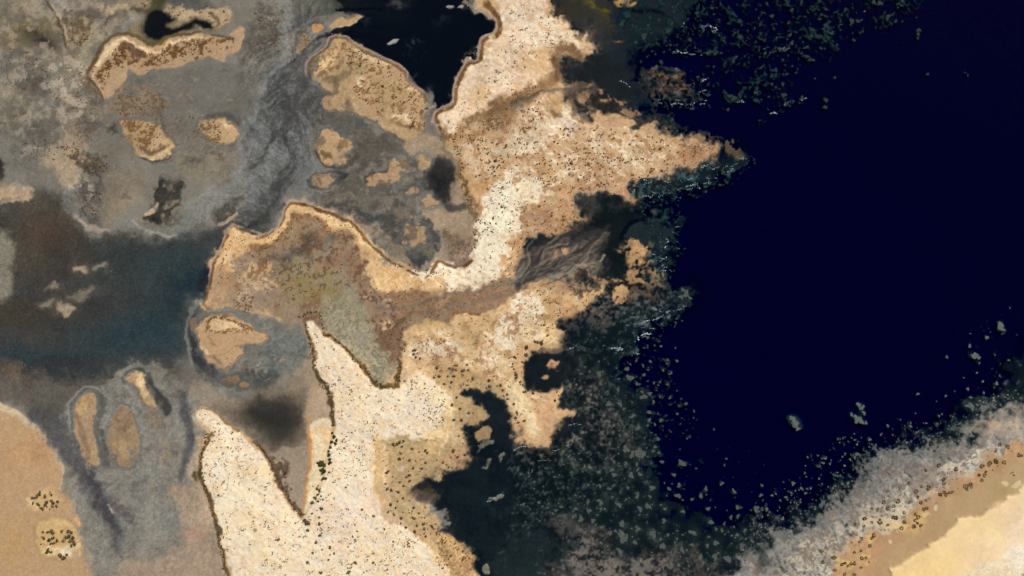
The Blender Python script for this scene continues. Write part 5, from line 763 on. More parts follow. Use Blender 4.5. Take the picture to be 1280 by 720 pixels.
grow("B 1250,-80 1240,200 1140,300 1060,360 1010,460 1000,560 920,600 1000,660 1160,540 C 0,460 180,370 220,230 360,230 200,80 150,-80", 520, .5, 1.3, 'speck', 'north_spit', clump=.9, pair=.5)
grow("B 920,700 1100,620 1280,540 C 0,500 150,520 160,620 100,700 0,720 F 1280,60 1180,160 1060,120 1010,20", 330, .5, 1.3, 'brush', 'east_land', clump=.7, pair=.45)
grow("B 1150,560 1280,480 C 0,450 120,420 60,500 -20,560 B 1180,680", 120, .5, 1.1, 'brush', 'stream', clump=.5)
grow("C 320,630 640,670 860,700 960,720 G 980,50 860,110 640,180 420,230 240,250 100,160 0,140 -20,0", 800, .5, 1.35, 'brush', 'east_point', clump=.5, pair=.4)
grow("G 60,330 280,260 330,330 350,390 240,450 70,460 0,720 -30,600 20,460", 170, .5, 1.2, 'brush', 'east_point', clump=.5)
grow("J 740,270 960,200 1150,130 K 120,-10 160,120 240,250 60,290 0,440 J 1280,520 1100,430 980,430 800,420", 300, .5, 1.2, 'saltbush', 'south_dunes', clump=.6, pair=.4)
grow("J 800,260 940,260 1020,310 940,350 860,340 790,330", 90, .5, 1.2, 'saltbush', 'south_dunes', clump=.3); at('J', [(795, 310, 9), (790, 330, 9), (800, 345, 8), (820, 350, 7), (785, 315, 7), (805, 325, 6)], 'saltbush', 'south_dunes')
grow("K 0,20 120,60 150,180 60,260 -40,240", 110, .5, 1.1, 'saltbush', 'south_dunes', clump=.3)
grow("K 130,-10 440,0 430,60 250,130 170,110", 70, .5, 1.3, 'brush', 'south_dunes', clump=.5)
grow("N 640,60 840,90 1040,60 1060,120 820,230 770,320 860,390 920,470 1080,640 1080,720 1000,760 840,560 700,420 650,340", 230, .5, 1.3, 'saltbush', 'east_flat', clump=.5, pair=.4)
grow("N 820,480 920,470 1100,650 1110,740 960,720", 130, .5, 1.3, 'brush', 'east_flat', clump=.4)
grow("J 880,420 980,420 1100,450 1260,520 1100,495 1000,560 960,560", 60, .6, 1.4, 'saltbush', 'east_flat', clump=.4)
grow("K 0,280 60,300 60,500 240,500 230,560 20,700 J 1240,480", 50, .5, 1.2, 'saltbush', 'east_cape', clump=.4)
# --- brown brush of the marsh and rims
grow("F 60,500 180,370 300,370 440,470 560,600 600,720 J 620,80 720,200 700,320 600,180 560,60 440,0 340,150 240,150 60,60 I 1140,60 E 1140,660", 360, .45, 1.15, 'brush', 'marsh', clump=.8, pair=.4)
grow("J 320,120 470,20 570,160 690,340 680,480 600,480 480,320", 330, .45, .95, 'olive', 'tongue', clump=.3, ang=55)
grow("J 560,0 840,0 1100,30 1000,110 760,200 720,320 640,280 600,160", 200, .45, 1.1, 'brush', 'stream', clump=.6)
for s, z in [("F 60,500 150,425 190,370 260,355 330,400 380,440", 'marsh'), ("E 1095,700 1130,560 1170,470 1220,500 1260,560", 'marsh'), ("F 300,320 400,375 500,430", 'marsh'), ("F 660,610 760,610 900,640", 'marsh')]:
    along(s, 2.4, .6, 1.3, 'brush', z, 2.2)
for s in ["J 255,185 278,310 315,440 375,570 382,700", "J 335,225 410,265 520,385 620,485 680,495 715,470 715,350 760,270", "M 1040,0 1005,180 1045,340 1085,480 1130,720", "N 0,50 60,130 150,320 225,420", "J 210,150 300,120 340,210"]:
    along(s, 1.7, .7, 1.5, 'hedge', 'hedge', 1.2)
along("F 980,-20 1030,80 1030,180 1080,300 1105,400 1095,520", 1.9, .7, 1.5, 'brush', 'hedge', 2.0)
grow("N 60,110 160,180 170,270 160,310 90,230", 50, .6, 1.4, 'brush', 'hedge', clump=.3)
# --- islets
grow("A 590,215 700,250 780,275 860,225 1000,195 1130,190 1020,250 900,290 830,340 700,310 600,300 520,400 520,440 480,380 540,310", 330, .5, 1.2, 'brush', 'crescent', clump=.4, pair=.4)
grow("B 400,190 480,215 640,310 760,400 845,500 840,640 700,620 560,520 460,420 470,300", 330, .5, 1.25, 'brush', 'pear', clump=.5, pair=.4)
grow("A 560,500 680,450 820,480 800,560 640,590", 110, .5, 1.1, 'brush', 'flats', clump=.6); grow("A 650,620 760,620 780,700 660,710", 70, .5, 1.1, 'brush', 'hook'); grow("A 1000,610 1080,600 1110,710 1010,690", 70, .5, 1.1, 'brush', 'twin_spot')
grow("A 330,60 440,70 480,130 440,220 360,220", 110, .5, 1.2, 'brush', 'flats', clump=.6); grow("A 0,260 140,260 240,380 220,440 60,440", 110, .5, 1.2, 'brush', 'flats', clump=.7)
along("A 120,270 180,320 230,360 270,350", 2, .6, 1.2, 'brush', 'flats', 1); along("A 0,190 60,165 150,110", 2, .5, 1.1, 'brush', 'flats', 1.2)
grow("A 200,380 460,320 460,560 420,720 300,760 20,680 20,580 240,520", 200, .45, 1.0, 'brush', 'flats', clump=.7, pair=.3); grow("E 60,0 380,0 400,70 120,80", 60, .5, 1.2, 'brush', 'flats'); grow("A 420,300 520,560 480,600 380,480", 90, .45, .9, 'brush', 'flats', clump=.6)
grow("A 340,640 460,620 460,720 330,720 E 300,60 380,60 400,0", 120, .45, 1.0, 'brush', 'flats', clump=.5); grow("A 540,10 700,-20 900,0 1160,60 1100,130 900,80 700,60", 90, .45, 1.1, 'brush', 'flats', clump=.7); grow("A 700,600 940,560 1000,680 900,720", 70, .45, .9, 'brush', 'flats', clump=.6)
grow("B 0,40 120,80 110,220 20,140", 70, .5, 1.2, 'brush', 'flats', clump=.6); grow("B 200,170 260,170 240,260 190,260", 30, .5, 1, 'brush', 'flats')
grow("E 370,60 520,60 540,130 400,130", 70, .5, 1.2, 'hedge', 'flats', clump=.7); grow("E 380,260 500,240 500,400 440,370", 60, .5, 1.2, 'hedge', 'flats', clump=.7)
along("I 1030,215 1045,160 1090,145 1150,160 1210,190 1265,215", 1.7, .6, 1.1, 'brush', 'wedge', .8); along("I 1050,210 1100,215 1170,215 1240,222", 1.9, .5, 1.1, 'brush', 'wedge', 1)
grow("I 1180,60 1260,20 J 0,0 0,40 I 1240,120 1180,100", 80, .5, 1.2, 'brush', 'marsh', clump=.4); grow("F 930,430 1080,490 1060,570 980,560", 110, .45, .9, 'brush', 'flats', clump=.4)
grow("P 60,720 300,520 600,300 900,160 1100,60 1280,0 1280,60 1000,220 760,320 480,520 340,720", 120, .7, 1.8, 'wetbush', 'beach_wet', clump=.2, pair=.2)
# --- clumps of reef and weed in the sea
def clumps(s, n, r0, r1, kind, zone, clump=.4): grow(s, n, r0, r1, kind, zone, clump=clump, out=CLUMPS, pair=.12, big=.05)
at('L', [(455, 585, 16), (470, 600, 15), (480, 625, 12), (445, 655, 20), (465, 665, 18), (420, 635, 13), (490, 675, 10), (130, 665, 20), (140, 685, 18), (150, 705, 14), (115, 650, 12), (1165, 190, 18), (1168, 205, 15), (1160, 178, 12), (1185, 210, 8), (1095, 248, 12), (1040, 338, 18), (1025, 340, 12), (1055, 350, 11), (1010, 290, 10), (1145, 478, 12), (1000, 505, 9), (1020, 592, 20), (1000, 590, 12), (895, 345, 9), (750, 530, 8), (1240, 571, 10), (1015, 548, 9), (600, 690, 9), (890, 540, 8), (1130, 550, 8), (1080, 525, 7), (1045, 425, 7), (1075, 468, 7), (1160, 440, 7), (1205, 362, 7)], 'reef', 'deep_far', out=CLUMPS)
at('O', [(632, 105, 26), (600, 115, 20), (655, 110, 24), (570, 88, 20), (595, 218, 16), (510, 215, 16), (500, 190, 13), (535, 365, 18), (640, 385, 14), (680, 372, 18), (445, 355, 14), (445, 385, 9), (385, 395, 14), (345, 437, 16), (405, 445, 14), (555, 525, 30), (550, 460, 20), (705, 512, 22), (755, 572, 20), (760, 445, 14), (905, 505, 20), (1020, 555, 18), (1015, 625, 18), (1080, 635, 20), (945, 320, 15), (830, 320, 16), (980, 385, 14), (855, 398, 12), (1110, 297, 12), (1220, 382, 15), (1128, 378, 11), (900, 338, 10), (848, 157, 20), (862, 160, 12), (730, 35, 12), (715, 75, 10), (735, 105, 9), (750, 150, 12), (810, 215, 10), (835, 268, 12), (785, 285, 12), (700, 280, 16), (970, 285, 12), (1050, 258, 11), (1245, 317, 11), (1250, 268, 8), (995, 452, 14), (1165, 492, 10), (1095, 428, 10), (1130, 422, 11), (1240, 465, 12), (690, 324, 10), (765, 385, 10), (625, 325, 13), (580, 280, 12), (640, 212, 11), (628, 190, 9), (570, 160, 10), (435, 200, 12), (440, 270, 11), (630, 488, 16), (490, 508, 12), (850, 590, 16), (1150, 575, 16), (1200, 545, 14), (1270, 570, 16), (1250, 610, 14), (1265, 655, 16), (540, 600, 22), (615, 553, 14), (380, 350, 12), (245, 375, 10), (318, 385, 12), (205, 410, 10), (900, 565, 12), (985, 525, 8), (780, 515, 9), (825, 535, 9)], 'reef', 'shelf', out=CLUMPS)
at('K', [(590, 450, 20), (575, 405, 12), (540, 582, 16), (530, 508, 11), (485, 580, 16), (625, 480, 10), (686, 622, 14), (660, 545, 20), (745, 662, 12), (686, 662, 12), (605, 640, 14), (630, 700, 16), (756, 412, 9), (825, 365, 9), (790, 550, 9), (660, 435, 9), (692, 368, 8), (740, 470, 8), (678, 248, 10), (910, 617, 7), (1010, 708, 6), (435, 430, 18), (650, 520, 10), (690, 530, 12), (560, 605, 9), (535, 455, 8), (780, 360, 6), (845, 555, 6), (740, 545, 7), (710, 475, 8), (680, 410, 7), (600, 572, 7), (660, 300, 6), (390, 232, 7), (870, 30, 18), (845, 45, 12), (890, 50, 12), (855, 10, 14)], 'reef', 'shelf', out=CLUMPS)
at('D', [(222, 148, 14), (220, 180, 11), (110, 175, 15), (320, 165, 15), (300, 160, 8), (258, 95, 11), (120, 212, 12), (225, 300, 12), (195, 282, 14), (265, 240, 10), (195, 235, 11), (430, 200, 11), (235, 392, 9), (335, 388, 9), (75, 420, 12), (20, 420, 11), (290, 500, 16), (285, 535, 14), (170, 490, 16), (80, 475, 16), (90, 520, 16), (755, 150, 13), (752, 170, 12), (750, 190, 8), (800, 370, 10), (1000, 376, 8), (985, 362, 5), (450, 105, 14), (420, 105, 16), (600, 85, 16), (560, 15, 20), (530, 10, 16), (640, 105, 12), (120, 50, 11), (20, 80, 13), (290, 45, 12), (305, 110, 8), (102, 116, 9), (40, 350, 14), (95, 370, 12), (60, 245, 14), (85, 250, 14)], 'reef', 'north', out=CLUMPS)
at('C', [(780, 155, 14), (800, 118, 12), (660, 180, 20), (620, 212, 13), (680, 125, 10), (890, 198, 13), (925, 65, 13), (1000, 40, 14), (1080, 548, 10), (800, 600, 14), (770, 610, 10), (1110, 490, 18), (1090, 480, 14), (1060, 205, 9), (950, 400, 14), (930, 385, 10), (1220, 462, 9), (825, 655, 12), (1010, 70, 9), (690, 145, 8), (735, 100, 8), (760, 260, 9), (700, 255, 8), (640, 145, 8)], 'reef', 'north', out=CLUMPS)
clumps("O 240,120 700,-40 700,160 700,300 840,420 1000,480 1280,350 1280,600 1100,660 800,600 560,560 460,480 200,440 40,360 60,240", 420, .5, 2.0, 'reef', 'shelf', .3)
clumps("O 700,0 900,0 1200,100 1280,180 1280,360 980,440 840,380 720,280", 60, .4, 1.4, 'reef', 'deep')
clumps("K 560,120 700,160 860,120 800,400 880,600 960,720 O 800,60 560,60 K 540,600 520,400", 230, .4, 1.6, 'reef', 'shelf', .3)
clumps("K 250,300 560,200 620,330 520,420 560,700 330,700 270,480 380,340", 160, .4, 1.3, 'reef', 'shelf', .4)
clumps("L 1000,220 1150,130 1280,60 1500,60 1500,560 1150,570 960,680 640,720 600,660 820,560 980,440", 150, .35, 1.2, 'reef', 'deep_far', .3)
clumps("L 560,720 820,640 1020,620 1060,560 1280,500 1280,600 P 880,60 640,90 560,120 400,300 280,400 200,480 60,500 0,560 -80,640 -200,560 0,330 160,160 400,20", 430, .5, 1.9, 'reef', 'shelf_east', .3)
clumps("C 600,120 900,0 D 100,-40 700,-40 740,100 480,160 200,320 100,540 C 1240,580 1000,300 840,260 600,260", 620, .35, 1.6, 'reef', 'north', .6)
clumps("G 640,270 840,220 1000,190 1160,120 1180,60 1240,100 1000,240 830,300 860,400 840,520 800,700 K 900,60 850,130 760,10 G 740,600 700,440 640,420", 190, .35, 1.2, 'reef', 'point_fringe', .4)
clumps("C 640,480 900,540 1000,560 980,420 880,380", 40, .4, 1.3, 'reef', 'north', .4)
clumps("O 20,340 300,340 300,440 100,480", 60, .4, 1.2, 'reef', 'shelf', .4); clumps("O 100,420 440,480 560,560 900,580 1100,640 1000,740 700,700 300,600", 90, .6, 1.8, 'reef', 'silt', .3)
at('B', [(680, 210, 10)], 'reef', 'none', out=[])
# --- broken water
FOAM = []
def foam(s, w): FOAM.append((smooth_pts(pts(s), False, 5), w))
for s, w in [("K 635,262 632,245 650,234 700,226", 1.6), ("K 640,176 665,168 690,160", 1.5), ("K 700,162 730,152 745,142", 1.1), ("K 770,122 800,108", 1.0), ("K 490,305 520,300 555,308", 1.6), ("K 520,308 535,318", 1.0), ("K 600,328 625,320 632,310", 1.0), ("K 830,112 850,100 860,92", .9), ("K 690,525 705,522", 1.0), ("K 700,100 730,112 745,120", .9),
             ("C 1150,500 1145,512 1170,508", 1.0), ("C 950,405 970,395", 1.6), ("C 1125,512 1145,505", 1.0), ("C 985,130 1010,135 1030,150", 1.4), ("C 960,135 975,125", 1.0), ("C 830,258 860,265 880,262", 1.2), ("C 895,275 912,270", 1.2), ("C 790,520 830,518 860,522", 1.0), ("C 930,460 950,455 970,450", 1.0), ("C 940,520 968,518", .9), ("C 1210,465 1230,462", .9), ("C 735,515 750,514", .7), ("C 800,452 820,458", .7), ("C 890,545 900,542", .7), ("C 540,402 570,418 590,435", 1.0),
             ("D 168,502 180,495 195,492", 1.1), ("D 78,525 95,515 115,508", 1.0), ("D 10,570 30,562 48,570", 1.3), ("D 285,540 300,532", .8), ("D 480,58 492,52", .8), ("D 460,105 472,98", .8), ("D 630,108 645,103", .8), ("D 40,240 60,245 75,240", 1.0), ("D 95,248 108,240", 1.0), ("D 355,125 375,122", .7),
             ("G 945,120 965,110 985,98 1000,105", 1.3), ("G 1000,125 1030,118 1045,108", 1.1), ("G 880,180 905,170", 1.1), ("G 870,212 900,205 930,200", 1.0), ("G 960,200 985,190", 1.1), ("G 1075,140 1105,130", 1.1), ("G 1140,72 1165,66", 1.0), ("G 640,268 660,260 690,262", 1.1), ("G 700,240 720,245", .8), ("G 765,495 780,490 770,470", 1.2), ("G 700,548 715,555", 1.0), ("G 740,640 755,628 770,634", 1.4), ("G 740,570 760,575 775,560", 1.0), ("G 790,630 800,638", .8), ("G 820,520 840,525", .8), ("G 800,440 820,448", .7), ("G 815,415 835,412", .7), ("G 760,185 780,192 800,188", .9), ("G 840,180 850,190", .8), ("G 820,265 830,268", .6), ("G 1120,60 1135,75", .8), ("G 1050,150 1062,140", .7), ("G 720,215 740,205 750,212", .8),
             ("N 1158,352 1190,335 1225,318", 1.3), ("N 1205,318 1222,312 1232,300", .9), ("N 1215,125 1228,112", .9), ("N 1110,70 1150,60 1185,45", .8), ("O 5,95 40,75 70,72", 1.0), ("O 200,95 220,92 245,86", .9), ("O 90,215 100,200 105,190", .8), ("O 50,362 68,356", .7), ("O 130,145 170,142", .8), ("O 265,70 300,62", .8), ("K 280,690 310,680 350,684", 1.0), ("K 270,310 300,300 325,285", .9), ("K 440,440 455,425 445,412", .8)]: foam(s, w)
_F = random.Random(8)
for line, n_ in [("G 600,250 700,190 800,170 900,130 1000,100 1120,110 1170,60", 26), ("G 660,275 760,250 860,225 960,195 1060,160", 18), ("G 770,470 740,540 760,600 780,660", 9), ("K 640,240 700,180 780,130 870,90", 10), ("C 780,130 900,120 1000,140", 6), ("C 790,260 900,275 960,262", 6), ("C 730,510 850,520 960,515", 8), ("D 0,240 60,250 110,230", 6), ("K 480,300 560,310 640,320", 6)]:
    P_ = smooth_pts(pts(line), False, 8)
    for _ in range(n_):
        q = P_[_F.randrange(len(P_))] + np.array([_F.gauss(0, 3), _F.gauss(0, 2.5)]); a_ = _F.gauss(-.3, .5); l_ = _F.uniform(1.2, 3.2); d_ = np.array([math.cos(a_), math.sin(a_)]) * l_
        FOAM.append((np.array([q - d_, q + np.array([0, _F.uniform(-.6, .6)]), q + d_]), _F.uniform(.5, .95)))
# shallows around every clump of reef
for x, y, r, k, z in CLUMPS:
    blob(x, y, r * 1.7 + .8, r * 1.5 + .7, 0, (24, 38, 38) if z in ('north', 'deep', 'point_fringe') else (38, 48, 46), op=.75, warp=1.5, tex=.1)
KCOL = {'saltbush': (66, 58, 34), 'speck': (118, 100, 76), 'brush': (104, 74, 46), 'hedge': (78, 60, 32), 'olive': (110, 102, 70), 'mangrove': (44, 46, 20), 'ringbush': (90, 68, 40), 'wetbush': (126, 106, 88)}
def preview_dots(A):
    H, W, _ = A.shape
    def disc(x, y, r, c, o=.9):
        i0, i1 = int(x - X0 - r - 1), int(x - X0 + r + 2); j0, j1 = int(y - Y0 - r - 1), int(y - Y0 + r + 2)
        if i0 < 0 or j0 < 0 or i1 >= W or j1 >= H: return
        gx, gy = np.meshgrid(np.arange(i0, i1) + X0, np.arange(j0, j1) + Y0)
        a = np.clip(r + .5 - np.hypot(gx - x, gy - y), 0, 1)[..., None] * o
        A[j0:j1, i0:i1] = A[j0:j1, i0:i1] * (1 - a) + np.array(c) * a
    for x, y, r, k, z in CLUMPS:
        disc(x, y, r, (84, 92, 80) if 'shelf' in z or z == 'silt' else ((62, 78, 72) if z != 'deep_far' else (96, 104, 96)), .8)
    for x, y, r, k, z in PLANTS: disc(x, y, r, KCOL[k])
    for P, w in FOAM:
        for p in P: disc(p[0], p[1], w * .5, (190, 210, 210))
    print(len(PLANTS), len(CLUMPS), len(FOAM))
# ------------------------------------------------------------------ relief
import bpy, bmesh
from mathutils import Vector
SUN_EL, SUN_AZ = 52, 40                       # degrees; azimuth east of north
SIG = np.array([1.36, 0.92, 0.30], np.float32)  # absorption of the sea water per metre
GAIN = np.array([1.66, 1.62, 1.60], np.float32)  # sunlit value of a surface of albedo 1
mL = mask(LAND, 1.3, 1.2); mSea = mask(SEA, 6, 5); mDeep = mask(DEEP, 5, 8)
mLag = mask(LAGOON, 4, 7); mPool = mask(POOL, 1, 1.5); dL = np.minimum(dist(LAND, 1.3), 0)
mBeach = mask("P 330,760 390,600 400,570 600,470 700,390 850,270 1000,215 1090,120 1180,40 1290,20 1500,-60 1500,400 1000,1000 300,1000", 4, 4)
mReefFlat = mask("P -200,700 0,560 60,480 200,470 270,390 400,300 440,240 480,190 560,115 640,85 700,100 800,90 880,45 960,90 1020,20 L 1000,700 1040,650 1120,600 1180,585 1250,600 1290,560 1500,520 1500,800 P 300,1000 -400,1000", 4, 4)
mDune = mask(DUNE, 1.6, 3); mSpit = mask(SPITW, 1.6, 3); mSand = mask("I -340,490 0,560 50,600 130,660 200,705 M 240,40 280,100 300,160 318,220 302,280 315,310 345,322 372,350 390,430 405,480 402,560 430,640 460,720 480,1000 -340,1000", 2, 3)
mMarsh = mask(MARSH, 4, 3); mFan = mask(FAN, 3, 3)
lum = ALB @ np.array([.3, .55, .15], np.float32)
H = 0.14 + 0.03 * N24 + 0.02 * N10
dark = sstep(50, 26, lum) * (1 - mSea) * (1 - mL)
H = H - dark * .35
H = H * (1 - mLag) + (-0.35 - .12 * N60 + .55 * sstep(80, 130, lum)) * mLag
H = H * (1 - mPool) + (-1.6 + 1.8 * sstep(24, 95, lum)) * mPool
inland = 1 - np.exp(dL / 22)
Hl = 0.22 + 1.5 * inland * (1 - .8 * mMarsh) + .12 * N24 * inland + .07 * N10 + 1.3 * mSpit * inland + (.16 * N5 + .06 * N25) * (.4 + .6 * mSpit)
Hl = Hl + (.42 + .25 * np.clip(N24, -1, 1)) * (RIDGE + .5 * N10 - .3) * inland * np.clip(sstep(175, 215, lum), 0, 1) * (1 - .72 * mSpit)
Hl = Hl - .5 * sstep(90, 50, lum) * (1 - mSpit) * (1 - mFan)
H = H * (1 - mL) + Hl * mL
Hs = -0.55 + .75 * sstep(58, 110, lum) + .06 * N10 - 5.0 * (mDeep * (1 - sstep(14, 52, lum))) ** 1.5
msea = mSea * (1 - mL) * (1 - mReefFlat)
H = H * (1 - msea) + Hs * msea
Hb = .1 + .5 * mBeach + 2.2 * mDune + .05 * N24 + .06 * N5 * (1 - mBeach)
mb = np.maximum(mReefFlat, mBeach)
H = H * (1 - mb) + Hb * mb
H = H + mSand * (.25 + .03 * N24)
H = H.astype(np.float32)
ISM = {}
for k, s in ISL.items(): ISM[k] = (mask(s, 1.6, 1.0), dist(s, 1.6, 40))
HI = H.copy()
for k, (m, d) in ISM.items():
    top = .08 + .6 * (1 - np.exp(np.minimum(d, 0) / 7)) + .012 * N5
    HI = np.where(d < 1.5, np.maximum(H, 0.05) + top, HI)
# colours under water are brightened by what the water will absorb on the way down and back
path = 1 + 1 / math.sin(math.radians(SUN_EL))
def albedo(depth):
    a = np.maximum(lin(np.clip(ALB, 0, 255)) - np.where(depth < 0, .0024, 0)[..., None], .0004) / GAIN
    d = np.clip(-depth, 0, 30)[..., None] * path
    w = np.clip(a * np.exp(SIG * d), 0.004, .62)
    return w
COL = albedo(H).astype(np.float32); COLI = albedo(np.maximum(HI, 0)).astype(np.float32)

# ------------------------------------------------------------------ blender helpers
S = bpy.context.scene; CO = S.collection
W = lambda x, y, z=0.0: (x - 640.0, 360.0 - y, z)
def link(name, me, mats=(), parent=None):
    o = bpy.data.objects.new(name, me); CO.objects.link(o)
    for m in mats: me.materials.append(m)
    if parent: o.parent = parent
    return o
def tag(o, label=None, cat=None, group=None, kind=None):
    for k, v in (('label', label), ('category', cat), ('group', group), ('kind', kind)):
        if v: o[k] = v
    return o
def mesh_np(name, co, quads, cols=None, tris=None, smooth=True, normals=None):
    me = bpy.data.meshes.new(name); n = len(co)
    me.vertices.add(n); me.vertices.foreach_set('co', np.ascontiguousarray(co, np.float32).ravel())
    q = np.zeros((0, 4), np.int32) if quads is None else quads
    t = np.zeros((0, 3), np.int32) if tris is None else tris
    loops = np.concatenate([q.ravel(), t.ravel()]).astype(np.int32)
    me.loops.add(len(loops)); me.loops.foreach_set('vertex_index', loops)
    nf = len(q) + len(t); me.polygons.add(nf)
    starts = np.concatenate([np.arange(len(q)) * 4, len(q) * 4 + np.arange(len(t)) * 3]).astype(np.int32)
    me.polygons.foreach_set('loop_start', starts)
    if cols is not None:
        a = me.color_attributes.new('tone', 'FLOAT_COLOR', 'POINT')
        c = np.ones((n, 4), np.float32); c[:, :3] = cols; a.data.foreach_set('color', c.ravel())
    me.update(calc_edges=True); me.validate()
    if smooth: me.polygons.foreach_set('use_smooth', np.ones(nf, bool))
    if normals is not None: me.normals_split_custom_set_from_vertices(normals.tolist())
    return me
def new_mat(name):
    m = bpy.data.materials.new(name); m.use_nodes = True; t = m.node_tree; t.nodes.clear()
    return m, t, t.nodes.new('ShaderNodeOutputMaterial')
def nd(t, kind, **kw):
    n = t.nodes.new(kind)
    for k, v in kw.items():
        if k in n.inputs: n.inputs[k].default_value = v
        else: setattr(n, k, v)
    return n
def tone_mat(name, rough=.9, spec=.12, fine=.22, scale=.55, bump=.25, bdist=.3):
    """own colour from the survey (attribute) broken by procedural grain"""
    m, t, out = new_mat(name); L = t.links.new
    at_ = nd(t, 'ShaderNodeAttribute', attribute_name='tone')
    tc = nd(t, 'ShaderNodeTexCoord')
    n1 = nd(t, 'ShaderNodeTexNoise', Scale=scale, Detail=6.0, Roughness=.65); L(tc.outputs['Object'], n1.inputs['Vector'])
    n2 = nd(t, 'ShaderNodeTexNoise', Scale=scale * 5, Detail=3.0, Roughness=.6); L(tc.outputs['Object'], n2.inputs['Vector'])
    mr = nd(t, 'ShaderNodeMapRange'); mr.inputs['From Min'].default_value = .3; mr.inputs['From Max'].default_value = .7
    mr.inputs['To Min'].default_value = 1 - fine; mr.inputs['To Max'].default_value = 1 + fine; L(n1.outputs['Fac'], mr.inputs['Value'])
    mu = nd(t, 'ShaderNodeVectorMath', operation='MULTIPLY'); L(at_.outputs['Color'], mu.inputs[0]); L(mr.outputs['Result'], mu.inputs[1])
    b = nd(t, 'ShaderNodeBsdfPrincipled', Roughness=rough); b.inputs['Specular IOR Level'].default_value = spec
    L(mu.outputs['Vector'], b.inputs['Base Color'])
    if bump:
        ad = nd(t, 'ShaderNodeMath', operation='ADD'); L(n1.outputs['Fac'], ad.inputs[0]); L(n2.outputs['Fac'], ad.inputs[1])
        bp = nd(t, 'ShaderNodeBump', Strength=bump, Distance=bdist); L(ad.outputs[0], bp.inputs['Height']); L(bp.outputs['Normal'], b.inputs['Normal'])
    L(b.outputs['BSDF'], out.inputs['Surface'])
    return m
M_GROUND = tone_mat('sand_and_mud', fine=.07, scale=.9, bump=.08); M_BED = tone_mat('underwater_bed', fine=.18, scale=.3, bump=.1); M_ISLET = tone_mat('islet_sand', fine=.07, bump=.1); M_SAND = tone_mat('smooth_sand', fine=.05, scale=.9, bump=.04)

# ------------------------------------------------------------------ the ground, split by kind of ground along shared vertices
cls = np.zeros((NY, NX), np.int8)           # 0 tidal flat
NAMES = ['tidal_flat', 'lagoon_bed', 'pool_bed', 'seabed', 'coastal_land', 'sand_spit', 'marsh', 'stream_fan', 'beach', 'dune', 'reef_flat', 'sand_flat']
cls[mLag > .5] = 1; cls[mPool > .5] = 2; cls[mSea > .5] = 3; cls[mReefFlat > .5] = 10; cls[mBeach > .5] = 8; cls[mDune > .5] = 9; cls[mSand > .5] = 11
cls[mL > .5] = 4; cls[(mMarsh > .5) & (mL > .3)] = 6; cls[(mFan > .5)] = 7; cls[(mSpit > .5) & (mL > .3)] = 5
gy, gx = np.gradient(HI); gy2, gx2 = np.gradient(H)
def normals_of(gx, gy):
    n = np.dstack([-gx, gy, np.ones_like(gx)]); return n / np.linalg.norm(n, axis=2, keepdims=True)
NRM, NRMI = normals_of(gx2, gy2), normals_of(gx, gy)
co_all = np.dstack([GX - 640, 360 - GY, H]).reshape(-1, 3); co_isl = np.dstack([GX - 640, 360 - GY, HI]).reshape(-1, 3)
idx = np.arange(NX * NY, dtype=np.int64).reshape(NY, NX)
Q = np.dstack([idx[1:, :-1], idx[1:, 1:], idx[:-1, 1:], idx[:-1, :-1]])
def sub(qs, co, col, nrm):
    u, inv = np.unique(qs.ravel(), return_inverse=True)
    return co[u], inv.reshape(-1, 4).astype(np.int32), col.reshape(-1, 3)[u], nrm.reshape(-1, 3)[u]
fc = cls[:-1, :-1]
for k, nm in enumerate(NAMES):
    qs = Q[fc == k]
    if len(qs) == 0: continue
    c, q, col, nr = sub(qs, co_all, COL, NRM)
    tag(link(nm, mesh_np(nm, c, q, col, normals=nr), [M_BED if nm in ('seabed', 'lagoon_bed', 'pool_bed') else (M_SAND if nm in ('dune', 'beach', 'sand_flat', 'coastal_land', 'sand_spit') else M_GROUND)]), kind='structure')
# surroundings: the same ground carried on, mirrored, out of the picture; then the open plain
def mir(v, a, b):
    p = (v - a) % (2 * (b - a)); return np.where(p > b - a, 2 * (b - a) - p, p)
cx, cy, PADC = 242, 142, 290; sx, sy = (X1 - X0) / cx, (Y1 - Y0) / cy
ax = X0 + sx * np.arange(-PADC, cx + PADC + 1); ay = Y0 + sy * np.arange(-PADC, cy + PADC + 1)
AX, AY = np.meshgrid(ax, ay); ix = np.clip(np.round(mir(AX, X0, X1)), 0, NX - 1).astype(int); iy = np.clip(np.round(mir(AY, Y0, Y1)), 0, NY - 1).astype(int)
co = np.dstack([AX - 640, 360 - AY, H[iy, ix]]).reshape(-1, 3); ii = np.arange(co.shape[0]).reshape(AX.shape)
q = np.dstack([ii[1:, :-1], ii[1:, 1:], ii[:-1, 1:], ii[:-1, :-1]]); keep = np.ones(q.shape[:2], bool); keep[PADC:PADC + cy, PADC:PADC + cx] = False
tag(link('terrain', mesh_np('terrain', co, q[keep].astype(np.int32), COL[iy, ix].reshape(-1, 3)), [M_GROUND]), kind='structure')
R = 40000.0; pv = np.array([(-R, -R, -14), (R, -R, -14), (R, R, -14), (-R, R, -14)], np.float32)
tag(link('ocean_floor', mesh_np('ocean_floor', pv, np.array([[0, 1, 2, 3]], np.int32), np.tile([[.05, .06, .18]], (4, 1))), [M_BED]), kind='structure')

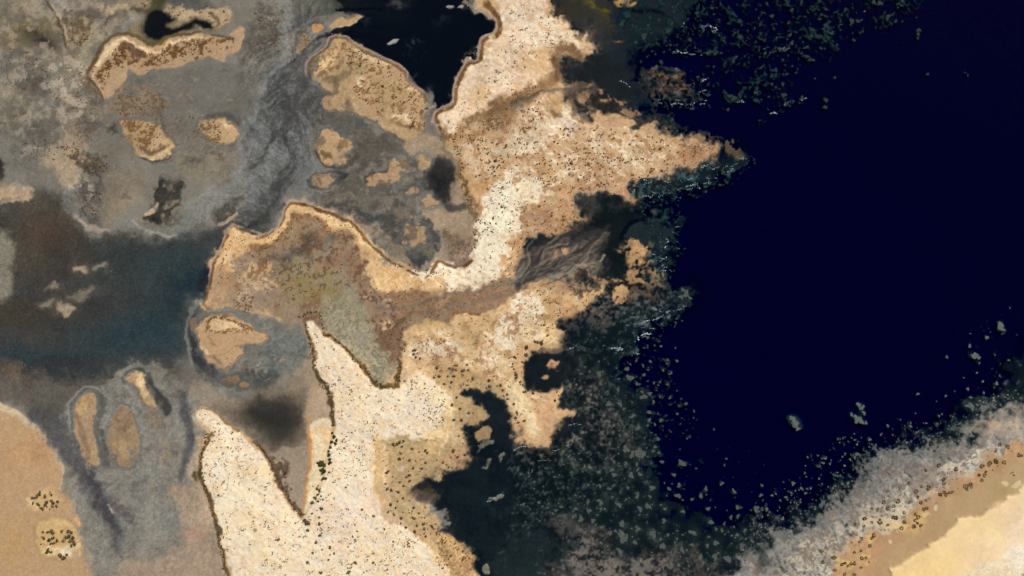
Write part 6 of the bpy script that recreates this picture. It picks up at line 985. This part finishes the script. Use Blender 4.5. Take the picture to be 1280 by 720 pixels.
# ------------------------------------------------------------------ islets
ISLAB = {
 'crescent': 'long crescent shaped islet with brown scrub south of the small black pool', 'pear': 'large scrubby tan island on the south west side of the north lagoon pool', 'spear': 'pointed tan islet jutting into the black north pool',
 'ochre_mound': 'small ochre mound beside the dark creek west of the spear shaped islet', 'channel_bar': 'narrow scrubby bar along the grey channel west of the creek', 'twin_spot': 'rounded tan islet with brown scrub on its left half, below the crescent islet',
 'hook': 'scrubby islet with a pale curved lower edge, left of the rounded tan islet', 'kidney': 'kidney shaped tan islet with dark spots, south of the large scrubby island', 'kidney_tail': 'small tan lobe at the lower right of the kidney shaped islet',
 'almond': 'almond shaped islet ringed by dark mud, below the kidney shaped islet', 'boomerang': 'smooth boomerang shaped tan islet in the dark mud east of the kidney islet', 'corner_pad': 'smooth tan pad at the upper right of the boomerang islet',
 'small_oval': 'small slanted tan pad just below the boomerang islet', 'round_pad': 'round tan pad south of the black mud pool', 'wide_pad': 'wide bare tan islet in the dark mud inside the bend of the spit', 'dot_pad': 'small round mud pad between the round pad and the wide bare islet',
 'dot_pad_west': 'small dull mud pad, left one of the pair above the wide bare islet', 'button': 'tiny pale disc at the lower left of the wide bare islet', 'button_north': 'tiny pale disc touching the top of the wide bare islet', 'ring_core': 'small greyish islet inside a mud ring at the bend of the spit',
 'wedge': 'orange tan wedge shaped islet with a scrub ring, right of the lagoon', 'thumb': 'small oval brown islet between the lagoon shore and the wedge islet', 'rusty_lump': 'rusty brown lump in the mud just below the wedge islet', 'rusty_lump_small': 'smaller rusty lump to the right of the other one below the wedge islet',
 'long_finger': 'long upright tan finger bar, leftmost of the three below the lagoon', 'bent_finger': 'bent tan finger bar with a black mud edge on its right', 'brown_finger': 'dull brown finger bar, middle and lowest of the three below the lagoon',
 'shoal0': 'brightest tan shoal in the lagoon, upper left of its neighbours', 'shoal1': 'pale grey shoal right beside the topmost tan one in the lagoon', 'shoal2': 'tan oval shoal lowest of those in the lagoon', 'shoal3': 'small grey shoal at the left of the lowest tan oval', 'shoal4': 'long faint grey streaked shoal above the lowest tan oval', 'shoal5': 'thin dull shoal in the middle left of the lagoon group'}
NAMEI = {'pear': 'island'}
for k, (m, d) in ISM.items():
    sel = (m[1:, :-1] > .5) & (m[1:, 1:] > .5) & (m[:-1, 1:] > .5) & (m[:-1, :-1] > .5)
    qs = Q[sel]
    if len(qs) == 0: continue
    c, q, col, nr = sub(qs, co_isl, COLI, NRMI)
    e = np.concatenate([q[:, [0, 1]], q[:, [1, 2]], q[:, [2, 3]], q[:, [3, 0]]]).astype(np.int64)
    code = e[:, 0] * len(c) + e[:, 1]; rev = e[:, 1] * len(c) + e[:, 0]
    be = e[~np.isin(code, rev)]; bv = np.unique(be); mp = -np.ones(len(c), np.int64); mp[bv] = np.arange(len(bv)) + len(c)
    low = c[bv].copy(); low[:, 2] = -.8
    side = np.column_stack([be[:, 1], be[:, 0], mp[be[:, 0]], mp[be[:, 1]]]).astype(np.int32)
    o = link('shoal' if 'shoal' in k else NAMEI.get(k, 'islet'), mesh_np('islet', np.vstack([c, low]), np.vstack([q, side]), np.vstack([col, col[bv]]), normals=np.vstack([nr, nr[bv]])), [M_ISLET])
    tag(o, ISLAB[k], 'shoal' if 'shoal' in k else ('island' if k == 'pear' else 'islet'), 'shoals in the western lagoon' if 'shoal' in k else 'sand islets on the tidal flats')

# ------------------------------------------------------------------ water: three bodies that meet under the land
mw, t, out = new_mat('sea_water'); L = t.links.new
tr = nd(t, 'ShaderNodeBsdfTransparent'); gl = nd(t, 'ShaderNodeBsdfGlossy', Roughness=.12); fr = nd(t, 'ShaderNodeFresnel', IOR=1.12)
tc = nd(t, 'ShaderNodeTexCoord'); wn = nd(t, 'ShaderNodeTexNoise', Scale=.22, Detail=4.0, Roughness=.6); L(tc.outputs['Object'], wn.inputs['Vector'])
bp = nd(t, 'ShaderNodeBump', Strength=.15, Distance=.25); L(wn.outputs['Fac'], bp.inputs['Height']); L(bp.outputs['Normal'], gl.inputs['Normal'])
mx = nd(t, 'ShaderNodeMixShader'); L(fr.outputs['Fac'], mx.inputs['Fac']); L(tr.outputs['BSDF'], mx.inputs[1]); L(gl.outputs['BSDF'], mx.inputs[2]); L(mx.outputs['Shader'], out.inputs['Surface'])
va = nd(t, 'ShaderNodeVolumeAbsorption', Density=float(SIG[0])); va.inputs['Color'].default_value = (0, 1 - SIG[1] / SIG[0], 1 - SIG[2] / SIG[0], 1); L(va.outputs['Volume'], out.inputs['Volume'])
SHORE = "g 655,-3000 655,0 668,70 640,110 640,200 620,330 600,395 560,450 558,560 490,615 520,700 560,784 560,3000"
def inpoly(s, X, Y):
    p = pts(s); r = np.zeros(X.shape, bool)
    for (x0, y0), (x1, y1) in zip(p, p[1:] + p[:1]):
        if y0 != y1: r ^= ((y0 > Y) != (y1 > Y)) & (X < x0 + (Y - y0) * (x1 - x0) / (y1 - y0))
    return r
nr_, nc_ = AX.shape[0] - 1, AX.shape[1] - 1
wet = H[iy, ix] < .03; wet = wet[1:, 1:] | wet[1:, :-1] | wet[:-1, 1:] | wet[:-1, :-1]
for r_ in range(cy):                           # inside the map look at every metre
    ja, jb = int(r_ * sy), int(math.ceil((r_ + 1) * sy)) + 1
    for c_ in range(cx):
        ia, ib = int(c_ * sx), int(math.ceil((c_ + 1) * sx)) + 1
        wet[PADC + r_, PADC + c_] = H[ja:jb, ia:ib].min() < .03
CX_, CY_ = (AX[1:, 1:] + AX[:-1, :-1]) / 2, (AY[1:, 1:] + AY[:-1, :-1]) / 2
isea = inpoly(SHORE + " 9000,3000 9000,-3000", CX_, CY_)
ipool = inpoly("g 394,-3000 394,30 440,50 545,158 562,156 640,200 640,110 668,70 655,0 655,-3000", CX_, CY_) & ~isea
for nm, sel in (('sea', wet & isea), ('pool_water', wet & ipool), ('lagoon_water', wet & ~isea & ~ipool)):
    pad = np.pad(sel, 1); nv = AX.size
    k = ii; v0, v1, v2, v3 = k[1:, :-1], k[1:, 1:], k[:-1, 1:], k[:-1, :-1]      # south west, south east, north east, north west
    fs = [np.dstack([v0, v1, v2, v3])[sel], np.dstack([v3, v2, v1, v0])[sel] + nv]
    for dy, dx, a, c in ((1, 0, v0, v1), (-1, 0, v2, v3), (0, 1, v1, v2), (0, -1, v3, v0)):
        ed = sel & ~pad[1 + dy:1 + dy + nr_, 1 + dx:1 + dx + nc_]
        fs.append(np.column_stack([c[ed], a[ed], a[ed] + nv, c[ed] + nv]))
    F_ = np.vstack(fs); u, inv = np.unique(F_.ravel(), return_inverse=True)
    base = np.dstack([AX - 640, 360 - AY, np.zeros_like(AX)]).reshape(-1, 3); allv = np.vstack([base, base - np.array([0, 0, 40.])])
    tag(link(nm, mesh_np(nm, allv[u], inv.reshape(-1, 4).astype(np.int32), smooth=False), [mw]), kind='structure')

# ------------------------------------------------------------------ plants and reef clumps
def zat(x, y):
    i = min(max(int(round(x - X0)), 0), NX - 1); j = min(max(int(round(y - Y0)), 0), NY - 1)
    return float(HI[j, i])
def blob_mesh(seed, kind):
    """one shrub: clumps of foliage round a few stems, about 1 m in radius, ragged outline"""
    r = random.Random(seed); bm = bmesh.new(); lay = bm.loops.layers.color if False else None
    n = {'mangrove': 11, 'shrub': 8, 'ring': 9}[kind]
    for i in range(n):
        if kind == 'ring':
            if i in (2, 5) and seed % 2: continue
            a = math.tau * i / n + r.uniform(-.3, .3); d = r.uniform(.55, .8); s = r.uniform(.26, .42)
        else:
            a = r.uniform(0, math.tau); d = r.uniform(0, .72) if i else 0; s = r.uniform(.26, .46) if i else .5
        res = bmesh.ops.create_icosphere(bm, subdivisions=1, radius=s)
        cxx, cyy, cz = d * math.cos(a), d * math.sin(a) * r.uniform(.75, 1), s * .7 + .12 * (1 - d)
        for v in res['verts']:
            k = 1 + r.uniform(-.28, .3); v.co = Vector((v.co.x * k + cxx, v.co.y * k + cyy, max(v.co.z * k * .8 + cz, -.05)))
    for i in range(70):                          # loose sprigs of leaves
        a = r.uniform(0, math.tau); d = (r.uniform(.45, 1.0) if kind == 'ring' else r.uniform(.1, 1.05)); z = r.uniform(.1, .75) * (1.25 - d * .8)
        p = Vector((d * math.cos(a), d * math.sin(a), z)); u = Vector((r.uniform(-1, 1), r.uniform(-1, 1), r.uniform(-.3, 1))).normalized() * r.uniform(.08, .2)
        w = u.cross(Vector((r.uniform(-1, 1), r.uniform(-1, 1), .4))).normalized() * r.uniform(.05, .1)
        bm.faces.new([bm.verts.new(p - w), bm.verts.new(p + u * .5 - w * .2), bm.verts.new(p + u), bm.verts.new(p + w)])
    me = bpy.data.meshes.new(kind); bm.to_mesh(me); bm.free(); return me
def leaf_mat(name, c, vary=.5):
    m, t, out = new_mat(name); L = t.links.new
    oi = nd(t, 'ShaderNodeObjectInfo'); tc = nd(t, 'ShaderNodeTexCoord'); n1 = nd(t, 'ShaderNodeTexNoise', Scale=3.0, Detail=3.0); L(tc.outputs['Object'], n1.inputs['Vector'])
    ad = nd(t, 'ShaderNodeMath', operation='ADD'); L(oi.outputs['Random'], ad.inputs[0]); L(n1.outputs['Fac'], ad.inputs[1])
    cr = nd(t, 'ShaderNodeValToRGB'); c = np.array(c)
    cr.color_ramp.elements[0].position = .3; cr.color_ramp.elements[0].color = (*(c * (1 - vary)), 1); cr.color_ramp.elements[1].position = 1.0; cr.color_ramp.elements[1].color = (*(c * (1 + vary)), 1)
    hv = nd(t, 'ShaderNodeMath', operation='MULTIPLY'); hv.inputs[1].default_value = .6; L(ad.outputs[0], hv.inputs[0]); L(hv.outputs[0], cr.inputs['Fac'])
    b = nd(t, 'ShaderNodeBsdfPrincipled', Roughness=.8); b.inputs['Specular IOR Level'].default_value = .15; L(cr.outputs['Color'], b.inputs['Base Color']); L(b.outputs['BSDF'], out.inputs['Surface'])
    return m
SRGB2A = lambda c, k=1.0: tuple(lin(c) / GAIN * k)
SHC = {'saltbush': (.075, .058, .028), 'speck': (.16, .115, .072), 'brush': (.11, .06, .026), 'hedge': (.06, .038, .013), 'olive': (.12, .105, .05), 'mangrove': (.030, .032, .008), 'ringbush': (.125, .083, .036), 'wetbush': (.20, .155, .125)}
SMAT = {k: leaf_mat(k + '_leaf', v) for k, v in SHC.items()}
SHAPES = {}
for k in SHC:
    base = 'mangrove' if k == 'mangrove' else ('ring' if k == 'ringbush' else 'shrub')
    SHAPES[k] = []
    for i in range(5):
        me = blob_mesh(100 + i + hash(len(k)) % 7, base); me.materials.append(SMAT[k]); SHAPES[k].append(me)
ORD = ['nearest'] + [w + ' nearest' for w in 'second third fourth fifth sixth seventh eighth ninth tenth eleventh twelfth thirteenth fourteenth fifteenth sixteenth'.split()]
ZLAB = {  # zone -> (what it looks like and where, [(landmark, x, y)])
 'mangrove': ('dark green mangrove bush on the sand apron', [('the largest clump top', 399, 576)]),
 'hedge_end': ('dark bush in the row below the hedge', [('the lower row end', 412, 585)]),
 'apron': ('olive shrub on the pale spit apron', [('the tip of the muddy bay', 378, 645), ('the mangrove clump', 402, 590)]),
 'spit': ('dark shrub on the white central spit', [('the muddy bay tip', 378, 645), ('the bottom edge', 440, 720), ('the grey green wet tongue', 490, 480), ('the left coast of the spit', 262, 640), ('the eastern wet flat', 480, 570)]),
 'middle_spit': ('dark shrub on white sand above the stream', [('the eastern stream fan', 650, 340), ('the bend of the spit', 560, 345), ('the round white top', 640, 212)]),
 'north_spit': ('brown speck of shrub on the northern sand ridge', [('the black north pool', 590, 100), ('the top edge', 660, 0), ('the upper stream bed', 650, 130)]),
 'east_land': ('brown shrub on sand south of the upper stream', [('the upper stream bed', 610, 150), ('the white sand', 630, 215), ('the brown western rim', 572, 200)]),
 'east_point': ('small brown shrub on the tan eastern point', [('the tip of the point', 890, 185), ('the weedy cove', 740, 250), ('the white sand', 680, 215), ('the upper stream mouth', 730, 130), ('the stream fan', 660, 320)]),
 'south_dunes': ('dark shrub on cream dunes below the stream', [('the stream mouth', 660, 355), ('the white sand patch', 560, 430), ('the round dark cove', 680, 455), ('the dark inlet head', 590, 490)]),
 'east_flat': ('olive shrub on the wet tan flat', [('the dark inlet head', 585, 495), ('the sand tongue in the inlet', 600, 520), ('the dark weed bay', 520, 610), ('the edge of the white spit', 485, 580), ('the cream dune corner', 545, 560), ('the bottom edge', 580, 700), ('the top of the flat', 545, 460)]),
 'east_cape': ('dark shrub on the sandy eastern cape', [('the round dark cove', 665, 450), ('the cape corner', 715, 515), ('the dark inlet', 635, 520), ('the stream mouth flats', 690, 380)]),
 'marsh': ('brown shrub in the marsh inside the arc spit', [('the yellow green patch', 390, 340), ('the arc spit crest', 370, 265), ('the lagoon shore', 270, 350), ('the grey wet tongue', 420, 390)]),
 'tongue': ('faint tussock on the grey green tongue', [('the lower tip of the tongue', 492, 478), ('the yellow green patch', 400, 365)]),
 'stream': ('brown shrub along the muddy stream bed', [('the stream fan', 650, 355), ('the wet tongue', 490, 410), ('the sandy hummock', 480, 406), ('the black north pool', 550, 150)]),
 'hedge': ('brown bush in the dark hedge', [('the tip of the central spit', 388, 402), ('the wet tongue end', 490, 482), ('the muddy bay tip', 376, 643), ('the left coast of the spit', 255, 590), ('the brown western rim', 580, 230), ('the bottom edge', 283, 715)]),
 'crescent': ('brown shrub on the long crescent islet', [('the black winding pool', 200, 50), ('the lower left islet end', 128, 120), ('the right end of the islet', 285, 50)]),
 'pear': ('brown shrub on the large scrubby island', [('the top of the island', 425, 48), ('the narrow outlet of the pool', 535, 150), ('the left end of the island', 390, 90)]),
 'flats': ('brown shrub on the grey tidal flats', [('the dark puddle', 50, 48), ('the crescent islet', 130, 110), ('the left edge', 0, 150), ('the lagoon shore', 110, 270), ('the black winding pool', 200, 20)]),
 'hook': ('brown shrub on the islet with curved edge', [('the pale curved edge', 185, 198)]), 'twin_spot': ('brown shrub on the rounded tan islet', [('the bare right half', 290, 160)]), 'wedge': ('brown shrub ringing the wedge islet', [('the left end of the ring', 258, 412), ('the right end of the ring', 320, 415)]),
 'small_mound': ('dark shrub on the upper small mound', [('the top of the mound', 60, 612), ('the bottom of the mound', 55, 640)]),
 'large_mound': ('dark shrub on the lower ringed mound', [('the white mound centre', 78, 686), ('the upper right of the mound', 92, 665), ('the left of the mound', 54, 668)]),
 'beach': ('ring shaped brown shrub on the orange beach', [('the bottom edge', 1060, 720), ('the right edge', 1280, 560), ('the yellow shrub cluster', 1145, 650), ('the bend of the dune', 1200, 640), ('the dark bush row', 1240, 580), ('the lower left bushes', 1080, 690)]),
 'beach_wet': ('wet brown shrub in the pale foreshore', [('the bottom edge', 1020, 715), ('the right edge', 1280, 545), ('the pale foam coloured bank', 1210, 575), ('the yellow shrub cluster', 1140, 640)])}
CLAB = {'deep_far': ('pale green reef patch in deep blue sea', [('the split reef', 1072, 517), ('the round mid sea reef', 992, 528), ('the right edge', 1280, 420), ('the grey foreshore', 1230, 510), ('the eastern reef cluster', 1218, 445)]),
 'shelf': ('grey reef clump on the dark southern shelf', [('the deep water edge', 815, 600), ('the pale silt bank', 740, 680), ('the weedy cape shallows', 720, 540), ('the broken surf line', 790, 420), ('the big grey reef heads', 800, 567), ('the bottom edge', 900, 710), ('the southern deep corner', 900, 650), ('the grey foreshore', 950, 690), ('the mid shelf weed beds', 780, 490)]),
 'deep': ('small olive reef clump in deep water', [('the shelf edge', 820, 580), ('the grey foreshore', 940, 640)]),
 'shelf_east': ('pale reef clump in dark shallows off the beach', [('the right edge', 1280, 520), ('the lower left foreshore', 970, 680), ('the round crusted lobe', 1055, 600), ('the deep blue water', 1020, 590), ('the upper foreshore', 1150, 540)]),
 'north': ('dim green reef clump in the northern sea', [('the top edge', 1090, 0), ('the brown shoal', 840, 100), ('the long weedy reef', 920, 40), ('the surf patch', 975, 60), ('the upper stream mouth', 790, 40), ('the farthest reef', 1148, 45), ('the foam flecked heads', 985, 125)]),
 'point_fringe': ('small dark reef clump fringing the eastern point', [('the tip of the point', 930, 190), ('the stream mouth weed', 830, 300), ('the surf below the fan', 830, 370)]), 'silt': ('faint grey clump on the pale silt bank', [('the bottom edge', 780, 710), ('the dark shelf', 720, 650)])}
def labels_for(items, table):
    """label each item by its rank from the nearest landmark of its zone"""
    by = {}
    for n, it in enumerate(items):
        base, lm = table[it[4]]
        l = min(lm, key=lambda q: math.hypot(it[0] - q[1], it[1] - q[2])); by.setdefault((it[4], l[0]), []).append((math.hypot(it[0] - l[1], it[1] - l[2]), n))
    out = {}
    for (z, l), v in by.items():
        for r, (dd, n) in enumerate(sorted(v)):
            base = table[z][0]
            out[n] = ('%s, %s to %s' % (base, ORD[r], l)) if r < len(ORD) else ('%s, well away from %s' % (base, l))
            if len(out[n].split()) > 16: print('LONG', out[n])
    return out
inframe = lambda it: -3 < it[0] < 1283 and -3 < it[1] < 723
def rank(it): return -it[2] * {'wetbush': .6, 'brush': .85, 'hedge': .7}.get(it[3], 1.0)
mang = [p for p in PLANTS if p[3] == 'mangrove']; rest = sorted([p for p in PLANTS if p[3] != 'mangrove'], key=lambda p: (not inframe(p), rank(p)))
solo, mass = rest[:300], rest[300:]
rr = random.Random(5)
for items, nm, cat in ((mang, 'mangrove_bush', 'mangrove'), (solo, 'shrub', 'shrub')):
    labs = labels_for(items, ZLAB)
    for n, (x, y, r, k, z) in enumerate(items):
        o = link(nm, SHAPES[k][rr.randrange(5)]); r *= 1.12
        o.location = W(x, y, zat(x, y) - .05); o.rotation_euler = (0, 0, rr.uniform(0, 6.28)); o.scale = (r * rr.uniform(.85, 1.15), r * rr.uniform(.85, 1.15), r * rr.uniform(.8, 1.1))
        tag(o, labs[n], cat, ZLAB[z][0].replace(' shrub ', ' shrubs ').replace(' bush ', ' bushes '))
# the uncounted low scrub: one object of small leafy tufts
def tuft(seed):
    r = random.Random(seed); vs, fs = [], []
    for lobe in range(3):
        a = r.uniform(0, 6.28); d = r.uniform(.15, .5); s = r.uniform(.45, .7); c0 = (d * math.cos(a), d * math.sin(a)); b = len(vs); n = 6
        ring = [(c0[0] + s * math.cos(i * math.tau / n) * r.uniform(.7, 1.25), c0[1] + s * math.sin(i * math.tau / n) * r.uniform(.7, 1.25)) for i in range(n)]
        vs += [(x, y, -.1) for x, y in ring] + [(c0[0] + (x - c0[0]) * .8, c0[1] + (y - c0[1]) * .8, .45 * r.uniform(.8, 1.2)) for x, y in ring] + [(c0[0], c0[1], .8 * r.uniform(.8, 1.1))]
        for i in range(n):
            j = (i + 1) % n; fs += [(b + i, b + j, b + n + j), (b + i, b + n + j, b + n + i), (b + n + i, b + n + j, b + 2 * n)]
    return np.array(vs, np.float32), np.array(fs, np.int32)
def mass_mesh(items, protos, colf, zoff, zscale=(.6, 1.0), grow_=1.0):
    V, F, C, nb = [], [], [], 0
    for (x, y, r, k, z) in items:
        v, f = protos[rr.randrange(len(protos))]; a = rr.uniform(0, 6.28); ca, sa = math.cos(a), math.sin(a); r *= grow_; e = rr.uniform(.75, 1.2)
        p = np.column_stack([(v[:, 0] * ca - v[:, 1] * sa) * r * e, (v[:, 0] * sa + v[:, 1] * ca) * r / e, v[:, 2] * r * rr.uniform(*zscale)])
        p += np.array(W(x, y, zoff(x, y)), np.float32); V.append(p); F.append(f + nb); nb += len(v); C.append(np.tile(np.array(colf(k, z)) * rr.uniform(.7, 1.35), (len(v), 1)))
    return mesh_np('mass', np.vstack(V), None, np.vstack(C).astype(np.float32), tris=np.vstack(F), smooth=False)
tag(link('low_scrub', mass_mesh(mass, [tuft(i) for i in range(12)], lambda k, z: SHC[k], zat), [tone_mat('scrub_leaf', fine=.3, scale=1.5, bump=0)]), kind='stuff')

# reef clumps: knobbly flat heads that just break the surface
def reef_np(seed, rings=4, n=18):
    r = random.Random(seed); ph = [r.uniform(0, 6.28) for _ in range(4)]; vs = [(0, 0, 1.0)]; fs = []
    R_ = lambda a: 1 + .22 * math.sin(2 * a + ph[0]) + .2 * math.sin(3 * a + ph[1]) + .12 * math.sin(5 * a + ph[2]) + .08 * math.sin(9 * a + ph[3])
    for q in range(1, rings + 1):
        t_ = q / rings
        for i in range(n):
            a = math.tau * i / n; rad = R_(a) * t_ * r.uniform(.93, 1.07)
            vs.append((rad * math.cos(a), rad * math.sin(a), (1 - t_ ** 3) * r.uniform(.55, 1.1) + (0 if q < rings else -3)))
    for i in range(n): fs.append((0, 1 + i, 1 + (i + 1) % n))
    for q in range(rings - 1):
        for i in range(n):
            a, b = 1 + q * n + i, 1 + q * n + (i + 1) % n; c, d = a + n, b + n
            fs += [(a, c, d), (a, d, b)]
    return np.array(vs, np.float32), np.array(fs, np.int32)
CC = {'deep_far': (96, 104, 94), 'shelf': (84, 88, 80), 'deep': (70, 80, 72), 'shelf_east': (104, 108, 98), 'north': (44, 58, 55), 'point_fringe': (62, 76, 78), 'silt': (92, 90, 84)}
M_REEF = tone_mat('reef_crust', rough=.85, fine=.35, scale=1.3, bump=.3)
RP = [reef_np(i) for i in range(10)]; RPS = [reef_np(50 + i, 2, 9) for i in range(10)]
csort = sorted(CLUMPS, key=lambda p: (not inframe(p), -p[2])); csolo, cmass = csort[:300], csort[300:]
RMESH = {}
for z in CC:
    RMESH[z] = []
    for i in range(8):
        v, f = RP[i]; rn = np.random.RandomState(i); c = np.array(SRGB2A(CC[z])) * (1 + .22 * rn.randn(len(v), 1))
        RMESH[z].append(mesh_np('reef', v, None, np.clip(c, .004, 1), tris=f)); RMESH[z][-1].materials.append(M_REEF)
labs = labels_for(csolo, CLAB)
for n, (x, y, r, k, z) in enumerate(csolo):
    o = link('reef_patch', RMESH[z][rr.randrange(8)]); o.location = W(x, y, .03); o.rotation_euler = (0, 0, rr.uniform(0, 6.28)); r *= .85 if z == 'north' else 1; o.scale = (r * rr.uniform(.75, 1.1), r * rr.uniform(.6, .95), .14)
    tag(o, labs[n], 'reef', CLAB[z][0].replace(' patch ', ' patches ').replace(' clump ', ' clumps '))
tag(link('reef_rubble', mass_mesh([(x, y, r, k, z) for x, y, r, k, z in cmass], RPS, lambda k, z: SRGB2A(CC[z]), lambda x, y: .03, (.08, .2), 1.0), [M_REEF]), kind='stuff')

# broken water along the reef edges
def foam_mesh(P, w, seed):
    r = random.Random(seed); bm = bmesh.new(); k = 0
    for a, b in zip(P[:-1], P[1:]):
        d = b - a; Ln = math.hypot(*d)
        for s in range(max(1, int(Ln / .5))):
            if r.random() < .22: continue
            c = a + d * r.random(); nx, ny = -d[1] / max(Ln, .01), d[0] / max(Ln, .01); off = r.gauss(0, w * .38); rad = r.uniform(.16, .5) * w
            x, y = c[0] + nx * off, c[1] + ny * off; m_ = 7
            top = [bm.verts.new(W(x + rad * 1.3 * math.cos(q * math.tau / m_) * r.uniform(.6, 1.3), y + rad * math.sin(q * math.tau / m_) * r.uniform(.6, 1.3), .05 + .004 * (k % 9))) for q in range(m_)]
            peak = bm.verts.new(W(x, y, .16 + .01 * (k % 7))); k += 1
            low = [bm.verts.new((v.co.x, v.co.y, -.05)) for v in top]
            for q in range(m_):
                bm.faces.new((top[q], peak, top[(q + 1) % m_])); bm.faces.new((top[q], top[(q + 1) % m_], low[(q + 1) % m_], low[q]))
    bmesh.ops.recalc_face_normals(bm, faces=bm.faces[:])
    me = bpy.data.meshes.new('foam_streak'); bm.to_mesh(me); bm.free(); return me
mf, t, out = new_mat('sea_foam'); b = nd(t, 'ShaderNodeBsdfPrincipled', Roughness=.7); b.inputs['Specular IOR Level'].default_value = .2; tc = nd(t, 'ShaderNodeTexCoord'); n1 = nd(t, 'ShaderNodeTexNoise', Scale=.8, Detail=4.0)
t.links.new(tc.outputs['Object'], n1.inputs['Vector']); cr = nd(t, 'ShaderNodeValToRGB'); cr.color_ramp.elements[0].position = .35; cr.color_ramp.elements[0].color = (.07, .13, .15, 1); cr.color_ramp.elements[1].position = .7; cr.color_ramp.elements[1].color = (.44, .5, .5, 1)
t.links.new(n1.outputs['Fac'], cr.inputs['Fac']); t.links.new(cr.outputs['Color'], b.inputs['Base Color']); t.links.new(b.outputs['BSDF'], out.inputs['Surface'])
FL_LM = [('the broken surf line off the fan', 800, 420), ('the eastern point tip', 930, 190), ('the southern edge of the point', 860, 230), ('the brown northern shoal', 860, 110), ('the northern reef surf', 970, 60), ('the foam flecked reef heads', 985, 135), ('the dark southern weed bay', 610, 625), ('the cape shallows', 690, 545), ('the coral sand isle', 825, 335)]
FLs = labels_for([(P[:, 0].mean(), P[:, 1].mean(), w, 'foam', 'f') for P, w in FOAM], {'f': ('thin white streak of broken water', FL_LM)})
for n, (P, w) in enumerate(FOAM):
    me = foam_mesh(P, w, n)
    if len(me.vertices) == 0: bpy.data.meshes.remove(me); continue
    tag(link('foam_streak', me, [mf]), FLs[n], 'foam', 'streaks of foam along the reef edges')

# ------------------------------------------------------------------ light, sky, camera
wd = bpy.data.worlds.new('World'); S.world = wd; wd.use_nodes = True; t = wd.node_tree; t.nodes.clear()
sk = nd(t, 'ShaderNodeTexSky', sky_type='NISHITA', sun_disc=False, sun_elevation=math.radians(SUN_EL), sun_rotation=math.radians(SUN_AZ))
bg = nd(t, 'ShaderNodeBackground', Strength=.08); ow = nd(t, 'ShaderNodeOutputWorld'); t.links.new(sk.outputs['Color'], bg.inputs['Color']); t.links.new(bg.outputs['Background'], ow.inputs['Surface'])
sl = bpy.data.lights.new('sun', 'SUN'); sl.energy = 4.2; sl.angle = math.radians(.53); sl.color = (1, .915, .80); so = bpy.data.objects.new('sun', sl); CO.objects.link(so)
e, a = math.radians(SUN_EL), math.radians(SUN_AZ); dv = Vector((math.cos(e) * math.sin(a), math.cos(e) * math.cos(a), math.sin(e))); so.rotation_euler = dv.to_track_quat('Z', 'Y').to_euler(); so.location = dv * 500
cam = bpy.data.cameras.new('camera'); cam.sensor_width = 36; cam.lens = 45; cam.clip_end = 100000; cam.clip_start = 1; co_ = bpy.data.objects.new('camera', cam); CO.objects.link(co_); co_.location = (0, 0, 1600.5); S.camera = co_
S.view_settings.view_transform = 'Standard'; S.view_settings.look = 'None'; S.view_settings.exposure = 0.34; S.view_settings.gamma = 1
S.cycles.max_bounces = 6; S.cycles.transparent_max_bounces = 16
